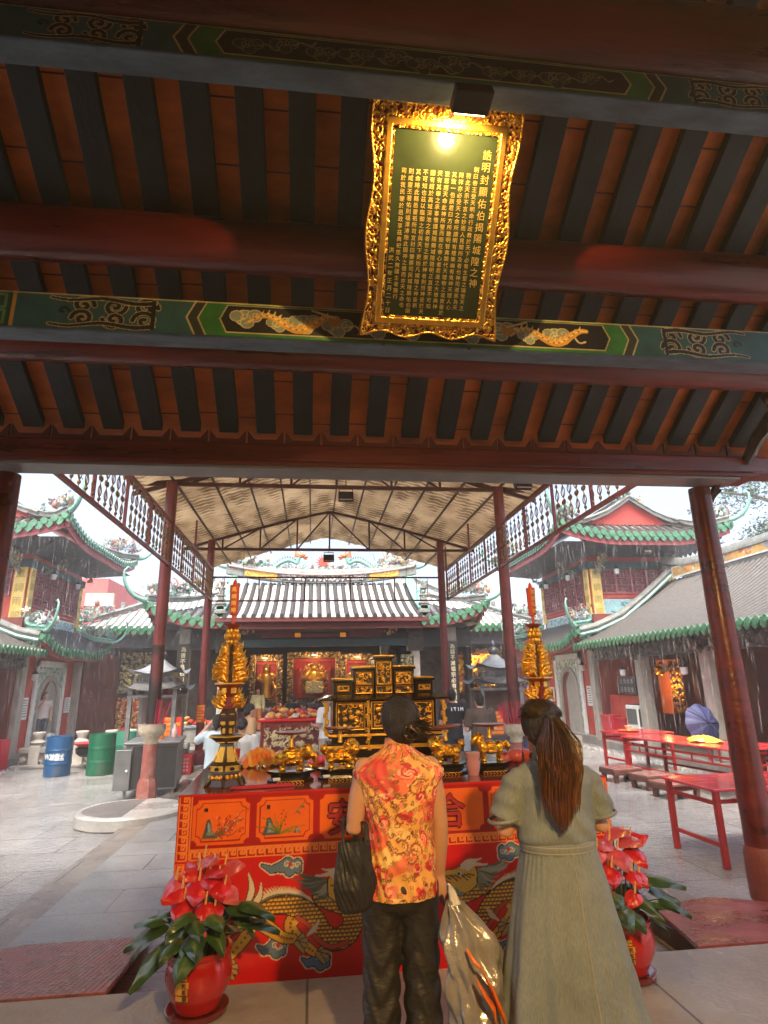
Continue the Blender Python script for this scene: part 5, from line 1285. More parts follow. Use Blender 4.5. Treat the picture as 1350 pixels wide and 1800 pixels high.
# plum, orchid, bamboo, chrysanthemum panels
def plum(x):
    rock(x+.10,.245,.09,.105)
    for k in range(16):
        q = wavy((x+.14,dv(.245)),(x+.15+rg.uniform(0,.17),dv(.245-rg.uniform(.02,.16))),.01,1.5,10); p.stroke(q,np.linspace(.0035,.0012,10),(.2,.10,.03))
        for _ in range(5): e = q[rg.randint(4,9)]; p.disc((e[0]+rg.uniform(-.015,.015),e[1]+rg.uniform(-.015,.015)),.0055,rg.choice([(.62,.05,.03),(.75,.35,.25),(.5,.02,.02)]))
    for k in range(8): p.stroke([(x+.06+.012*k,dv(.25)),(x+.06+.013*k+rg.uniform(-.01,.01),dv(.215))],.002,(.14,.16,.03))
def orchid(x):
    rock(x+.085,.245,.10,.10); rock(x+.25,.243,.05,.035)
    for k in range(15):
        a = rg.uniform(-1.2,1.3); L = rg.uniform(.08,.17); q = [(x+.14+L*t*sin(a)*(1+.4*t), dv(.243)+L*t*cos(a)*(1-.55*t*abs(a))) for t in np.linspace(0,1,9)]
        p.stroke(q,np.linspace(.0045,.001,9),rg.choice([(.10,.16,.02),(.2,.22,.03),(.3,.2,.03)]))
    for k in range(5): c=(x+.16+rg.uniform(-.01,.02),dv(.11+.02*k)); p.disc(c,.005,(.25,.03,.02))
    for cx,cd in ((.25,.12),(.28,.09)):
        p.stroke([(x+cx-.02,dv(cd+.01)),(x+cx,dv(cd)),(x+cx+.018,dv(cd+.018))],[.001,.006,.001],(.12,.12,.14)); p.stroke([(x+cx,dv(cd)),(x+cx+.012,dv(cd-.025))],[.005,.001],(.2,.25,.12))
plum(.09); orchid(.47); plum(2.34)
for k in range(9):
    x=2.02+k*.026+rg.uniform(-.008,.008); p.stroke([(x,dv(.25)),(x+rg.uniform(-.02,.02),dv(.12))],.003,(.12,.2,.04))
    for _ in range(7): y_=rg.uniform(.1,.2); p.stroke([(x,dv(y_)),(x+rg.uniform(-.03,.03),dv(y_+.03))],[.005,.001],rg.choice([(.1,.2,.04),(.25,.28,.06),(.62,.6,.45)]))
rock(2.04,.25,.06,.05)
# clouds and the two dragons
CR, NAVY, BL = (.72,.6,.38), (.025,.03,.05), (.13,.2,.27)
def cloudp(x, d, s, w=.2):
    L = w; tail = [(x-s*L*.75,dv(d-.015)),(x-s*L*.45,dv(d+.012)),(x-s*L*.2,dv(d))]
    for g, cc in ((.013,CR),(.006,NAVY),(0,BL)):
        p.stroke(tail,[.004+g,.018+g,.024+g],cc)
        for ox,oy,r in ((-.12,.0,.03),(.02,.012,.036),(.16,-.002,.034),(.28,.012,.026),(.08,-.022,.03),(.3,-.02,.02)): p.disc((x+s*ox*L*1.15,dv(d)+oy),r+g,cc)
    for ox,oy in ((.0,.012),(.16,0),(.28,.005)): p.stroke(spiral((x+s*ox*L*1.15,dv(d)+oy),.02,1.2,0,s,12),.0032,CR)
    p.disc((x+s*.02,dv(d)+.012),.012,(.5,.03,.02))
def dragon(cx, s):
    f = lambda pts: [(cx+s*a, dv(b)) for a, b in pts]
    GB, OUT, GR, BEL = (.70,.36,.035), (.035,.012,.01), (.17,.17,.10), (.62,.45,.18)
    def smooth(pts, n=60):
        q = np.array(pts, float); t = np.linspace(0,len(q)-1,n); r=[]
        for x in t:
            i=min(int(x),len(q)-2); u=x-i; P0,P1,P2,P3=q[max(i-1,0)],q[i],q[i+1],q[min(i+2,len(q)-1)]
            r.append(tuple(.5*((2*P1)+(-P0+P2)*u+(2*P0-5*P1+4*P2-P3)*u*u+(-P0+3*P1-3*P2+P3)*u**3)))
        return r
    body = smooth([(-.80,.86),(-.72,.76),(-.60,.705),(-.50,.652),(-.39,.628),(-.28,.655),(-.2,.71),(-.15,.785),(-.08,.83),(.005,.80),(.04,.725),(.0,.655),(-.09,.625),(-.16,.60)])
    wd = np.concatenate([np.linspace(.014,.05,22), np.linspace(.05,.058,26), np.linspace(.058,.046,12)])
    crest = smooth([(-.62,.69),(-.50,.60),(-.39,.575),(-.28,.595),(-.2,.645)],26)
    for k in range(0,25):
        a, b = crest[k], crest[min(k+1,25)]
        p.poly(f([a,(a[0]-.03,a[1]-.052),(b[0]+.014,b[1])]),CR)
    p.stroke(f(crest),.008,GR)
    for legs, clw in (([(-.30,.68),(-.34,.745),(-.27,.83),(-.20,.885)],(-.175,.90)),([(-.56,.70),(-.60,.78),(-.68,.86),(-.72,.90)],(-.70,.935)),([(-.52,.71),(-.44,.765),(-.38,.80),(-.32,.81)],(-.30,.835))):
        q = f(smooth(legs,24)); p.stroke(q,np.linspace(.046,.028,24),OUT); p.H[:]=0; p.stroke(q,np.linspace(.04,.022,24),GB,1.)
        for k in range(4):
            a = -.9+k*.6; e=(clw[0]+.055*cos(a), clw[1]+.05*sin(a)-.0); p.stroke(f([clw,e,(e[0]+.015,e[1]+.012)]),[.018,.015,.004],OUT); p.stroke(f([clw,e,(e[0]+.012,e[1]+.012)]),[.013,.01,.002],(.45,.3,.1))
        for k in range(0,24,2): p.disc(q[k],.008,(.25,.11,.015)); 
    q = f(body); p.stroke(q,wd+.007,OUT); p.H[:]=0
    p.stroke(q,wd,GB,1.)
    mk = p.H > 0
    sc = .026; gx = p.U/sc; gy = p.W/(sc*.8); row = np.floor(gy); fx = (gx+.5*(row%2))%1-.5; fy = gy%1-.15
    rr = np.hypot(fx, fy); ring = mk & (rr > .44)
    p.C[ring] = (.16,.06,.012); p.C[mk & (rr < .24)] = (.85,.52,.09)
    # belly band along the inner coil
    bel = f(smooth([(-.30,.70),(-.235,.745),(-.19,.81),(-.10,.865),(.0,.845)],24)); p.stroke(bel,.016,OUT); p.stroke(bel,.012,(.5,.06,.03))
    p.stroke(f([(-.24,.80),(-.20,.77),(-.17,.73)]),[.004,.016,.006],(.6,.52,.35))
    # mane, face, horns, jaw, whiskers, tail flames
    for k in range(26):
        a = -pi*.62+k*.06*pi; L = rg.uniform(.15,.235); bx, by = -.10, .545
        e = (bx-L*abs(cos(a*.55+.5)), by+.4*L*sin(a)); q = wavy((bx,by),e,.008,1,8)
        p.stroke(f(q),np.linspace(.02,.003,8),rg.choice([(.16,.18,.12),(.24,.25,.16),(.10,.12,.09),(.38,.36,.24)]))
    face = f(smooth([(-.12,.60),(-.12,.50),(-.05,.475),(.03,.50),(.09,.505),(.13,.55),(.06,.575),(.07,.60),(.10,.625),(.03,.65),(-.06,.64),(-.12,.60)],50))
    p.poly(face,OUT); p.poly([(x*.94+(cx+s*.0)*.06,y*.94+dv(.565)*.06) for x,y in face],(.75,.42,.05))
    for k in range(9): p.stroke(f([(-.10+.022*k,.545+.012*(k%3)),(-.06+.022*k,.535)]),.004,(.10,.05,.015))
    p.disc(f([(-.005,.53)])[0],.016,(.62,.58,.45)); p.disc(f([(0,.53)])[0],.008,(.02,.015,.012)); p.stroke(f([(.06,.59),(.12,.565)]),.008,(.62,.03,.02)); p.stroke(f([(.07,.583),(.11,.575)]),.004,(.75,.7,.55))
    p.stroke(f(wavy((-.02,.64),(.10,.60),.008,2,12)),.010,(.24,.26,.2))
    for k,(a,b) in enumerate((((-.06,.50),(-.19,.475)),((-.03,.49),(-.15,.44)))):
        p.stroke(f(wavy(a,b,.01,.8,10)),np.linspace(.018,.004,10),CR)
    p.stroke(f(wavy((.10,.55),(.26,.47),.02,1,18)),np.linspace(.006,.002,18),(.6,.45,.25)); p.stroke(f(wavy((.10,.60),(.22,.68),.02,1,14)),np.linspace(.006,.002,14),(.6,.45,.25))
    for a,b,c in (((-.66,.70),(-.66,.60),(-.69,.53)),((-.62,.66),(-.575,.54),(-.60,.44)),((-.60,.66),(-.53,.58),(-.52,.50))): p.stroke(f(smooth([a,b,c],14)),np.concatenate([np.linspace(.01,.024,6),np.linspace(.024,.002,8)]),OUT); p.stroke(f(smooth([a,b,c],14)),np.concatenate([np.linspace(.006,.018,6),np.linspace(.018,.001,8)]),CR)
for x,d,s in ((.66,.425,1),(2.10,.42,-1),(.60,.85,1),(.86,.93,1),(1.92,.93,-1),(2.2,.85,-1)): cloudp(x,d,s,.2 if d < .6 else .13)
dragon(1.03,1); dragon(1.74,-1)
p.disc((1.385,dv(.72)),.07,(.75,.3,.05)); p.disc((1.385,dv(.72)),.05,(.8,.6,.2))
for k in range(26):     # wave border along the foot
    x=.1+k*.105; p.disc((x,dv(1.10)),.055,CR); p.disc((x,dv(1.105)),.047,NAVY); p.disc((x,dv(1.11)),.034,(.12,.17,.22)); p.disc((x,dv(1.115)),.02,CR)
p.rect(.06,TL-.06,0,dv(1.13),RED)
p.H[:] = .012*np.sin(p.U*7+.6*np.sin(p.U*3))*(1-p.W/TH)+.006*np.sin(p.U*19+p.W*2)*(1-p.W/TH)
cloth = p.mesh('front_cloth', amat('printed satin cloth', .36, 0, .12, 160, .12, 5, coat=.12), tb, (0,0.0,0), (1,0,0), (0,0,1), 1.0)
for side, x in (('side_cloth',0.0),('side_cloth',TL)):
    MB().b2(x-.004 if x == 0 else x, x if x == 0 else x+.004, .004, TD-.02, .02, TH-.01).build(side, mat('red cloth', RED, .4, 0, .1, 6, .1, 40), tb, 0, True)
mb = MB(); mb2 = MB()
for ch, u, d in (('合',1.697,.158),('境',1.47,.158),('平',1.235,.158),('安',1.005,.16)):
    letters(mb, ch, (u,-.012,dv(d)), .215, 0, embolden=.009); letters(mb2, ch, (u,-.0155,dv(d)), .215, 0, embolden=.0028)
for ch,u,d in (('梅',.165,.085),('蘭',.54,.085),('菊',2.43,.085),('竹',2.03,.085)): letters(mb, ch, (u,-.012,dv(d)), .024, 0, embolden=.001)
ch1 = mb.build('printed_characters', mat('dark outline print', (.03,.006,.012), .5), cloth, 0, True); mb2.build('character_fill', mat('crimson print', (.42,.012,.016), .5), ch1, 0, True)

# ---------------------------------------------------------------- gilded candle towers
GW = mat('dark brown gilt wood', (.05,.028,.014), .35, 0, .3, 8, .1, 40, coat=.2)
RL = mat('dark red lacquer', (.20,.02,.015), .3, 0, .25, 8, .05, 40, coat=.2)
CAND = mat('orange red candle wax', (.60,.06,.02), .4, 0, .15, 6, .03, 40)
def wings(mb, z0, z1, r, n, seed):
    rg = random.Random(seed)
    for k in range(n):
        s = rg.choice((1,-1)); z = rg.uniform(z0,z1); t = (z-z0)/(z1-z0); L = r*(1.05-.45*t)*rg.uniform(.6,1.1); y = rg.uniform(-.025,.03)
        pts = [(s*.02,y,z-.015),(s*L*.45,y*1.2-.012,z+rg.uniform(-.01,.03)),(s*L*.8,y,z+rg.uniform(0,.035)),(s*L*(.86+rg.uniform(-.1,.1)),y+.01,z+rg.uniform(.015,.06))]
        mb.tube(pts,[.009,.012,.009,.002],6); 
        if rg.random() < .6: mb.ell((s*L*rg.uniform(.3,.8),y-.016,z+rg.uniform(-.01,.02)),(.011,.010,.013),7,5)
def candle_tower(name, label, u, y):
    loc = TW(u, y, TH); t = thing(name, label, 'candle tower', loc, R(2), 'gilt candle towers on the offering table')
    h = lambda mb, nm, m, par=t, sm=25: mb.build(nm, m, par, sm, True)
    L6 = lambda prof, n=6: MB().lathe(prof, (0,0,0), n, rot0=pi/6)
    base = h(L6([(.128,.0),(.118,.02),(.105,.05),(.10,.075),(.112,.08),(.108,.09),(.108,.125),(.112,.135),(.092,.145),(.075,.165),(.062,.21),(.05,.262)]), 'base', GW)
    mb = MB()
    for k in range(6):
        a = pi/6+k*pi/3; mb.tube([(.09*cos(a),.09*sin(a),.06),(.125*cos(a),.125*sin(a),.03),(.138*cos(a),.138*sin(a),.006),(.15*cos(a),.15*sin(a),.004)],[.012,.014,.011,.004],6)
    h(mb, 'foot', GW, base)
    mb = MB(); hole = MB()
    for k in range(6):
        a = k*pi/3; U = Vector((-sin(a),cos(a),0)); c = Vector((cos(a),sin(a),0))
        for (r_,z0,z1,w0,w1) in ((.092,.15,.25,.03,.02),):
            mb.prism([(-w0,0),(w0,0),(w1,z1-z0),(-w1,z1-z0)],.012,(U,(c*-.38+Vector((0,0,1))).normalized()),c*.083+Vector((0,0,z0)))
        mb.prism([(-.048,0),(.048,0),(.048,.034),(-.048,.034)],.006,(U,(0,0,1)),c*.099+Vector((0,0,.093))); hole.ell(c*.1+Vector((0,0,.108)),(.018,.018,.012),8,6)
        for j in (-1,0,1): mb.ell(c*.094+U*j*.03+Vector((0,0,.055)),(.016,.016,.018),7,5)
        for (rr,zz,hh,ww) in ((.066,.42,.06,.02),(.052,.345,.028,.011),(.074,.61,.03,.02),(.078,.285,.026,.03)): mb.prism([(-ww,-hh/2),(-ww*.6,-hh*.62),(ww*.6,-hh*.62),(ww,-hh/2),(ww,hh/2),(ww*.6,hh*.62),(-ww*.6,hh*.62),(-ww,hh/2)],.006,(U,(0,0,1)),c*rr*.9+Vector((0,0,zz)))
    h(mb, 'gilt_panel', M['gold'], base); h(hole, 'pierced_hole', M['black_lacquer'], base, 60)
    h(L6([(.045,.25),(.05,.262),(.085,.278),(.11,.296),(.132,.306),(.132,.316),(.05,.318),(.042,.325),(.05,.365),(.068,.40),(.072,.445),(.05,.485),(.045,.49)]), 'stem', GW)
    h(L6([(.126,.3055),(.1355,.3075),(.1355,.3145),(.126,.3165)]), 'gilt_rim', M['gold'])
    h(L6([(.04,.48),(.058,.492),(.058,.50),(.046,.508),(.046,.57),(.062,.578),(.055,.59),(.072,.625),(.10,.645),(.112,.652),(.112,.662),(.03,.665)]), 'tray', RL)
    h(L6([(.106,.650),(.1155,.653),(.1155,.6615),(.106,.6635)]), 'gilt_rim', M['gold'])
    mb = MB(); wings(mb,.50,.585,.125,60,3); wings(mb,.675,.905,.135,210,5); h(mb, 'gilt_figures', M['gold'], t, 60)
    h(MB().cyl((0,0,.66),(0,0,1.0),.013,.011,8), 'rod', GW)
    mb = MB()
    for k in range(8):
        a = k*pi/4
        for rr,zz,sz in ((.03,.945,.02),(.042,.985,.024),(.034,1.02,.018)): mb.ell((rr*cos(a+zz*9),rr*sin(a+zz*9),zz),(sz*.8,sz*.8,sz*1.15),7,6)
    h(mb, 'lotus', M['gold'], t, 60)
    h(MB().lathe([(.012,1.03),(.03,1.04),(.062,1.062),(.064,1.068),(.012,1.064),(.010,1.085)],(0,0,0),24), 'drip_dish', RL)
    c = h(MB().tube([(0,0,1.075),(0,0,1.135),(0,0,1.14),(0,0,1.355),(0,0,1.358),(0,0,1.362),(0,0,1.385),(0,0,1.402)],[.012,.012,.03,.036,.03,.016,.013,.003],20), 'candle', CAND)
    h(letters(MB(), '風調雨順', (0,-.0385,1.32), .036, .05, embolden=.0012), 'candle_text', M['gold_paint'], c, 0)
    return t
candle_tower('candle_tower', 'left gilt candle tower with tall red candle, fully visible at the table corner', .235, .36)
candle_tower('candle_tower', 'right gilt candle tower with red candle, half hidden by the denim dress woman', 2.56, .42)

# ---------------------------------------------------------------- carved black and gilt shrine
sh = thing('carved_shrine', 'stepped black lacquer shrine with gilt carved panels behind the floral blouse woman', 'shrine', TW(1.475, 1.30, TH), R(2))
BLK = M['black_lacquer']
def sbox(nm, x0,x1,z0,z1,y0=-.1,y1=.22,m=None,par=None,bv=.004): return MB().b2(x0,x1,y0,y1,z0,z1).build(nm, m or BLK, par or sh, 0, True, bv)
def spanel(x0,x1,z0,z1,y,seed,cell,par,frame=.02,nm='gilt_panel'):
    w_,h_ = x1-x0,z1-z0; p = Paint(w_,h_,.0045); carve(p,seed,cell)
    e = np.minimum(np.minimum(p.U,w_-p.U),np.minimum(p.W,h_-p.W)); p.H = np.where(e<frame,0,p.H)
    p.H = np.where((e<frame*.35)|((e>frame*.75)&(e<frame)),.8,p.H); mk = gilded(p)
    return p.mesh(nm, M['carved'], par, (x0,y,z0),(1,0,0),(0,0,1),.014,None,mk)
b = sbox('base', -.52,.52,0,.05,-.16,.26); p = Paint(.98,.045,.005); carve(p,5,.022); mk = gilded(p); p.mesh('gilt_frieze',M['carved'],b,(-.49,-.165,.003),(1,0,0),(0,0,1),.006,None,mk)
for k,(w_,z0,z1) in enumerate(((.47,.05,.10),(.50,.10,.155),(.46,.155,.20),(.49,.20,.245))):
    s_ = sbox('base_step',-w_,w_,z0,z1,-.13-.01*k%.02,.24); 
    if k % 2: MB().b2(-w_,w_,-.148,-.14,z0+.012,z1-.014).build('gilt_line', M['gold'], s_, 0, True)
body = sbox('body', -.45,.45,.245,.50)
spanel(-.425,-.175,.262,.488,-.104,3,.05,body); spanel(.175,.425,.262,.488,-.104,4,.05,body); spanel(-.125,.125,.262,.488,-.106,6,.04,body,.03)
def gpost(x,y,z0,z1,r,seed):
    rg = random.Random(seed); mb = MB().tube([(x,y,z0),(x,y,z1)],r*.6,8)
    for k in range(int((z1-z0)/.018)):
        a=k*1.1; mb.ell((x+r*.7*cos(a),y+r*.7*sin(a),z0+.009+k*.018),(r*.7,r*.7,.014),7,5)
    return mb.build('gilt_column', M['gold'], sh, 60, True)
for x in (-.15,.15): gpost(x,-.13,.10,.50,.022,int(x*100))
for x in (-.51,.51): gpost(x,-.14,.22,.49,.022,int(x*100))
MB().add([(-.57,-.17,.50),(.57,-.17,.50),(.57,.28,.50),(-.57,.28,.50),(-.46,-.1,.545),(.46,-.1,.545),(.46,.22,.545),(-.46,.22,.545),(-.57,-.17,.512),(.57,-.17,.512),(.57,.28,.512),(-.57,.28,.512)],
 [(3,2,1,0),(0,1,9,8),(1,2,10,9),(2,3,11,10),(3,0,8,11),(8,9,5,4),(9,10,6,5),(10,11,7,6),(11,8,4,7),(4,5,6,7)]).build('lower_roof', BLK, sh, 0, True)
for x0,x1,z1,sd,fr in ((-.44,-.28,.655,7,.012),(.28,.44,.655,8,.012),(-.27,-.085,.755,9,.012),(.085,.27,.755,10,.012),(-.082,.082,.845,11,.012)):
    b = sbox('upper_tier',x0,x1,.545,z1,-.06,.18)
    if abs(x0+x1)/2 > .3: spanel(x0+.025,x1-.025,.575,z1-.03,-.064,sd,.03,b,fr)
    else: spanel(x0+.012,x1-.012,.625,z1-.02,-.064,sd,.036,b,fr); spanel(x0+.012,x1-.012,.555,.615,-.064,sd+20,.03,b,.006)
    c = MB().b2(x0-.014,x1+.014,-.085,.19,z1,z1+.02).build('cornice', BLK, b, 0, True, .004); MB().b2(x0-.008,x1+.008,-.075,.18,z1+.02,z1+.034).build('gilt_cap', M['gold'], c, 0, True, .006)

# ---------------------------------------------------------------- four gilt animals carrying dishes
GA = mat('polished gold figure', (.80,.40,.035), .24, .9, .22, 10, .35, 55)
def stand_and_dish(t, y, h, dish_r, dish_z, tilt=0.):
    mb = MB().lathe([(.155,.0),(.16,.012),(.15,.02),(.135,.03),(.135,.045),(.165,.062),(.168,.072),(.12,.075)],(0,0,0),6,1.,.62,0)
    st = mb.build('black_stand', M['black_lacquer'], t, 20, True)
    mb = MB()
    for k in range(7): mb.tube(spiral((-.075+.025*k,.0),.012,1.2,0,1,8) and [(-.075+.025*k+.012*cos(q),-.088,.008+.009*sin(q)) for q in np.linspace(0,5,7)],.003,4)
    mb.build('gilt_scroll', M['gold'], st, 60, True)
    d = MB().lathe([(.012,dish_z),(dish_r*.9,dish_z+.012),(dish_r,dish_z+.02),(dish_r,dish_z+.025),(dish_r*.93,dish_z+.024),(.01,dish_z+.014)],(0,y,0),32,cap=False)
    Mx = Matrix.Translation((0,y,dish_z)) @ Matrix.Rotation(tilt,4,'Y') @ Matrix.Translation((0,-y,-dish_z)); d.xf(Mx)
    d = d.build('red_dish', RL, t, 40, True); MB().tube([(0,y,dish_z-.075),(0,y,dish_z-.04),(0,y,dish_z)],[.019,.014,.012],10).build('dish_post', M['gold'], t, 60, True)
def anim(name, label, u, y, fn, dish=(.115,.285,0.), rz=0., flip=1):
    t = thing(name, label, 'figurine', TW(u,y,TH), R(2)+rz, 'gilt animal figurines on the offering table'); stand_and_dish(t, 0, .07, *dish)
    mb = MB(); fn(mb)
    if flip < 0: mb.v = [(-a,b_,c) for a,b_,c in mb.v]; mb.f = [tuple(reversed(f)) for f in mb.f]
    meld(mb, .0042, 2, 'gilt_animal', GA, t, True)
    return t
def legs(mb, xs, y, z0, z1, r):
    for x in xs:
        for s in (1,-1): mb.tube([(x,s*y,z1),(x+.006,s*y,(z0+z1)*.5),(x-.002,s*y,z0+.012),(x,s*y,z0)],[r*1.5,r,r*.95,r*1.2],10).ell((x+.006,s*y,z0+.007),(r*1.35,r*1.2,.008),8,6)
def curls(mb, c, r, n, rr, seed, sy=1.):
    rg = random.Random(seed)
    for k in range(n):
        a = rg.uniform(0,6.28); b_ = rg.uniform(-1,1.5); q = (c[0]+r*cos(a)*cos(b_), c[1]+r*sy*sin(a)*cos(b_), c[2]+r*sin(b_)); mb.ell(q, rr, 7, 5)
def elephant(mb):
    mb.ell((0,0,.158),(.098,.058,.06),16,12); legs(mb,(-.062,.058),.032,.075,.14,.019)
    mb.ell((.105,0,.185),(.05,.045,.052),12,9); mb.ell((.115,0,.215),(.03,.035,.025),10,8)
    mb.tube([(.14,0,.18),(.165,0,.15),(.168,0,.115),(.15,0,.09),(.128,0,.095),(.125,0,.112)],[.028,.022,.017,.013,.01,.007],10)
    for s in (1,-1):
        mb.ell((.085,s*.052,.19),(.034,.01,.042),10,8,(0,.3,s*.35)); mb.tube([(.135,s*.022,.16),(.165,s*.03,.165),(.18,s*.03,.185)],[.008,.006,.002],7)
    mb.tube([(-.095,0,.18),(-.115,0,.15),(-.108,0,.12)],[.012,.008,.01],8); mb.box((0,-.055,.16),(.06,.02,.075)); mb.tube([(-.035,-.06,.125),(.035,-.06,.125)],.006,6); mb.ell((0,0,.21),(.05,.045,.014),12,8)
    for k in range(5): mb.ell((-.02+.01*k,-.066,.16),.006,6,5)
def lion(mb):
    mb.ell((-.015,0,.145),(.085,.046,.045),16,12); legs(mb,(-.07,.055),.034,.075,.13,.017); mb.ell((-.07,0,.15),(.04,.048,.048),12,9); mb.ell((.045,0,.155),(.042,.048,.055),12,9)
    mb.ell((.085,-.012,.205),(.045,.045,.045),12,9); mb.ell((.108,-.035,.19),(.028,.028,.02),10,8); mb.ell((.105,-.033,.172),(.022,.022,.01),8,6); curls(mb,(.078,0,.205),.05,60,.013,3); curls(mb,(.06,0,.165),.048,30,.011,4)
    for s in (1,-1): mb.ell((.08,s*.045-.01,.235),(.013,.01,.014),7,5); mb.ell((.112,-.04+s*.014,.212),(.009,.009,.009),7,5)
    mb.tube([(-.1,0,.165),(-.125,0,.19),(-.12,0,.215),(-.1,0,.225)],[.014,.02,.024,.01],8); curls(mb,(-.118,0,.2),.02,18,.011,6); mb.box((-.015,-.042,.15),(.07,.02,.05)); mb.ell((0,0,.19),(.04,.038,.012),10,8)
def horse(mb):
    mb.ell((-.005,0,.165),(.085,.042,.043),16,12); legs(mb,(-.07,.055),.028,.075,.15,.013); mb.ell((-.068,0,.172),(.038,.044,.045),12,9); mb.ell((.06,0,.17),(.035,.04,.048),12,9)
    mb.tube([(.065,0,.18),(.088,0,.215),(.098,0,.245)],[.038,.03,.024],10); mb.tube([(.095,-.004,.25),(.125,-.01,.225),(.14,-.012,.2)],[.026,.021,.015],10); curls(mb,(.08,0,.225),.034,34,.011,9)
    for s in (1,-1): mb.tube([(.09,s*.014,.262),(.088,s*.016,.285)],[.008,.003],6)
    mb.tube([(-.1,0,.195),(-.125,0,.205),(-.14,0,.17),(-.135,0,.135)],[.012,.018,.02,.008],8); curls(mb,(-.134,0,.175),.018,14,.01,2); mb.box((-.005,-.04,.165),(.065,.02,.06)); mb.ell((0,0,.208),(.035,.034,.01),10,8); mb.tube([(-.038,-.052,.14),(.03,-.052,.14)],.006,6)
anim('gilt_elephant', 'gilt elephant carrying a red dish on black stand, next to left candle tower', .675, .36, elephant, (.118,.30,0.))
anim('gilt_lion', 'gilt lion facing right with a red dish, beside the floral blouse sleeve', 1.02, .40, lion, (.11,.315,.02))
anim('gilt_lion', 'gilt lion facing left with a tilted red dish, right of the floral blouse woman', 1.80, .42, lion, (.12,.30,-.1), 0, -1)
anim('gilt_horse', 'gilt horse with saddle cloth and red dish, near the denim dress woman', 2.13, .40, horse, (.118,.31,0), 0, -1)

# ---------------------------------------------------------------- small offerings on the table
pk = thing('offering_package', 'crinkled orange and yellow paper offering package behind the left candle tower', 'package', TW(.43,1.28,TH), .3)
rg = random.Random(4); mb = MB(); nx, ny = 22, 14
P = np.zeros((ny,nx,3))
for j in range(ny):
    for i in range(nx):
        u,v = i/(nx-1)-.5, j/(ny-1)-.5; P[j,i] = (u*.40, v*.26, .012+.13*max(0,1-(2*abs(u))**2)*max(0,1-(2*abs(v))**1.6)+.012*sin(i*1.9)*cos(j*1.4)+rg.uniform(-.006,.006))
c = np.zeros((ny,nx,3)); c[:] = (.80,.25,.02); c[:,::5] = (.82,.5,.05); c[9:12] = (.85,.58,.10); c[2:4,::2] = (.75,.10,.01)
grid_mesh('wrapping', P, amat('crinkled paper', .3, 0, .2, 30, .1), pk, c, None, 20)
bt = thing('plastic_bottle', 'clear plastic water bottle with red label beside the orange package', 'bottle', TW(.21,1.55,TH))
MB().lathe([(.03,0),(.033,.01),(.033,.13),(.03,.15),(.014,.185),(.014,.2)],(0,0,0),16).build('bottle_body', mat('clear plastic', (.8,.85,.85), .1, 0, .05, 5, 0, trans=.8), bt, 40, True)
MB().lathe([(.0338,.05),(.0338,.11)],(0,0,0),16).build('bottle_label', mat('red label', (.55,.03,.05), .4), bt, 40, True); MB().cyl((0,0,.2),(0,0,.215),.016,None,12).build('bottle_cap', mat('pink cap', (.7,.2,.25), .4), bt, 40, True)
pl_ = thing('fruit_plate', 'plate of pink fruit and folded paper between elephant and lion', 'plate', TW(.90,1.0,TH))
MB().lathe([(.05,0),(.11,.02),(.115,.026),(.05,.012)],(0,0,0),24).build('plate', mat('gilt plate', (.7,.4,.1), .35, .4), pl_, 40, True)
mb = MB()
for k in range(9): mb.ell((.05*cos(k*.8),.05*sin(k*.8),.04+.03*(k>5)),.03,10,8)
mb.build('fruit', mat('pink dragon fruit', (.7,.08,.16), .45, 0, .3, 14), pl_, 60, True); MB().box((.1,-.16,.045),(.10,.05,.09),(0,0,.3)).build('paper_box', M['white_trim'], pl_, 0, True)
ics = thing('incense_bundle', 'loose bundle of red incense sticks lying along the table front edge', 'incense', TW(.48,.14,TH))
mb = MB(); rg = random.Random(2)
for k in range(16): mb.tube([(-.17+rg.uniform(-.02,.02),-.03+.003*k*.6,.006+.004*(k%3)),(.2+rg.uniform(-.02,.02),.02+.003*k,.006+.004*(k%3))],.0045,5)
mb.build('sticks', mat('red incense', (.5,.03,.07), .7), ics, 60, True)
for lab,u,y,dx in (('white price tag clip on the elephant stand',.58,.30,0),('white tag clip on the left lion stand',.92,.34,0)):
    tag(MB().box(TW(u,y-.02,TH+.03),(.05,.004,.022),(R(-50),0,.3)).build('paper_tag', M['white_trim'], None, 0), lab, 'tag')
cup = thing('plastic_tumbler', 'frosted pink plastic tumbler between right lion and gilt horse', 'cup', TW(1.965,.30,TH))
MB().lathe([(.035,0),(.045,.04),(.05,.07),(.042,.1),(.05,.12),(.052,.15),(.02,.152)],(0,0,0),20).build('tumbler', mat('frosted pink plastic', (.72,.35,.35), .35, 0, .1, 5, 0, trans=.3), cup, 50, True)
bag = thing('red_bag', 'translucent pink red plastic bag heaped beside the horse stand', 'bag', TW(2.37,.55,TH))
mb = MB()
for k in range(7): mb.ell((.05*cos(k*2.4)*1.5,.04*sin(k*2.4),.05+.02*(k%3)),(.08,.06,.05),10,8)
meld(mb,.008,2,'bag_body',mat('pink plastic film', (.55,.10,.12), .25, 0, .4, 9, .6, 14),bag,True)
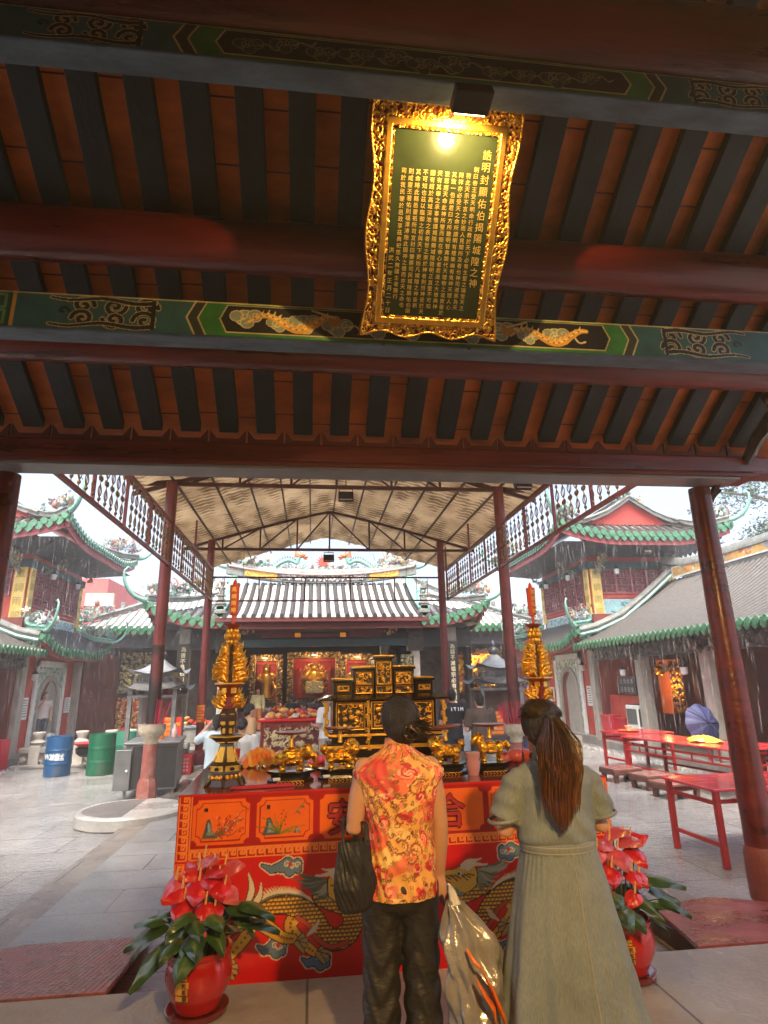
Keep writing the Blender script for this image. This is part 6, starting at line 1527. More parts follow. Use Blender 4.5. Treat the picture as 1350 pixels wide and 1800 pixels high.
# ---------------------------------------------------------------- people
SKIN = mat('warm skin', (.50,.27,.17), .5, 0, .08, 6, .06, 60)
SKIN2 = mat('skin', (.46,.26,.18), .5, 0, .08, 6, .06, 60)
HAIR = mat('black hair', (.010,.007,.005), .5, 0, .6, 40, .8, 160, stretch=(1,1,.12))
HAIRB = amat('brown hair strands', .42, 0, .15, 120, .3, 40)
def hand(mb, w, d, side, L=.17, curl=.5, spread=(1,0,0)):
    """wrist w, direction d (along the fingers), side = thumb side vector; five separate fingers"""
    w, d, t = Vector(w), Vector(d).normalized(), Vector(side).normalized(); n = d.cross(t).normalized(); t = n.cross(d)
    mb.tube([w-d*.03, w, w+d*.045, w+d*.085], [.024,.026,.034,.032], 12, flat=1.)
    k0 = len(mb.v)
    for i, (o, l) in enumerate(((.027,.066),(.009,.076),(-.010,.071),(-.028,.056))):
        b = w+d*.083+t*o; p = [b]; dd = d.copy(); 
        for s in (.42,.33,.25):
            dd = (dd+n*curl*.42).normalized(); p.append(p[-1]+dd*l*s)
        mb.tube(p, [.0092,.0088,.0082,.0065], 9); mb.ell(p[-1], .0065, 7, 5)
    th = [w+d*.025+t*.022, w+d*.05+t*.047, w+d*.075+t*.054+n*.012, w+d*.096+t*.05+n*.022]
    mb.tube(th, [.014,.0115,.0098,.0075], 9); mb.ell(th[-1], .0075, 7, 5)
def head_mb(mb, c, s=1., yaw=0., pitch=0., neck=True):
    """c = centre of the skull, face towards +y before yaw"""
    Rm = Euler((pitch,0,yaw)).to_matrix(); c = Vector(c); f = lambda x,y,z: c+Rm@Vector((x*s,y*s,z*s))
    mb.ell(c, (.073*s,.092*s,.105*s), 18, 14, Rm); mb.ell(f(0,.028,-.06), (.056*s,.06*s,.062*s), 14, 10, Rm)
    mb.tube([f(0,.078,.0),f(0,.098,-.032),f(0,.092,-.045)],[.008*s,.012*s,.011*s],8); mb.ell(f(0,.078,-.095),(.02*s,.016*s,.014*s),8,6)
    mb.ell(f(0,.082,-.068),(.022*s,.01*s,.006*s),8,5)
    for q in (1,-1):
        mb.ell(f(q*.073,-.004,-.02),(.008*s,.018*s,.03*s),9,7,Rm); mb.ell(f(q*.03,.074,.022),(.02*s,.012*s,.007*s),8,5)
    return f
def eyes(par, f, s=1.):
    for q in (1,-1):
        MB().ell(f(q*.029,.082,.0),(.011*s,.006*s,.006*s),8,6).build('eye', mat('dark eye', (.02,.014,.012), .25), par, 60)
def walker(label, x, y, z0, h, rz, shirt, trousers, hair=HAIR, arms='down', cap=None, female=False, skin=SKIN2, sleeve=.5, hy=0., hp=0., crouch=False, longhair=False, bald=False, shorts=False):
    """a background figure: one continuous body, clothes and hair as its children"""
    t = thing('person', label, 'person', (x,y,z0), rz); k = h/1.7
    L = lambda *p: Vector(p)*k
    sw = .165 if female else .195
    mb = MB(); dz = -.42 if crouch else 0
    f = head_mb(mb, L(0,.02,1.585+dz), k*1.02, hy, hp)
    mb.tube([L(0,-.01,1.38+dz),L(0,.0,1.44+dz),L(0,.01,1.52+dz)],[.062*k,.055*k,.053*k],12)
    mb.lathe([(.10,.92),(.15,.98),(.14,1.1),(.165,1.25),(.175,1.36),(.12,1.42),(.05,1.45)] and [(a*k,(b_+dz)*k) for a,b_ in ((.12,.9),(.155,.97),(.14,1.1),(.162,1.25),(.172,1.36),(.11,1.425),(.05,1.45))],(0,0,0),18,1,.66)
    J = {}
    for s in (1,-1):
        sh_ = L(s*sw,-.01,1.39+dz)
        if arms == 'down': el, wr = L(s*(sw+.06),-.03,1.1+dz), L(s*(sw+.05),.04,.86+dz)
        elif arms == 'front': el, wr = L(s*(sw+.055),.0,1.12+dz), L(s*.10,.24,1.12+dz)
        elif arms == 'phone': el, wr = (L(s*(sw+.05),.05,1.14+dz), L(s*.09,.2,1.5+dz)) if s > 0 else (L(s*(sw+.06),-.02,1.1+dz), L(s*(sw+.03),.08,.88+dz))
        elif arms == 'raised': el, wr = (L(s*(sw+.22),.1,1.28+dz), L(s*(sw+.02),.18,1.52+dz)) if s < 0 else (L(s*(sw+.05),.02,1.1+dz), L(s*.12,.2,1.05+dz))
        mb.tube([sh_, sh_.lerp(el,.5), el, el.lerp(wr,.4), wr],[.055*k,.046*k,.04*k,.039*k,.027*k],10); mb.ell(sh_,.058*k,10,8)
        hand(mb, wr, wr-el, (-s*.3,.8,.2), curl=.6); J[s] = (sh_,el,wr)
        if crouch: kn, an = L(s*.13,.38,.5), L(s*.12,.08,.08); hip = L(s*.09,-.02,.5)
        else: hip, kn, an = L(s*.088,0,.90), L(s*.095,.012,.5), L(s*.10,-.015,.09)
        mb.tube([hip, hip.lerp(kn,.5), kn, kn.lerp(an,.35), an],[.088*k,.076*k,.056*k,.056*k,.038*k],12); J[s] += (hip,kn,an)
        mb.tube([an, an+L(0,.0,-.05), an+L(0,.08,-.062), an+L(0,.17,-.07)],[.04*k,.042*k,.04*k,.026*k],10)
    meld(mb, .011, 3, 'body', skin, t, True)
    Mt = WM(t); eyes(t, lambda a,b_,c: Mt @ f(a,b_,c), k)
    mb = MB().lathe([(a*k,(b_+dz)*k) for a,b_ in ((.02,.86),(.178,.865),(.18,.95),(.17,1.1),(.185,1.25),(.198,1.36),(.15,1.43),(.075,1.462),(.02,1.465))],(0,0,0),20,1,.7)
    for s in (1,-1):
        a, b_ = J[s][0], J[s][1]; e = a.lerp(b_, min(1,sleeve*1.6)); mb.tube([a+L(-s*.03,0,.01), a, e],[.07*k,.073*k,.066*k],12); 
        if sleeve > .7: mb.tube([b_,b_.lerp(J[s][2],.85)],[.06*k,.045*k],12)
        mb.ell(a, .073*k, 10, 8)
    so_ = meld(mb, .012, 3, 'shirt', shirt, t, True)
    mb = MB().ell(L(0,0,.9+dz) if not crouch else L(0,-.02,.52), L(.172,.13,.12), 16, 10)
    for s in (1,-1):
        hip,kn,an = J[s][3:]
        pts = [hip, hip.lerp(kn,.5), kn, kn.lerp(an,.5), an+L(0,0,-.03)] if not shorts else [hip, hip.lerp(kn,.5), kn+L(0,0,.03)]
        mb.tube(pts, [.105*k,.095*k,.08*k,.078*k,.074*k][:len(pts)], 14)
    meld(mb, .012, 3, 'trousers', trousers, t, True)
    for s in (1,-1):
        an = J[s][5]; MB().ell(an+L(0,.06,-.06), L(.05,.135,.042), 12, 8).build('shoe', mat('dark shoe', (.03,.028,.027), .5), t, 60, True)
    hm = MB(); Rm = Euler((hp,0,hy)).to_matrix(); c = L(0,.02,1.585+dz)
    if not bald:
        hm.ell(c+Rm@L(0,-.016,.022), (.082*k,.096*k,.10*k), 18, 12, Rm); hm.ell(c+Rm@L(0,-.05,-.035), (.07*k,.055*k,.06*k), 12, 10, Rm)
        if longhair: hm.tube([c+Rm@L(0,-.07,-.01),c+Rm@L(0,-.11,-.05),c+Rm@L(0,-.1,-.12)],[.05*k,.045*k,.02*k],10)
    else: hm.ell(c+Rm@L(0,-.012,.016), (.0765*k,.094*k,.10*k), 18, 12, Rm)
    hm.build('hair', hair, t, 60, True)
    if cap: 
        cp = MB().ell(c+Rm@L(0,-.004,.045),(.09*k,.105*k,.085*k),16,10,Rm).build('cap', cap, t, 60, True)
        MB().ell(c+Rm@L(0,.12,.035),(.075*k,.075*k,.012*k),14,6,Rm).build('cap_peak', cap, cp, 60, True)
    return t
cl = lambda n, c: mat(n, c, .8, 0, .15, 4, .5, 9)
p_br = walker('man in brown T-shirt and black trousers seen from behind, near the right incense pole', 2.78,10.1,WZ,1.69,.12, cl('brown cotton',(.075,.052,.045)), cl('black cotton',(.014,.014,.016)), arms='front')
p_bk = walker('man in black T-shirt with white lettering across the shoulders, behind the shrine', 2.62,11.4,WZ,1.74,.25, cl('black jersey',(.012,.014,.02)), cl('navy shorts cloth',(.02,.022,.03)), arms='front', hy=-.4, shorts=True)
letters(MB(), 'ITIM', (-.10*1.0,-.152,1.385), .085, .07, (1,0,0),(0,.25,1), False, .004).build('shirt_print', mat('white print', (.75,.76,.78), .6), p_bk, 0, True)
walker('woman in dark cap and pale top facing the brown shirt man', 3.2,12.9,WZ,1.5,1.2, cl('pale top cloth',(.55,.52,.5)), cl('pale jeans',(.4,.45,.5)), cap=cl('dark brown cap',(.05,.03,.03)), arms='front', female=True, hp=-.3)
walker('shaven headed man in white T-shirt leaning to the left of the shrine', .30,12.0,WZ,1.70,.9, cl('white cotton',(.66,.69,.72)), cl('beige cotton',(.35,.3,.24)), hair=mat('short grey stubble', (.10,.085,.075), .7), arms='front', bald=True, hp=-.5)
walker('woman in tan blouse, hair tied back, right of the left candle tower', -1.06,11.0,WZ,1.58,-1.1, cl('tan blouse cloth',(.50,.32,.17)), cl('slate skirt cloth',(.09,.12,.13)), arms='down', female=True, longhair=True)
walker('person in light grey T-shirt behind the left candle tower stem', -.93,8.7,WZ,1.46,-.15, cl('light grey cotton',(.34,.35,.36)), cl('charcoal cotton',(.04,.04,.045)), arms='down', hp=-.5)
walker('person in pale blue shirt raising an elbow left of the left candle tower', -1.30,9.0,WZ,1.50,-.1, cl('pale blue cotton',(.44,.56,.62)), cl('black linen',(.016,.016,.018)), arms='raised', female=True, longhair=True)
walker('dark haired woman in black far inside by the temple altar', -.55,19.2,WZ,1.55,.1, cl('black linen',(.016,.016,.018)), cl('black linen',(.016,.016,.018)), longhair=True, female=True)
walker('bowed woman in dark clothes right of the altar worshipper', .05,19.8,WZ,1.5,-.4, cl('dark plum cloth',(.06,.03,.04)), cl('black linen',(.016,.016,.018)), longhair=True, female=True, hp=-.4)
walker('man in white undershirt phone to his ear, in the left moon gate', -8.22,20.35,-.16,1.66,pi+.9, cl('white undershirt cloth',(.55,.5,.48)), cl('dark blue cloth',(.06,.07,.1)), arms='phone', sleeve=.3)
walker('figure in pale yellow robe and red cap by the left inner couplet', -2.05,24.2,-.1,1.55,pi+.2, cl('pale yellow robe',(.55,.5,.25)), cl('orange robe',(.5,.18,.05)), hair=mat('red cap cloth', (.4,.04,.05), .7), sleeve=.9)

# ---- foreground: woman in the floral blouse
def ring_loft(name, zs, cx, cy, ax, ay, nth, m, parent, col_fn=None, fold=None, cap_top=False, power=2.0):
    th = np.linspace(0, 2*pi, nth); Z, T = np.meshgrid(zs, th, indexing='ij')
    I = lambda a: np.interp(Z, zs, a)
    ct, st = np.cos(T), np.sin(T); e = 2/power
    X = I(cx)+I(ax)*np.sign(ct)*np.abs(ct)**e; Y = I(cy)+I(ay)*np.sign(st)*np.abs(st)**e
    if fold is not None:
        f = fold(T, Z); X = X+f*ct; Y = Y+f*st
    P = np.stack([X,Y,Z],-1); col = None if col_fn is None else col_fn(T,Z,P)
    return grid_mesh(name, P, m, parent, col, None, 180)
w1 = thing('person', 'woman in orange floral blouse, hair in a bun, black bag on her arm', 'person', (.405,2.98,0), -.06)
mb = MB(); k1 = .93
f1 = head_mb(mb, (.02,.04,1.425), .98, -.12, -.22)
mb.tube([(0,.0,1.24),(.005,.005,1.30),(.015,.03,1.38)],[.062,.05,.05],14)
mb.lathe([(.05,.70),(.14,.74),(.15,.85),(.128,.98),(.14,1.1),(.155,1.2),(.10,1.275),(.05,1.30)],(0,0,0),20,1,.66)
for s,el,wr in ((1,(.190,-.01,.985),(.185,.045,.77)),(-1,(-.205,-.035,.985),(-.15,.2,.93))):
    sh_ = Vector((s*.150,-.005,1.225)); el, wr = Vector(el), Vector(wr)
    mb.tube([sh_, sh_.lerp(el,.5)+V(s*.006,0,0), el, el.lerp(wr,.35), wr],[.05,.047,.038,.039,.026],14); mb.ell(sh_,.055,12,9)
    hand(mb, wr, (wr-el) if s < 0 else V(.01,.01,-1), (-s*.2,1,0), curl=.75)
for s in (1,-1): mb.tube([(s*.08,0,.78),(s*.085,.01,.45),(s*.09,-.01,.08)],[.08,.055,.036],12); mb.tube([(s*.09,-.01,.08),(s*.09,.0,.035),(s*.09,.08,.03),(s*.09,.17,.022)],[.036,.036,.035,.022],10)
meld(mb, .0075, 3, 'body', SKIN, w1, True)
eyes(w1, lambda a,b_,c: WM(w1) @ f1(a,b_,c))
# blouse pattern: roses, paisleys, sprays on cream and orange
bp = Paint(1.02, .66, .0032, (.78,.40,.11)); rg = random.Random(11)
n_ = np.sin(bp.U*31+2*np.sin(bp.W*23))*np.cos(bp.W*29+1.7*np.sin(bp.U*19)); bp.C[n_ > .2] = (.82,.55,.20)
n2_ = np.sin(bp.U*17+3*np.sin(bp.W*13+1))+np.cos(bp.W*21+2*np.sin(bp.U*11)); bp.C[n2_ > .55] = (.74,.16,.07); bp.C[n2_ > 1.15] = (.62,.06,.05)
for _ in range(900):
    c = (rg.uniform(0,1.02),rg.uniform(0,.66)); a = rg.uniform(0,6.28); q = spiral(c,rg.uniform(.006,.015),1.1,a,rg.choice((1,-1)),9); bp.stroke(q,.0021,rg.choice([(.16,.05,.02),(.28,.12,.03),(.35,.2,.05)]))
for _ in range(260):
    c = (rg.uniform(0,1.02),rg.uniform(0,.66)); a = rg.uniform(0,6.28)
    for j in range(5): bp.disc((c[0]+.007*cos(a+j*1.257),c[1]+.007*sin(a+j*1.257)),.0046,rg.choice([(.62,.12,.08),(.75,.25,.16),(.5,.3,.1)]))
def paisley(c, s, a):
    pts = [(r_*cos(t),r_*sin(t)) for t,r_ in [(t, s*(1-.75*(t/6.28))) for t in np.linspace(0,5.6,30)]]
    q = [(c[0]+x*cos(a)-y*sin(a)*1.0, c[1]+x*sin(a)+y*cos(a)) for x,y in pts]
    bp.stroke(q,s*.16,(.75,.40,.14)); bp.stroke(q,.0028,(.22,.05,.025))
    for t in range(0,30,2): bp.disc((q[t][0]*1.0+.2*(q[t][0]-c[0]),q[t][1]+.2*(q[t][1]-c[1])),.0034,(.35,.09,.04))
for _ in range(30): paisley((rg.uniform(0,1.02),rg.uniform(.02,.64)),rg.uniform(.028,.042),rg.uniform(0,6.28))
def rose(c, s):
    for kk in range(13):
        a = rg.uniform(0,6.28); r_ = s*rg.uniform(.15,.8); bp.disc((c[0]+r_*cos(a),c[1]+r_*sin(a)),s*rg.uniform(.25,.42),rg.choice([(.68,.07,.05),(.78,.14,.08),(.6,.03,.04),(.8,.25,.16),(.42,.02,.03)]))
    for kk in range(5): bp.stroke(spiral(c,s*rg.uniform(.3,.9),.7,rg.uniform(0,6),1,9),.0024,rg.choice([(.33,.02,.02),(.85,.4,.28)]))
for row in range(7):
    for i in range(9): 
        c = (.055+.115*i+(.055 if row%2 else 0)+rg.uniform(-.03,.03), .05+.095*row+rg.uniform(-.02,.02))
        if rg.random() < .9: rose(c, rg.uniform(.024,.042))
def blouse_col(T,Z,P):
    u = np.clip(T/(2*pi)*1.02,0,1.019); v = np.clip(Z-.70,0,.659)
    i = (u/1.02*(bp.nx-1)).astype(int); j = (v/.66*(bp.ny-1)).astype(int); return bp.C[j,i]
zs = np.concatenate([np.linspace(.712,1.19,120), np.linspace(1.193,1.34,46)])
ax = np.interp(zs,[.712,.74,.85,.98,1.08,1.16,1.20,1.225,1.25,1.275,1.30,1.32,1.34],[.160,.166,.164,.150,.165,.190,.212,.212,.184,.140,.094,.07,.062])
ay = np.interp(zs,[.712,.85,.98,1.1,1.2,1.26,1.30,1.34],[.128,.132,.112,.122,.118,.10,.075,.064])
cy = np.interp(zs,[.7,1.1,1.25,1.34],[.0,-.008,-.002,.012]); cx = np.interp(zs,[.7,1.34],[0,.006])
def bfold(T,Z): return .0045*np.sin(Z*46+2.5*np.sin(T*2))*np.clip((1.15-Z)*4,0,1)*(.4+.6*np.cos(T*1.0+1)**2)+.005*np.sin(T*9+Z*8)*np.clip((.95-Z)*4,0,1)+.002*np.sin(T*23+Z*60)
ring_loft('blouse', zs, cx, cy, ax, ay, 300, amat('printed thin blouse cloth', .6, 0, .12, 200, .08, 5), w1, blouse_col, bfold, power=2.35)
MB().lathe([(.066,1.325),(.063,1.345),(.060,1.362),(.055,1.362),(.057,1.34)],(.006,.014,0),32,1,.98,cap=False).build('collar', mat('orange patterned collar', (.74,.28,.12), .6, 0, .6, 60, .1, 80), w1, 60, True)
# trousers
mb = MB().ell((0,.0,.74),(.162,.13,.12),20,12)
for s in (1,-1): mb.tube([(s*.078,0,.76),(s*.083,.012,.58),(s*.086,.01,.42),(s*.09,.0,.2),(s*.094,-.005,.05)],[.098,.088,.079,.079,.084],18)
tro = meld(mb, .009, 3, 'trousers', mat('black crepe trousers', (.018,.016,.014), .55, 0, .3, 5, .35, 26, stretch=(1,1,2.2)), w1, True)
for v in tro.data.vertices:
    z = v.co.z; a = atan2(v.co.y, v.co.x-(.085 if v.co.x > 0 else -.085)); amp = .0055*min(1,max(0,(.72-z)*4)); f_ = amp*sin(z*58+3*sin(a*1.5+v.co.x*20)+a*2)
    v.co.x += f_*cos(a); v.co.y += f_*sin(a)
for s in (1,-1): MB().ell((s*.092,.06,.03),(.045,.125,.03),14,8).build('shoe', mat('dark shoe', (.03,.028,.027), .5), w1, 60, True)
# hair: cap of hair swept to a low twisted bun with a clip and loose ends to the right
hm = MB(); C1 = Vector((.02,.04,1.425))
hm.ell(C1+V(.0,-.012,.022),(.090,.104,.106),26,18); hm.ell(C1+V(.01,-.055,-.025),(.076,.065,.074),18,14); hm.ell(C1+V(.035,-.085,-.03),(.05,.04,.05),14,10)
hb = meld(hm,.007,3,'hair',HAIR,w1,True)
mb = MB(); rg = random.Random(5); BC = C1+V(.045,-.105,-.03)
for kk in range(90):
    a0 = rg.uniform(0,6.28); r_ = rg.uniform(.012,.040); ph = rg.uniform(-.02,.02)
    mb.tube([BC+V(r_*cos(a0+t),ph+.012*sin(3*t)-.01,r_*sin(a0+t)*.95) for t in np.linspace(0,2.6,9)],[.0022+.002*sin(pi*q) for q in np.linspace(0,1,9)],5)
for kk in range(120):
    s0 = BC+V(rg.uniform(-.01,.03),rg.uniform(-.02,.015),rg.uniform(-.03,.035)); L = rg.uniform(.05,.115); a = rg.uniform(-.35,.55)
    mb.tube([s0, s0+V(L*.5*cos(a),rg.uniform(-.02,.01),L*.5*sin(a)+.012), s0+V(L*cos(a),rg.uniform(-.03,.02),L*sin(a)+rg.uniform(-.02,.02))],[.0022,.0015,.0004],4)
for kk in range(320):      # swept strands over the skull
    a = rg.uniform(.15,pi-.15); p0 = C1+V(.092*cos(a),rg.uniform(-.02,.05),.03+.108*sin(a)*1.0); p1 = BC+V(rg.uniform(-.02,.02),.02,rg.uniform(-.02,.03)); mid = p0.lerp(p1,.5); d = (mid-C1); mid = C1+d.normalized()*(.108 if d.z > .02 else .102)
    mb.tube([p0,p0.lerp(mid,.5)+(p0.lerp(mid,.5)-C1).normalized()*.006,mid,p1],[.0008,.0013,.0013,.0009],4)
cols = np.zeros((len(mb.v),3)); 
for j in range(0,len(mb.v)): cols[j] = (.018,.012,.008)
cols[::1] *= (np.random.RandomState(3).rand(len(mb.v)//20+1).repeat(20)[:len(mb.v)]*1.8+.4)[:,None]
mb.build('hair_bun', HAIRB, hb, 60, True, col=cols)
MB().tube([BC+V(-.03,-.02,.03),BC+V(0,-.04,.015),BC+V(.03,-.03,-.01)],[.006,.009,.006],8).build('hair_clip', mat('dark brown clip', (.05,.02,.012), .25), hb, 60, True)

# ---- foreground: woman in the denim dress
w2 = thing('person', 'woman in grey denim shirt dress with long brown ponytail, seen from behind', 'person', (1.075,2.78,0), .02)
mb = MB(); f2 = head_mb(mb,(-.015,.04,1.40),.99,.1,-.12)
mb.tube([(0,0,1.2),(0,.005,1.26),(-.01,.03,1.34)],[.06,.05,.05],14)
mb.lathe([(.05,.72),(.15,.76),(.16,.86),(.14,.96),(.15,1.08),(.16,1.18),(.11,1.24),(.05,1.27)],(0,0,0),20,1,.66)
for s,el,wr in ((1,(.225,.03,.985),(.12,.23,.97)),(-1,(-.222,.03,.985),(-.12,.23,.99))):
    sh_ = Vector((s*.140,0,1.175)); el, wr = Vector(el), Vector(wr)
    mb.tube([sh_, sh_.lerp(el,.5), el, el.lerp(wr,.35), wr],[.046,.044,.039,.038,.026],14); hand(mb, wr, (-s*.5,.5,.6), (0,-.3,1), curl=.3)
for s in (1,-1): mb.tube([(s*.08,0,.8),(s*.085,.01,.45),(s*.09,-.01,.08)],[.085,.055,.036],12); mb.tube([(s*.09,-.01,.08),(s*.09,.0,.035),(s*.09,.08,.03),(s*.09,.17,.022)],[.036,.036,.035,.022],10)
meld(mb,.0075,3,'body',SKIN,w2,True); eyes(w2, lambda a,b_,c: WM(w2) @ f2(a,b_,c))
def denim():
    m = mat('washed grey denim', (.165,.198,.205), .85, 0, .22, 3, 0); nt = m.node_tree; b = nt.nodes['Principled BSDF']
    tc = nt.nodes.new('ShaderNodeTexCoord'); mp = nt.nodes.new('ShaderNodeMapping'); mp.inputs['Scale'].default_value = (260,260,22); lk(nt,tc.outputs['Object'],mp.inputs[0])
    n = nt.nodes.new('ShaderNodeTexNoise'); n.inputs['Scale'].default_value = 1; n.inputs['Detail'].default_value = 4; lk(nt,mp.outputs[0],n.inputs['Vector'])
    src = b.inputs['Base Color'].links[0].from_socket; mr = nt.nodes.new('ShaderNodeMapRange'); mr.inputs[1].default_value=.3; mr.inputs[2].default_value=.7; mr.inputs[3].default_value=.82; mr.inputs[4].default_value=1.16; lk(nt,n.outputs[0],mr.inputs[0])
    mx = nt.nodes.new('ShaderNodeMix'); mx.data_type='RGBA'; mx.blend_type='MULTIPLY'; mx.inputs[0].default_value=1; lk(nt,src,mx.inputs[6]); lk(nt,mr.outputs[0],mx.inputs[7]); lk(nt,mx.outputs[2],b.inputs['Base Color'])
    bp_ = nt.nodes.new('ShaderNodeBump'); bp_.inputs['Strength'].default_value=.25; bp_.inputs['Distance'].default_value=.004; lk(nt,n.outputs[0],bp_.inputs['Height']); lk(nt,bp_.outputs[0],b.inputs['Normal']); return m
DEN = denim()
zs = np.linspace(.06,.955,150)
ax = np.interp(zs,[.06,.3,.6,.8,.9,.955],[.335,.298,.238,.196,.168,.158]); ay = np.interp(zs,[.06,.3,.6,.8,.9,.955],[.27,.24,.185,.15,.125,.115])
cyv = np.interp(zs,[.06,.955],[0,0.]); 
def sfold(T,Z):
    a = np.clip((.93-Z)/.8,0,1); g = np.clip((.955-Z)*14,0,1)
    return a*(.016*np.sin(T*5+1.6*np.sin(T*2)+.7)+.010*np.sin(T*9+1.3*np.sin(T*3)+1.5*Z+1)+.004*np.sin(T*21+3*Z))+g*.003*np.sin(T*31+np.sin(T*5)*4)*np.clip((Z-.70)*4,0,1)+.003*np.sin(Z*37+T*5)*a
sk = ring_loft('skirt', zs, 0*zs+.005, cyv, ax, ay, 360, DEN, w2, None, sfold)
for aa in (-pi/2+.05,):
    pts = []
    for z in np.linspace(.08,.93,60):
        f_ = float(sfold(np.array(aa),np.array(z))); a_, b_ = np.interp(z,zs,ax)+f_, np.interp(z,zs,ay)+f_; pts.append((.005+a_*cos(aa), b_*sin(aa)-.0015, z))
    MB().tube(pts,.0022,4).build('back_seam', mat('pale denim stitching', (.30,.28,.22), .8), sk, 60, True)
mb = MB().lathe([(.05,.915),(.158,.92),(.176,.955),(.182,1.0),(.165,1.06),(.172,1.12),(.188,1.18),(.178,1.215),(.13,1.25),(.085,1.268),(.05,1.27)],(0,0,0),40,1,.70)
for s in (1,-1):
    mb.tube([(s*.13,0,1.195),(s*.165,.0,1.165),(s*.198,.01,1.10),(s*.222,.02,1.035)],[.06,.066,.067,.070],22); mb.ell((s*.14,0,1.185),(.07,.07,.055),14,10)
bo = meld(mb,.0075,4,'bodice',DEN,w2,True)
rs_ = random.Random(4)
for v in bo.data.vertices:
    x,y,z = v.co; b_ = y < 0.03
    f_ = .009*sin((z*1.0+abs(x)*.75+.1*x)*52+2*sin(x*9))*max(0,min(1,(1.13-z)*6))*max(0,min(1,(z-.92)*10))*(1 if abs(x) < .18 else .3)+.004*sin(z*75+x*30)*(1 if abs(x)>.18 else 0)
    d = Vector((x*.3,y,0)); d = d.normalized() if d.length > 1e-4 else V(0,-1,0); v.co += d*f_
for s in (1,-1):
    MB().tube([(s*.222+.071*cos(a)*.98, .02+.071*sin(a), 1.032+s*.0+.012*s*cos(a)*s) for a in np.linspace(0,6.283,25)],.0075,6).build('sleeve_cuff', DEN, bo, 60, True)
MB().lathe([(.163,.90),(.168,.905),(.168,.945),(.163,.95)],(.003,0,0),60,1,.735,cap=False).build('belt', DEN, w2, 60, True)
MB().lathe([(.1695,.912),(.1705,.914),(.1695,.916)],(.003,0,0),60,1,.735,cap=False).lathe([(.1695,.934),(.1705,.936),(.1695,.938)],(.003,0,0),60,1,.735,cap=False).build('belt_stitching', mat('pale denim stitching', (.30,.28,.22), .8), w2, 60, True)
MB().lathe([(.075,1.262),(.068,1.30),(.066,1.315),(.06,1.315),(.06,1.27)],(0,.012,0),30,1,1.0,cap=False).build('collar', DEN, w2, 60, True)
for s in (1,-1): MB().ell((s*.092,.06,.03),(.045,.125,.03),14,8).build('shoe', mat('dark shoe', (.03,.028,.027), .5), w2, 60, True)
C2 = Vector((-.015,.04,1.40)); hm = MB()
hm.ell(C2+V(0,-.012,.022),(.089,.104,.108),26,18); hm.ell(C2+V(0,-.05,-.02),(.078,.062,.072),18,14)
h2 = meld(hm,.007,3,'hair',HAIR,w2,True)
mb = MB(); cols = []; rg = random.Random(8)
TIE = C2+V(.005,-.108,.055)
def strand(pts, r, c0, c1):
    o = len(mb.v); mb.tube(pts, r, 4); n = len(mb.v)-o; m_ = n//4
    for i in range(m_):
        t = i/max(1,m_-1); cols.extend([tuple(np.array(c0)*(1-t)+np.array(c1)*t)]*4)
for kk in range(1150):
    u = rg.gauss(0,.5); u = max(-1,min(1,u)); L = rg.uniform(.30,.47)*(1-.18*abs(u)); dpt = rg.uniform(0,1)
    wv_ = rg.uniform(-.012,.012); ph = rg.uniform(0,6); pts = []
    for t in np.linspace(0,1,11):
        wd = .026+.066*min(1,t*2.4)-.030*max(0,t-.6)*2
        pts.append(TIE+V(u*wd-.026*t+wv_*sin(t*4+ph), -.012-.028*sin(pi*min(1,t*1.3))*dpt-.012*dpt-.085*min(1,t*1.7), -.005-L*t+.016*sin(pi*t*.7)))
    br = rg.uniform(.35,1.35); c0 = np.array((.050,.026,.010))*br; c1 = np.array((.15,.048,.013))*br
    if rg.random() < .35: c0, c1 = np.array((.012,.008,.006)), np.array((.045,.016,.008))
    strand(pts,[.0012+.0007*sin(pi*q) for q in np.linspace(0,.9,10)]+[.0004],c0,c1)
for kk in range(420):
    a = rg.uniform(.05,pi-.05); p0 = C2+V(.09*cos(a),rg.uniform(-.03,.06),.022+.105*sin(a)); d = p0.lerp(TIE,.5)-C2; mid = C2+V(0,-.01,.02)+(d-V(0,-.01,.02)).normalized()*.112
    strand([p0,mid,TIE],[.0008,.0014,.0011],(.014,.01,.008),(.05,.028,.012))
for kk in range(14):
    s = rg.choice((1,-1)); p0 = C2+V(s*.085,-.0,-.03); strand([p0,p0+V(s*.012,-.01,-.06),p0+V(s*rg.uniform(.0,.03),-.015,-.13)],[.0016,.0014,.0006],(.02,.012,.008),(.03,.016,.01))
mb.build('ponytail', HAIRB, h2, 60, True, col=np.array(cols))
MB().lathe([(.02,-.012),(.026,0),(.02,.012)],TIE+V(0,-.006,-.004),14).build('hair_tie', mat('black elastic', (.012,.012,.014), .6), h2, 60, True)

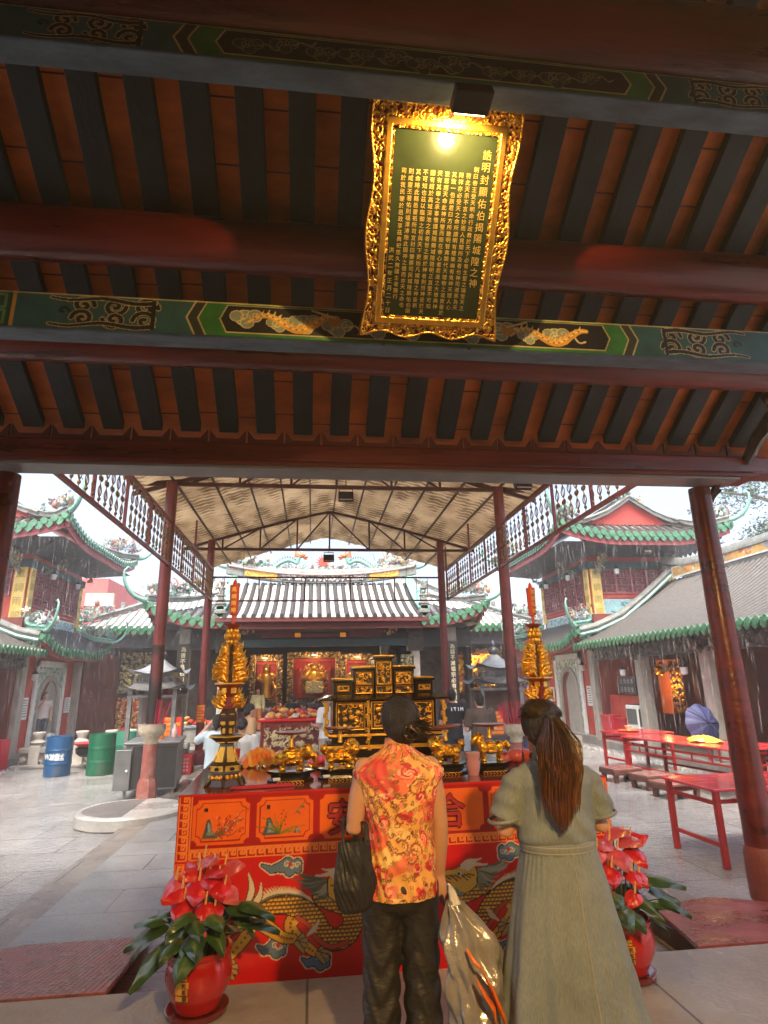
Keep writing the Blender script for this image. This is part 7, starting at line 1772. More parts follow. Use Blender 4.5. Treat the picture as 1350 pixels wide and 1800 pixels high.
# ---- what they carry
def pouch(name, label, cat, c, rx, ry, h, m, seed, rz=0., fold=.012, openr=.5, bottom=.25, z_mid=.35, par=None):
    t = thing(name, label, cat, c, rz); zs = np.linspace(0,h,60); q = zs/h
    a = rx*np.interp(q,[0,.06,z_mid,.8,1],[bottom,.75,1.,.8,openr]); b_ = ry*np.interp(q,[0,.06,z_mid,.8,1],[bottom,.8,1.,.7,openr*.7]); s0 = seed*1.3
    def fo(T,Z): return fold*(np.sin(T*5+s0+Z/h*3)*.6+np.sin(T*9+s0*2-Z/h*5)*.4+.5*np.sin(T*3+Z/h*14+s0))*(.3+.7*np.sin(pi*np.clip(Z/h,0,1)*.9))+.3*fold*np.sin(T*21+Z/h*30)
    if fold > .02:
        f0 = fo; tri = lambda x: 2/pi*np.arcsin(np.sin(x))
        fo = lambda T,Z: fold*(tri(T*4+s0+3*np.sin(Z*7))*.7+tri(T*7-Z*19+s0)*.45+tri(T*3+Z*31)*.4+tri(T*13+Z*12)*.25)*(.25+.75*np.sin(pi*np.clip(Z/h,0,1)*.9))
    ring_loft('bag_body', zs, 0*zs, 0*zs, a, b_, 160, m, t, None, fo)
    return t
hbg = pouch('handbag','small black cloth drawstring bag hanging from the floral woman\'s forearm','handbag',(.195,2.86,.69),.095,.05,.27,mat('black nylon', (.014,.014,.015), .5, 0, .3, 8, .3, 30),2,.3,.006,.75,.55)
MB().tube([(-.05,0,.255),(-.045,.03,.32),(-.02,.09,.345),(.015,.12,.27)],.006,6).tube([(.05,-.02,.25),(.062,.02,.32),(.06,.08,.33),(.04,.10,.25)],.012,6,flat=.3).build('strap', mat('black nylon', (.014,.014,.015), .5), hbg, 60, True)
pbm = mat('silver grey plastic sheet', (.30,.29,.28), .22, .35, .35, 4, .9, 9, rvar=.1)
pbg = pouch('plastic_bag','large crumpled silver grey plastic bag held low by the floral woman','bag',(.74,2.84,.015),.155,.10,.70,pbm,5,.25,.022,.16,.7,.25)
for v in kids(pbg)[0].data.vertices:
    q = max(0,(v.co.z-.2)/.5); v.co.x -= .12*q*q; v.co.y += .04*q
mb = MB()
for a,b_,c,d in (((-.08,-.105,.50),(-.04,-.12,.42),(.0,-.12,.33),(.02,-.115,.27)),((-.10,-.10,.46),(-.075,-.115,.41),(-.04,-.12,.36),(-.03,-.115,.30))): mb.tube([a,b_,c,d],[.008,.022,.026,.01],8,flat=.35)
mb.tube([(-.115,-.06,.55),(-.105,-.095,.52),(-.085,-.105,.50)],[.005,.008,.006],6)
mb.build('printed_orange_patch', mat('glossy orange film', (.75,.16,.02), .25, 0, .4, 10, .4, 20), pbg, 60, True)
mb = MB()
for kk in range(4): mb.tube([(-.12+.006*kk,.03,.68),(-.125+.004*kk,.045,.73),(-.128,.045+.006*kk,.755)],[.016,.010,.006],7)
mb.build('handle', mat('clear plastic film', (.55,.55,.56), .2, 0, .2, 9, .5, 20), pbg, 60, True)
# ---------------------------------------------------------------- potted anthuriums on the hall floor
LEAF = amat('glossy leaf', .32, 0, .15, 30, .25, 14, coat=.3)
SPATHE = amat('glossy red spathe', .34, 0, .25, 40, .2, 10, coat=.5)
POT = mat('red glazed pot', (.42,.012,.008), .12, 0, .2, 4, .05, 20, coat=.6)
def heart(mb, cols, c, d, n, L, W_, c0, c1, bend=.25, rg=random, vein=None):
    """a heart-shaped blade: base at c, pointing along d, faces towards n"""
    c, d, n = Vector(c), Vector(d).normalized(), Vector(n); n = (n-d*n.dot(d)).normalized(); s = d.cross(n); o = len(mb.v); NU, NV = 14, 6
    for i in range(NU):
        u = i/(NU-1); w = W_*.5*float(np.interp(u,[0,.06,.18,.32,.5,.7,.86,.95,1],[.5,.82,1.,1.,.86,.58,.28,.09,0]))
        back = -.16*L*(1-u)**3
        for j in range(NV+1):
            v = j/NV*2-1
            p = c+d*(L*u+back*abs(v)*(1 if u<.4 else 0))+s*(w*v)+n*(-.5*bend*L*u*u+.13*W_*(1-abs(v))*0-.16*W_*v*v+.03*W_*sin(u*9+v*3))
            mb.v.append(tuple(p)); k = abs(v)*.6+.4*u; col = np.array(c0)*(1-k)+np.array(c1)*k
            if vein is not None and (abs(v) < .1): col = np.array(vein)
            cols.append(tuple(np.clip(col*rg.uniform(.85,1.15),0,1)))
    for i in range(NU-1):
        for j in range(NV):
            a = o+i*(NV+1)+j; mb.f.append((a,a+1,a+NV+2,a+NV+1))
def anthurium(label, loc, seed, flowers, leaves):
    t = thing('potted_anthurium', label, 'potted plant', loc); rg = random.Random(seed)
    MB().lathe([(.12,0),(.155,.006),(.16,.03),(.15,.032),(.12,.018)],(0,0,0),48).build('saucer', mat('dark red saucer', (.13,.015,.012), .15, 0, .2, 5, 0, coat=.5), t, 60, True)
    pot = MB().lathe([(.10,.02),(.115,.03),(.12,.05),(.14,.085),(.166,.14),(.170,.185),(.160,.235),(.150,.26),(.155,.27),(.163,.275),(.163,.292),(.148,.294),(.14,.27),(.14,.24)],(0,0,0),64,cap=False).build('pot', POT, t, 60, True)
    MB().lathe([(.0,.245),(.141,.245)],(0,0,0),32,cap=False).build('soil', mat('dark soil', (.02,.014,.01), .9, 0, .4, 20, .5, 60), t, 0, True)
    # gilt ingot stack with 一帆風順 on the pot's front
    U = V(cos(-.32),sin(-.32),0); Nn = V(sin(-.32),-cos(-.32),0)
    mb = MB(); tx = MB()
    for k in range(4):
        z = .215-.030*k; wl = .035 if k else .022; rr = float(np.interp(z,[.085,.14,.185,.235],[.14,.166,.170,.160]))+.003
        for q in range(6):
            a0 = -pi/2-.32+(-wl+2*wl*q/6-.006*(k>1))/rr; a1 = -pi/2-.32+(-wl+2*wl*(q+1)/6-.006*(k>1))/rr
            mb.add([(rr*cos(a0),rr*sin(a0),z-.014),(rr*cos(a1),rr*sin(a1),z-.014),(rr*cos(a1),rr*sin(a1),z+.013),(rr*cos(a0),rr*sin(a0),z+.013)],[(0,1,2,3)])
        letters(tx,'一帆風順'[k],V((rr+.004)*cos(-pi/2-.32),(rr+.004)*sin(-pi/2-.32),z)+U*.012,.024,0,U,(0,0,1),embolden=.0006)
    g_ = mb.build('gilt_ingots', mat('matt gilt print', (.72,.40,.05), .4, .4, .2, 20), pot, 0, True); tx.build('pot_lettering', mat('brown ink', (.10,.03,.01), .5), g_, 0, True)
    lm = MB(); lc = []; st = MB()
    for k in range(leaves):
        a = rg.uniform(0,6.28); r = rg.uniform(.10,.25); fr = sin(a) < -.3; z = rg.uniform(.36,.52) if fr else rg.uniform(.26,.48); b0 = V(.07*cos(a)*rg.random(),.07*sin(a)*rg.random(),.25); e = V(r*cos(a),r*sin(a),z)
        st.tube([b0, b0.lerp(e,.5)+V(0,0,.05), e],[.0045,.004,.0035],6)
        L = rg.uniform(.10,.165); d = V(cos(a+rg.uniform(-.5,.5)),sin(a+rg.uniform(-.5,.5)),rg.uniform(-.35,.2) if fr else rg.uniform(-.75,.15)); g = rg.uniform(.6,1.35)
        heart(lm,lc,e,d,(.25*cos(a),.25*sin(a),1),L*1.1,L*.80,(.045*g,.105*g,.026*g),(.028*g,.072*g,.02*g),.5,rg,(.09,.15,.04))
    for (a,r,z,dz,L) in ((3.3,.20,.42,-.35,.21),(2.9,.26,.36,-.75,.20),(3.7,.2,.34,-.7,.22),(.1,.22,.42,-.3,.22),(-.35,.18,.5,-.05,.2),(4.2,.12,.40,-.35,.15),(5.3,.13,.41,-.4,.16)):
        e = V(r*cos(a),r*sin(a),z); st.tube([V(.05*cos(a),.05*sin(a),.25),V(.12*cos(a),.12*sin(a),z),e],.004,6); g = rg.uniform(.8,1.4)
        heart(lm,lc,e,V(cos(a),sin(a),dz),(.2*cos(a),.2*sin(a)-.3,1),L,L*.6,(.034*g,.08*g,.018*g),(.02*g,.052*g,.013*g),.4,rg,(.12,.16,.04))
    lm.build('leaves', LEAF, t, 60, True, col=np.array(lc))
    for k,(x,y,z,yaw,tilt,L) in enumerate(flowers):
        e = V(x,y,z); st.tube([V(x*.3,y*.3,.25),V(x*.75,y*.75,z*.7+.05),e],.004,6)
        fm = MB(); fc = []; d = V(cos(yaw),sin(yaw),tilt); n = V(cos(yaw)*.3,sin(yaw)*.3-.55,.9); pk = rg.random() < .3
        c0, c1 = ((.52,.04,.07),(.55,.12,.14)) if pk else ((.50,.006,.012),(.56,.014,.018))
        heart(fm,fc,e-d.normalized()*L*.3,d,n,L*1.22,L*1.2,c0,c1,.18,rg)
        f_ = fm.build('spathe', SPATHE, t, 60, True, col=np.array(fc))
        MB().tube([e-d.normalized()*L*.22+n.normalized()*.005,e-d.normalized()*L*.2+V(.004,-.006,.035),e-d.normalized()*L*.17+V(.008,-.01,.068)],[.0065,.006,.004],8).build('spadix', mat('cream orange spadix', (.80,.42,.16), .5, 0, .2, 40, .4, 150), f_, 60, True)
    st.build('stems', mat('green stem', (.07,.12,.03), .5), t, 60, True)
    return t
FL = [(-.02,-.07,.60,-1.6,-.45,.12),(.085,-.05,.60,-1.2,-.5,.112),(.055,-.02,.665,-1.0,.05,.112),(-.05,-.0,.645,-2.4,.0,.1),(.0,.03,.70,-.9,.25,.11),(-.155,-.04,.60,3.6,-.9,.1),(-.09,-.10,.52,-1.9,-.6,.10),(.03,-.11,.50,-1.4,-.7,.085),(.08,-.10,.49,-1.2,-.8,.075),(-.0,-.14,.40,-2.8,-.7,.08),(.12,.02,.655,-.3,.3,.1),(-.06,.06,.66,2.4,.1,.1),(-.12,-.07,.575,-2.6,-.3,.1),(.13,-.06,.56,-.6,-.4,.1),(.03,-.03,.63,-1.5,-.2,.1)]
anthurium('left red glazed pot of anthuriums with gold lettering, in front of the table', (-.565,3.74,0), 3, FL, 30)
anthurium('right potted red anthurium partly hidden by the denim dress', (1.80,3.76,0), 9, [(x+.02,y,z+.03,a,b,c) for x,y,z,a,b,c in FL[:11]], 20)

# ---------------------------------------------------------------- left side of the courtyard
def drum(label, x, y, colr, txt=None, h=.88, r=.29):
    t = thing('oil_drum', label, 'drum', (x,y,GZ), 0, 'oil drums in the left courtyard'); m = mat('drum '+str(colr), colr, .4, .1, .35, 2.2, .25, 12, col2=(.07,.06,.05), thr=(.52,.75), rvar=.15)
    pr = [(r*.97,0),(r,.015),(r,.02)]
    for k in range(1,30):
        z = h*k/30; rib = 1.035 if k in (10,20) else 1+.006*(k%2)
        pr.append((r*rib,z))
    pr += [(r,h-.015),(r*1.01,h),(r*.96,h),(r*.95,h-.03),(0,h-.03)]
    MB().lathe(pr,(0,0,0),36,cap=False).build('drum_body', m, t, 60, True)
    mb = MB()
    for z in (h/3,h*2/3): mb.lathe([(r*1.01,z-.012),(r*1.045,z),(r*1.01,z+.012)],(0,0,0),36,cap=False)
    mb.build('rolling_hoop', m, t, 60, True)
    if txt:
        mb = MB()
        for i,ch in enumerate(txt):
            a = -pi/2+(i-1.6)*.36; letters(mb,ch,((r*1.02)*cos(a),(r*1.02)*sin(a),h*.5),.17,0,(-sin(a),cos(a),0),(0,0,1),embolden=.004)
        mb.build('drum_lettering', mat('worn white lettering', (.6,.66,.7), .6), t, 0, True)
    return t
drum('blue steel oil drum with white lettering', -5.98,16.0,(.012,.075,.19),'W3维丝')
drum('large green steel oil drum right of the blue drum', -4.99,15.95,(.008,.105,.052),None,.92,.3)
drum('second green drum half hidden behind the steel incinerator', -4.66,16.75,(.05,.24,.16),None,.9,.3)
dr = drum('dark blue drum behind the right incense pole', 4.55,12.6,(.05,.07,.17),None,.95,.3)
# basins
for lab,x,y,z,r,c in (('red plastic basin on a dark bowl behind the blue drum',-5.75,17.1,.22,.3,(.5,.03,.03)),('red basin with an upright red stick on the balustrade',-4.98,17.35,.17,.27,(.5,.03,.03))):
    t = thing('basin', lab, 'basin', (x,y,z)); MB().lathe([(r*.6,-.06),(r*.95,.0),(r,.03),(r*.94,.03),(r*.55,-.04)],(0,0,0),28).build('basin_body', mat('red plastic', c, .35), t, 60, True)
    if 'dark' in lab: MB().lathe([(r*.4,-.3),(r*.75,-.22),(r*.8,-.1),(r*.6,-.065)],(0,0,0),24).build('dark_bowl', M['black_metal'], t, 60, True)
    else: MB().tube([(0,0,0),(.02,0,.4)],.02,6).build('stick', mat('red plastic', c, .35), t, 60, True)
# balustrade of the temple terrace
bl = thing('stone_balustrade', 'low carved stone balustrade with lotus posts behind the drums', 'balustrade', (-5.4,17.7,GZ))
MB().b2(-7.6,-3.3,17.6,17.95,-.02,.12).build('coping', M['bluestone'], bl, 0, bevel=.02)
p = Paint(4.2,.34,.02); carve(p,3,.2); p.C[:] = np.where(p.H[...,None]>.3,(.30,.28,.25),(.14,.13,.12))
p.mesh('carved_panel', M['mural'], bl, (-7.55,17.64,-.36), (1,0,0),(0,0,1),.05,local=False); MB().b2(-7.6,-3.3,17.7,17.9,GZ,.0).build('panel_core', M['bluestone'], bl, 0)
MB().b2(-7.7,-3.2,17.45,18.1,GZ,-.30).build('base_course', M['bluestone'], bl, 0, bevel=.02)
for x in (-7.2,-6.1,-5.35,-4.85,-4.3,-3.6):
    MB().b2(x-.13,x+.13,17.58,17.97,-.36,.17).build('post', M['stone_col'], bl, 0, bevel=.02)
    MB().lathe([(.08,.17),(.18,.2),(.2,.24),(.11,.31),(.12,.37),(.17,.47),(.15,.5),(.0,.5)],(x,17.77,0),12,cap=False).build('lotus_post_head', M['stone_col'], bl, 60)
tag(MB().b2(-7.7,-2.9,18.1,22.6,GZ,-.1).build('terrace', M['bluestone'], None, 0), kind='structure')
tag(MB().b2(4.2,8.3,18.6,22.6,GZ,-.1).build('terrace', M['bluestone'], None, 0), kind='structure')
# stainless incinerator box
ib = thing('steel_incinerator', 'dull stainless steel incinerator box on short legs behind the left pole', 'incinerator', (-3.1,13.0,GZ), .12)
SS = mat('dull stainless steel', (.20,.21,.215), .38, .55, .25, 2, .1, 12, rvar=.12)
MB().b2(-.42,.52,-.55,.75,.14,.94).build('box', SS, ib, 0, True, .012)
MB().b2(-.46,.56,-.6,.8,.94,.98).build('lid_rim', SS, ib, 0, True, .01)
MB().b2(-.58,-.30,-.62,-.585,.16,.86).build('door', SS, ib, 0, True, .008); MB().cyl((-.36,-.63,.5),(-.36,-.66,.5),.02,None,10).build('knob', M['white_trim'], ib, 60, True)
MB().b2(-.29,.50,-.556,-.551,.17,.9).build('front_panel', mat('soot dark steel', (.05,.05,.052), .45, .4), ib, 0, True)
for x,y in ((-.38,-.5),(.46,-.5),(-.38,.7),(.46,.7)): MB().b2(x-.025,x+.025,y-.025,y+.025,0,.14).build('leg', SS, ib, 0, True)
for k,(lab,x,y,c) in enumerate((('small orange lotus candle on the incinerator',.12,.1,(.75,.2,.03)),('clear bottle with pale label on the incinerator lid',.36,.3,(.5,.35,.33)),('grey incense jar on the incinerator lid',.05,.5,(.25,.25,.24)))):
    q = ib.matrix_basis @ V(x,y,.981); tag(MB().lathe([(.05,0),(.065,.03),(.06,.15),(.03,.2),(.03,.26),(.0,.27)],q,14,cap=False).build('jar', mat('jar '+str(k), c, .4), None, 60), lab, 'jar')
# pagoda burners
def burner(label, x, y, seed):
    t = thing('incense_burner', label, 'incense burner', (x,y,GZ)); ST = mat('weathered zinc', (.17,.175,.18), .42, .5, .35, 4, .2, 20); PL = mat('pale wet zinc roof', (.24,.26,.265), .35, .3, .2, 4, .1, 20)
    def roof(z,w,rise,neck):
        mb = MB(); n = 10; rows = []
        for k in range(n+1):
            v = k/n; r = w*(1-v)+neck*v; zz = z+rise*(v**1.8); lift = .07*(1-v)**3; o = len(mb.v)
            for j in range(24):
                a = 2*pi*j/24; q = 1/max(abs(cos(a)),abs(sin(a))); cn = (q-1)/.414; mb.v.append((r*q*cos(a), r*q*sin(a), zz+lift*cn*2))
            if k:
                for j in range(24): mb.f.append((o-24+j,o-24+(j+1)%24,o+(j+1)%24,o+j))
        return mb
    roof(2.28,.62,.36,.07).build('upper_roof', PL, t, 60, True); roof(1.90,.74,.20,.42).build('lower_roof', ST, t, 60, True)
    MB().lathe([(.06,2.6),(.1,2.66),(.14,2.74),(.1,2.8),(.05,2.84),(.08,2.9),(.02,3.0)],(0,0,0),14).build('finial', ST, t, 60, True)
    MB().b2(-.36,.36,-.36,.36,2.05,2.32).build('upper_body', ST, t, 0, True, .01)
    for a in range(4):
        Rz = Matrix.Rotation(a*pi/2,4,'Z'); mb = MB()
        for k in range(7): mb.bar((-.42+.14*k,-.45,2.06),(-.42+.14*k,-.45,2.2),.02)
        mb.bar((-.45,-.45,2.2),(.45,-.45,2.2),.025).bar((-.45,-.45,2.06),(.45,-.45,2.06),.025); mb.xf(Rz); mb.build('railing', ST, t, 0, True)
        mb = MB(); 
        for k in range(5): mb.tube([(-.5+.2*k+.08*cos(q),-.55,1.86+.05*sin(q*1.0)) for q in np.linspace(0,6.28,9)],.012,5)
        mb.xf(Rz); mb.build('scroll_frieze', ST, t, 60, True)
    for s in (1,-1):
        for q in (1,-1): MB().b2(s*.5-.045,s*.5+.045,q*.5-.045,q*.5+.045,.0,1.92).build('post', ST, t, 0, True)
    MB().b2(-.56,.56,-.56,.56,1.74,1.80).build('ring_beam', ST, t, 0, True); MB().b2(-.5,.5,-.5,.5,0,.55).build('fire_box', mat('dark zinc', (.07,.07,.072), .5, .3), t, 0, True)
    MB().b2(-.46,.46,.42,.46,.55,1.74).build('rear_panel', mat('smoked brown panel', (.17,.11,.10), .6), t, 0, True)
    return t
burner('pagoda shaped zinc incense burner left, behind the sooted pole', -3.68,15.5,1); burner('pagoda shaped zinc incense burner right, behind the brown shirt man', 4.75,15.6,2)
def sign(label, x0, y, z0, w, h, rz, board, ink, seed, rows=6):
    t = thing('notice_sign', label, 'sign', (x0,y,z0), rz); MB().b2(-w/2,w/2,0,.02,0,h).build('board', board, t, 0, True)
    rg = random.Random(seed); mb = MB()
    for k in range(rows):
        z = h*(1-(k+.5)/rows); x = -w*.4
        for _ in range(rg.randint(4,6)):
            letters(mb, rg.choice('请勿敬神注意安全文明燒香'), (x+w*.06,-.004,z), h/rows*.8, 0); x += w*.14
    mb.build('sign_text', ink, t, 0, True); return t
RS = mat('bright red sign', (.62,.035,.02), .5); YI = mat('yellow sign ink', (.82,.52,.05), .5)
sign('red sign with yellow text standing by the left incense burner', -3.2,15.0,.30,.42,.62,.1,RS,YI,3)
sign('red sign with yellow text on the right incense burner', 4.55,15.05,.32,.36,.55,0,RS,YI,4)
sign('small red and yellow paper strip on the left rear pole', -2.78,16.17,.72,.2,.42,0,RS,YI,5)
sign('blue and white notice on the dark wall right of the burner', 6.1,16.4,1.25,.45,.2,-.1,mat('blue sign', (.06,.10,.30), .5),M['white_trim'],6,1)
sign('white notice with blue emblem behind the right incense bowl', 5.3,14.2,.62,.26,.28,-.1,M['white_trim'],mat('blue emblem ink', (.04,.14,.4), .5),7,1)
# lanterns inside the burner, heaps of red on the temple counters
def heap(label, cat, c, sx, sy, sz, n, pal, seed, name='offerings'):
    t = thing(name, label, cat, c); rg = random.Random(seed); mb = MB(); cols = []
    for k in range(n):
        o = len(mb.v); r = rg.uniform(.05,.1); a = rg.uniform(0,6.28); q = sqrt(rg.random()); mb.ell((sx*q*cos(a),sy*q*sin(a),r*.5+sz*(1-q)*rg.random()),(r*rg.uniform(.7,1.5),r*rg.uniform(.7,1.3),r*rg.uniform(.5,.9)),9,6,(rg.uniform(-.4,.4),rg.uniform(-.4,.4),a)); cols += [rg.choice(pal)]*(len(mb.v)-o)
    mb.build('heaped_goods', amat('shiny wrapped goods', .35, 0, .2, 40, .3, 20), t, 60, True, col=np.array(cols)); return t
RP = [(.6,.03,.02),(.7,.08,.03),(.5,.02,.02),(.75,.35,.05)]
heap('red round lanterns piled inside the left incense burner', 'lanterns', (-3.55,15.3,1.40), .25,.15,.1,14,[(.6,.03,.02)],2,'red_lanterns')
ct = thing('temple_counter', 'low stone counter with grey cloth right of the left burner', 'counter', (-3.3,19.2,GZ)); MB().b2(-4.5,-2.9,19,19.6,GZ,.42).build('counter', M['bluestone'], ct, 0); MB().b2(-4.55,-2.85,18.95,19.65,.42,.47).build('cloth', mat('grey green cloth', (.2,.24,.24), .7), ct, 0)
heap('red wrapped packages heaped on the stone counter', 'packages', (-3.6,19.3,.47), .7,.2,.3,30,RP,3)
cr = thing('plastic_crate', 'red plastic crate with white lattice by the left rear pole', 'crate', (-3.05,15.7,GZ)); MB().b2(-.25,.25,-.2,.2,0,.42).build('crate_body', mat('red plastic crate', (.5,.03,.04), .4), cr, 0, True, .01)
mb = MB()
for j in range(4):
    for i in range(6): mb.b2(-.21+i*.07,-.165+i*.07,-.205,-.2,.06+j*.08,.11+j*.08)
mb.build('crate_openings', mat('pale crate contents', (.55,.38,.36), .6), cr, 0, True); MB().b2(-.26,.26,-.21,.21,.38,.42).build('crate_rim', mat('red plastic crate', (.5,.03,.04), .4), cr, 0, True)
bw = thing('plastic_bowl', 'white plastic bowl on the wet kerb beside the table', 'bowl', (-2.28,13.2,WZ)); MB().lathe([(.08,0),(.14,.08),(.15,.1),(.13,.1),(.07,.02)],(0,0,0),20).build('bowl_body', M['white_trim'], bw, 60, True)
def umbrella(label, loc, r, rot, m, seed):
    t = thing('umbrella', label, 'umbrella', loc); t.rotation_euler = rot; mb = MB(); n = 8; o = 0
    th = np.linspace(0,2*pi,8*10+1); rr = np.linspace(.02,1,10); T,Q = np.meshgrid(th,rr); s_ = 1-.05*np.abs(np.sin(T*4))*0-.07*np.cos(T*8)*0
    edge = 1-.075*(1-np.abs(np.cos(T*4)))*Q; P = np.stack([r*Q*edge*np.cos(T), r*Q*edge*np.sin(T), r*(.42*(1-Q**1.9))+.03*r*np.abs(np.cos(T*4))*Q],-1)
    grid_mesh('canopy', P, m, t, None, None, 30)
    for k in range(8): 
        a = k*pi/4; mb.tube([(r*q*cos(a),r*q*sin(a),r*.42*(1-q**1.9)+.03*r*q+.006) for q in np.linspace(.05,1,8)],.006,5)
    mb.build('rib', M['black_metal'], t, 60, True); MB().tube([(0,0,r*.42+.06),(0,0,r*.42),(0,0,-.45)],[.006,.01,.01],6).build('shaft', M['black_metal'], t, 60, True); return t
umbrella('open blue umbrella resting among the red tables before the stone column', (7.95,12.0,.66), .41, (R(78),0,.15), mat('blue umbrella cloth', (.03,.036,.115), .6, 0, .2, 3), 1)
umbrella('grey open umbrella on the ground beside the left moon gate', (-7.0,17.9,.02), .45, (R(75),R(10),.5), mat('grey umbrella cloth', (.09,.105,.12), .5, 0, .25, 3), 2)
# altar table with carved cream front in the courtyard axis
at_ = thing('altar_table', 'red altar table with cream carved front and red cloth heaped with offerings', 'table', (-.4,15.8,WZ))
MB().b2(-1.22,.55,15.55,16.3,WZ,.72).build('table_body', mat('red altar lacquer', (.24,.025,.025), .35), at_, 0, bevel=.02)
p = Paint(1.6,.72,.02); carve(p,6,.17); p.C[:] = np.where(p.H[...,None]>.25,(.62,.52,.28),(.16,.03,.02)); e=np.minimum(np.minimum(p.U,p.w-p.U),np.minimum(p.W,p.h-p.W)); p.C[e<.04]=(.24,.03,.025)
p.mesh('carved_front', M['mural'], at_, (-1.16,15.53,-.08),(1,0,0),(0,0,1),.05,local=False); MB().b2(-1.3,.62,15.5,16.35,.72,.78).build('table_cloth', mat('red cloth', RED, .4), at_, 0, bevel=.02)
heap('red and yellow wrapped offerings heaped on the carved altar table', 'offerings', (-.35,15.9,.78), .8,.3,.28,60,RP+[(.7,.45,.1),(.6,.55,.4)],5)
heap('gold and red offerings on the dark altar before the statues', 'offerings', (-1.2,24.4,.62), 1.4,.3,.35,60,RP+[(.7,.45,.1),(.35,.3,.25),(.2,.2,.2)],6)
al_ = thing('inner_altar', 'dark red altar counter inside the temple hall', 'altar', (-.9,24.6,-.1)); MB().b2(-2.9,1.4,24.2,24.9,-.1,.6).build('counter', mat('dark red altar', (.13,.02,.02), .4), al_, 0)

# ---------------------------------------------------------------- red tables and things on the right
TR = mat('wet red table paint', (.50,.035,.04), .16, 0, .3, 4, .08, 20, coat=.4, rvar=.1, stretch=(1,.3,1))
TRL = mat('red table legs', (.34,.014,.014), .4, 0, .25, 6, .1, 30)
def red_table(label, x, y, w, d, h, fretwork=False, rz=0., spindles=False):
    t = thing('red_table', label, 'table', (x,y,GZ), rz, 'red tables in the right courtyard')
    MB().b2(-.03,w+.03,-.03,d+.03,h-.035,h).build('tabletop', TR, t, 0, True, .008)
    mb = MB()
    for k in range(1,5): mb.b2(-.02,w+.02,d*k/5-.004,d*k/5+.004,h-.001,h+.0015)
    mb.build('board_joint', mat('dark joint', (.12,.01,.01), .5), t, 0, True)
    for a in (0.03,w-.03):
        for b_ in (.03,d-.03): MB().b2(a-.03,a+.03,b_-.03,b_+.03,0,h-.036).build('leg', TRL, t, 0, True, .004)
    for b_ in (.03,d-.03): MB().b2(.06,w-.06,b_-.018,b_+.018,h-.16 if not fretwork else h-.10,h-.12 if not fretwork else h-.07).build('rail', TRL, t, 0, True)
    for a in (.03,w-.03): MB().b2(a-.016,a+.016,.06,d-.06,.2,.24).b2(a-.016,a+.016,.06,d-.06,h-.18,h-.14).build('end_rail', TRL, t, 0, True)
    if fretwork:
        for b_ in (.03,):
            mb = MB().b2(.06,w-.06,b_-.012,b_+.012,h-.30,h-.27)
            n = int(w/.2)
            for k in range(1,n): mb.b2(w*k/n-.011,w*k/n+.011,b_-.01,b_+.01,h-.27,h-.10)
            mb.build('fret_apron', TRL, t, 0, True)
        mb = MB().b2(.018,.042,.06,d-.06,h-.30,h-.27)
        for k in range(1,6): mb.b2(.02,.04,d*k/6-.011,d*k/6+.011,h-.27,h-.14)
        mb.build('fret_apron', TRL, t, 0, True)
    if spindles:
        mb = MB()
        for k in range(6): mb.tube([(.03,.1+.12*k,h-.4),(.03,.1+.12*k,.45)],.022,8).tube([(.03,.1+.12*k,.4),(.03,.1+.12*k,.28)],.018,8)
        mb.b2(.015,.045,.06,d-.06,.42,.46).b2(.015,.045,.06,d-.06,h-.42,h-.38); mb.build('spindle', TRL, t, 60, True)
    return t
red_table('nearest red table with spindle end, cut by the red hall column', 4.75,5.75,2.2,.82,.80,False,.02,True)
red_table('plain wet red table with empty frame between the spindle table and low stools', 4.42,6.64,2.2,.92,.80,False,.03)
red_table('fretwork red table nearest the blue umbrella, yellow cloth on it', 7.0,9.9,1.0,2.9,.80,True,.14)
red_table('red table behind the fretwork table, standing along the gallery steps', 6.9,13.15,1.15,1.0,.80,False,.1)
red_table('farther fretwork red table seen right of the hall column', 8.1,7.6,1.0,2.9,.82,True,.05)
yc = thing('yellow_cloth', 'crumpled yellow cloth lying on the fretwork red table', 'cloth', (7.35,11.1,.425), .4)
nx,ny=26,18; P=np.zeros((ny,nx,3)); rg=random.Random(3)
for j in range(ny):
    for i in range(nx):
        u,v=i/(nx-1)-.5,j/(ny-1)-.5; q=max(0,1-3.2*(u*u+v*v)); P[j,i]=(u*.4*(1+.3*sin(9*v)),v*.6*(1+.2*cos(7*u)),.004+.10*q*(.6+.4*sin(u*13+v*6))+.02*abs(sin(u*21-v*15))*min(1,q*3))
grid_mesh('cloth_sheet',P,mat('yellow satin', (.75,.42,.04), .4, 0, .2, 8, .2, 20),yc)
od = thing('orange_dish', 'orange dish with small cup on the far red table', 'dish', (7.25,13.7,.42)); MB().lathe([(.16,0),(.24,.03),(.22,.03),(.0,.012)],(0,0,0),24,cap=False).build('dish', mat('orange plastic', (.75,.14,.02), .35), od, 60, True); MB().lathe([(.05,.02),(.06,.09),(.09,.12),(.0,.12)],(0,0,0),14,cap=False).build('small_cup', mat('cream porcelain', (.7,.6,.4), .3), od, 60, True)
heap('red wrapped parcels heaped on the farther fretwork table', 'parcels', (8.7,9.2,.44), .35,.5,.2,26,RP+[(.7,.4,.3),(.65,.6,.55)],9)
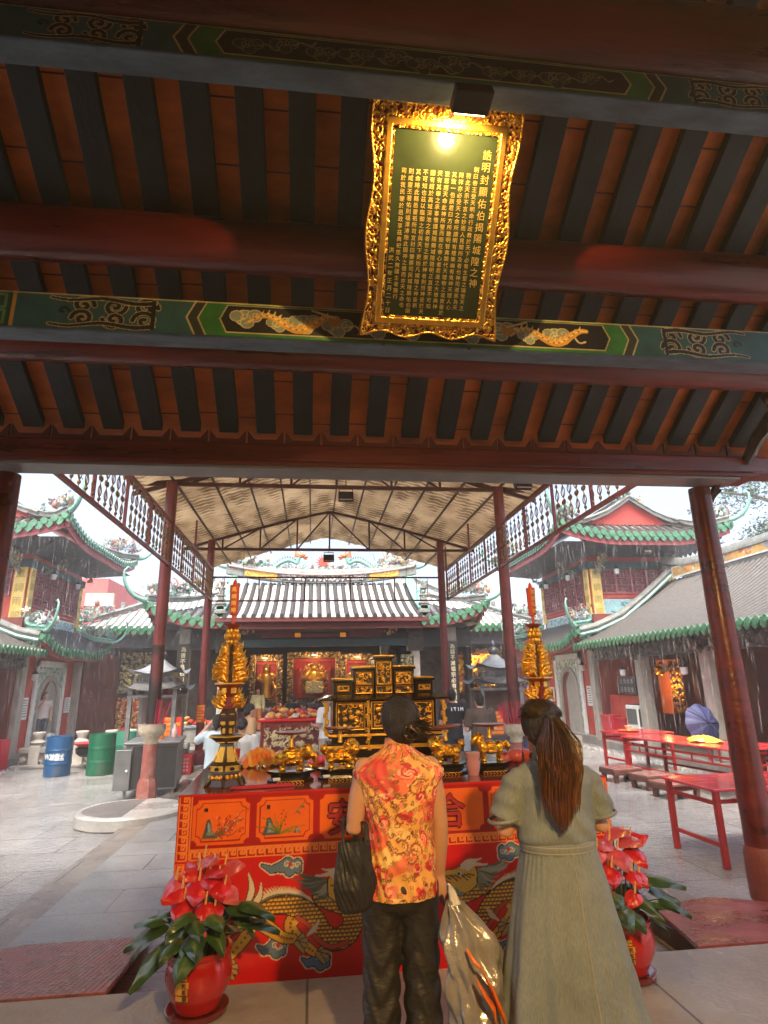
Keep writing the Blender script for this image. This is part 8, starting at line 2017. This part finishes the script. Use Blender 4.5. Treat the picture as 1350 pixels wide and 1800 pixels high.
for k,(x,y,lab) in enumerate(((6.2,12.25,'farthest low wooden stool in the rain, wet padded top'),(6.35,11.35,'middle one of three low wet wooden stools'),(6.25,10.45,'nearest low wet wooden stool, beside the plain red table'))):
    t = thing('low_stool', lab, 'stool', (x,y,GZ), .12+.05*k, 'low stools in the rain'); DW = mat('wet dark wood', (.10,.04,.03), .3, 0, .3, 6, .1, 30)
    MB().b2(-.32,.32,-.27,.27,.14,.24).build('frame', DW, t, 0, True, .015); mb = MB()
    for i in range(4): mb.b2(-.31+.157*i,-.16+.157*i,-.26,.26,.24,.262)
    mb.build('top_board', mat('wet reddish top', (.28,.14,.12), .12, 0, .3, 6, .1, 30), t, 0, True, .01)
    for a in (-.25,.25):
        for b_ in (-.2,.2): MB().b2(a-.04,a+.04,b_-.04,b_+.04,0,.14).build('leg', DW, t, 0, True, .01)
for lab,x,y,w_,h_ in (('small red plastic bin at the left end of the gallery',9.12,18.1,.42,.66),('wide red plastic bin next to the small red bin',9.28,17.55,.5,.60)):
    t = thing('red_bin', lab, 'bin', (x,y,GZ+.2)); RB = mat('bright red bin', (.55,.02,.045), .35, 0, .1, 4)
    MB().add([(-.2,-.24,0),(.2,-.24,0),(.2,.24,0),(-.2,.24,0),(-.25,-.29,h_),(.25,-.29,h_),(.25,.29,h_),(-.25,.29,h_)],[(3,2,1,0),(0,1,5,4),(1,2,6,5),(2,3,7,6),(3,0,4,7)]).build('bin_body', RB, t, 0, True); MB().b2(-.28,.28,-.31,.31,h_,h_+.05).build('bin_lid', RB, t, 0, True, .015)
ac = thing('air_cooler', 'white evaporative air cooler on wheels against the first gallery column', 'air cooler', (9.0,16.35,GZ+.2))
MB().b2(-.2,.2,-.32,.32,.06,1.05).build('cooler_body', M['white_trim'], ac, 0, True, .03); GG = mat('grey louvre', (.10,.11,.11), .4)
MB().b2(-.21,-.2,-.26,.26,.55,.95).build('louvre', GG, ac, 0, True); MB().b2(-.17,.17,-.33,-.322,.5,.95).build('side_grille', GG, ac, 0, True); MB().b2(-.15,.15,-.25,.25,1.05,1.07).build('control_panel', M['black_metal'], ac, 0, True)
for a in (-.15,.15):
    for b_ in (-.25,.25): MB().cyl((a,b_-.02,.03),(a,b_+.02,.03),.03,None,12).build('wheel', M['black_metal'], ac, 60, True)
bm_ = thing('bamboo_screen', 'weathered bamboo fence panel inside the gallery behind the umbrella', 'screen', (9.9,13.9,GZ+.2)); rg=random.Random(4); mb=MB()
for k in range(14): mb.tube([(0,-.6+.09*k,0),(0,-.6+.09*k+rg.uniform(-.02,.02),1.0+rg.uniform(-.08,.08))],.02,6)
mb.b2(.02,.05,-.62,.62,.25,.3).b2(.02,.05,-.62,.62,.75,.8); mb.build('bamboo_canes', mat('grey bamboo', (.28,.24,.18), .7), bm_, 60, True)
rs2 = thing('red_stool', 'red plastic chair beside the blue umbrella in the gallery', 'chair', (8.9,12.9,GZ+.2)); 
MB().b2(-.2,.2,-.2,.2,.42,.45).build('seat', TRL, rs2, 0, True); MB().b2(.17,.2,-.2,.2,.45,.85).build('backrest', TRL, rs2, 0, True)
for a in (-.18,.18):
    for b_ in (-.18,.18): MB().b2(a-.015,a+.015,b_-.015,b_+.015,0,.42).build('leg', TRL, rs2, 0, True)
tag(MB().b2(-8.3,-7.85,17.2,17.7,GZ,.35).build('red_crate', mat('bright red bin', (.55,.02,.045), .35), None, 0, bevel=.02), 'red plastic crate at the left picture edge by the tower', 'crate')
# ---------------------------------------------------------------- rain: runoff from the eaves and falling streaks, splashes on the court
RAIN = bpy.data.materials.new('rain water'); RAIN.use_nodes = True
_n = RAIN.node_tree; _b = _n.nodes['Principled BSDF']; _b.inputs['Base Color'].default_value = (.85,.88,.9,1); _b.inputs['Roughness'].default_value = .25; _b.inputs['Alpha'].default_value = .2
rg = random.Random(99); mb = MB()
def drop(x,y,z,L,r):
    o = len(mb.v)
    for k,(zz,q) in enumerate(((z,0),(z-L*.5,1),(z-L,0))):
        if q: mb.v += [(x+r*cos(a),y+r*sin(a),zz) for a in (0,2.09,4.19)]
        else: mb.v.append((x,y,zz))
    mb.f += [(o,o+1,o+2),(o,o+2,o+3),(o,o+3,o+1),(o+4,o+2,o+1),(o+4,o+3,o+2),(o+4,o+1,o+3)]
def eave(p0,p1,n,fall,r=.0036):
    p0,p1 = Vector(p0),Vector(p1)
    for _ in range(int(n*.6)):
        q = p0.lerp(p1,rg.random()); d = rg.random()**1.6*fall; drop(q.x+rg.gauss(0,.05),q.y+rg.gauss(0,.05),q.z-.1-d,rg.uniform(.1,.75),r*rg.uniform(.6,1.4))
eave((7.73,17.45,6.05),(7.73,24.4,6.05),260,3.2); eave((7.73,17.45,6.05),(13.6,17.45,6.05),330,3.2)
eave((-7.03,17.45,6.05),(-7.03,24.4,6.05),330,3.2); eave((-12,17.45,6.05),(-7.03,17.45,6.05),260,3.2)
eave((8.2,7,2.6),(8.2,18.5,2.6),420,2.8); eave((-7.5,9,2.6),(-7.5,18.5,2.6),200,2.8); eave((8.2,18.2,2.7),(8.2,23.9,2.7),120,2.7); eave((-7.5,18.2,2.7),(-7.5,23.9,2.7),140,2.7)
eave((-8,26.3,3.9),(-5,26.3,3.9),160,3.5); eave((5.6,26.3,3.9),(9,26.3,3.9),160,3.5)
for _ in range(1500):
    x = rg.choice((rg.uniform(-9,-3.6),rg.uniform(4.7,8.2))); y = rg.uniform(7,24); drop(x,y,rg.uniform(GZ+.2,6.5),rg.uniform(.15,.4),.0022*rg.uniform(.5,1.3)*(.5+y/20))
o = mb.build('rain', RAIN, None, 0); tag(o, kind='stuff')
mb = MB()
def splash(x,y,s,z=GZ):
    k = rg.randint(3,5); a0 = rg.uniform(0,6)
    for j in range(k):
        a = a0+j*6.28/k+rg.uniform(-.3,.3); r0 = s*.35; o = len(mb.v)
        mb.v += [(x+r0*cos(a-.5),y+r0*sin(a-.5),z+.002),(x+r0*cos(a+.5),y+r0*sin(a+.5),z+.002),(x+s*cos(a),y+s*sin(a),z+s*rg.uniform(.8,1.8))]; mb.f.append((o,o+1,o+2))
for _ in range(4200):
    s = rg.choice((-1,1)); x = rg.uniform(-9.5,-2.8) if s < 0 else rg.uniform(3.6,8.6); y = 6+17*rg.random()**1.1
    if -4 < x < -1.9 and 9.6 < y < 11.4: continue
    splash(x,y,rg.uniform(.006,.016)*(.7+y/20))
for _ in range(900): splash(rg.choice((rg.uniform(8.1,8.35),rg.uniform(-7.7,-7.4))),rg.uniform(7,23),rg.uniform(.02,.06))
SPL = RAIN.copy(); SPL.name = 'splash water'; SPL.node_tree.nodes['Principled BSDF'].inputs['Alpha'].default_value = .3
tag(mb.build('rain_splashes', SPL, None, 0), kind='stuff')
# ---------------------------------------------------------------- wet haze
HZ = bpy.data.materials.new('rain haze'); HZ.use_nodes = True; nt = HZ.node_tree; nt.nodes.clear()
ov = nt.nodes.new('ShaderNodeOutputMaterial'); pv = nt.nodes.new('ShaderNodeVolumePrincipled'); pv.inputs['Color'].default_value = (.93,.97,1,1); pv.inputs['Density'].default_value = .0045; pv.inputs['Anisotropy'].default_value = .2
lk(nt, pv.outputs[0], ov.inputs['Volume'])
hz = MB().b2(-120,120,-12,200,-1.6,36).build('haze', HZ, None, 0); tag(hz, kind='stuff')
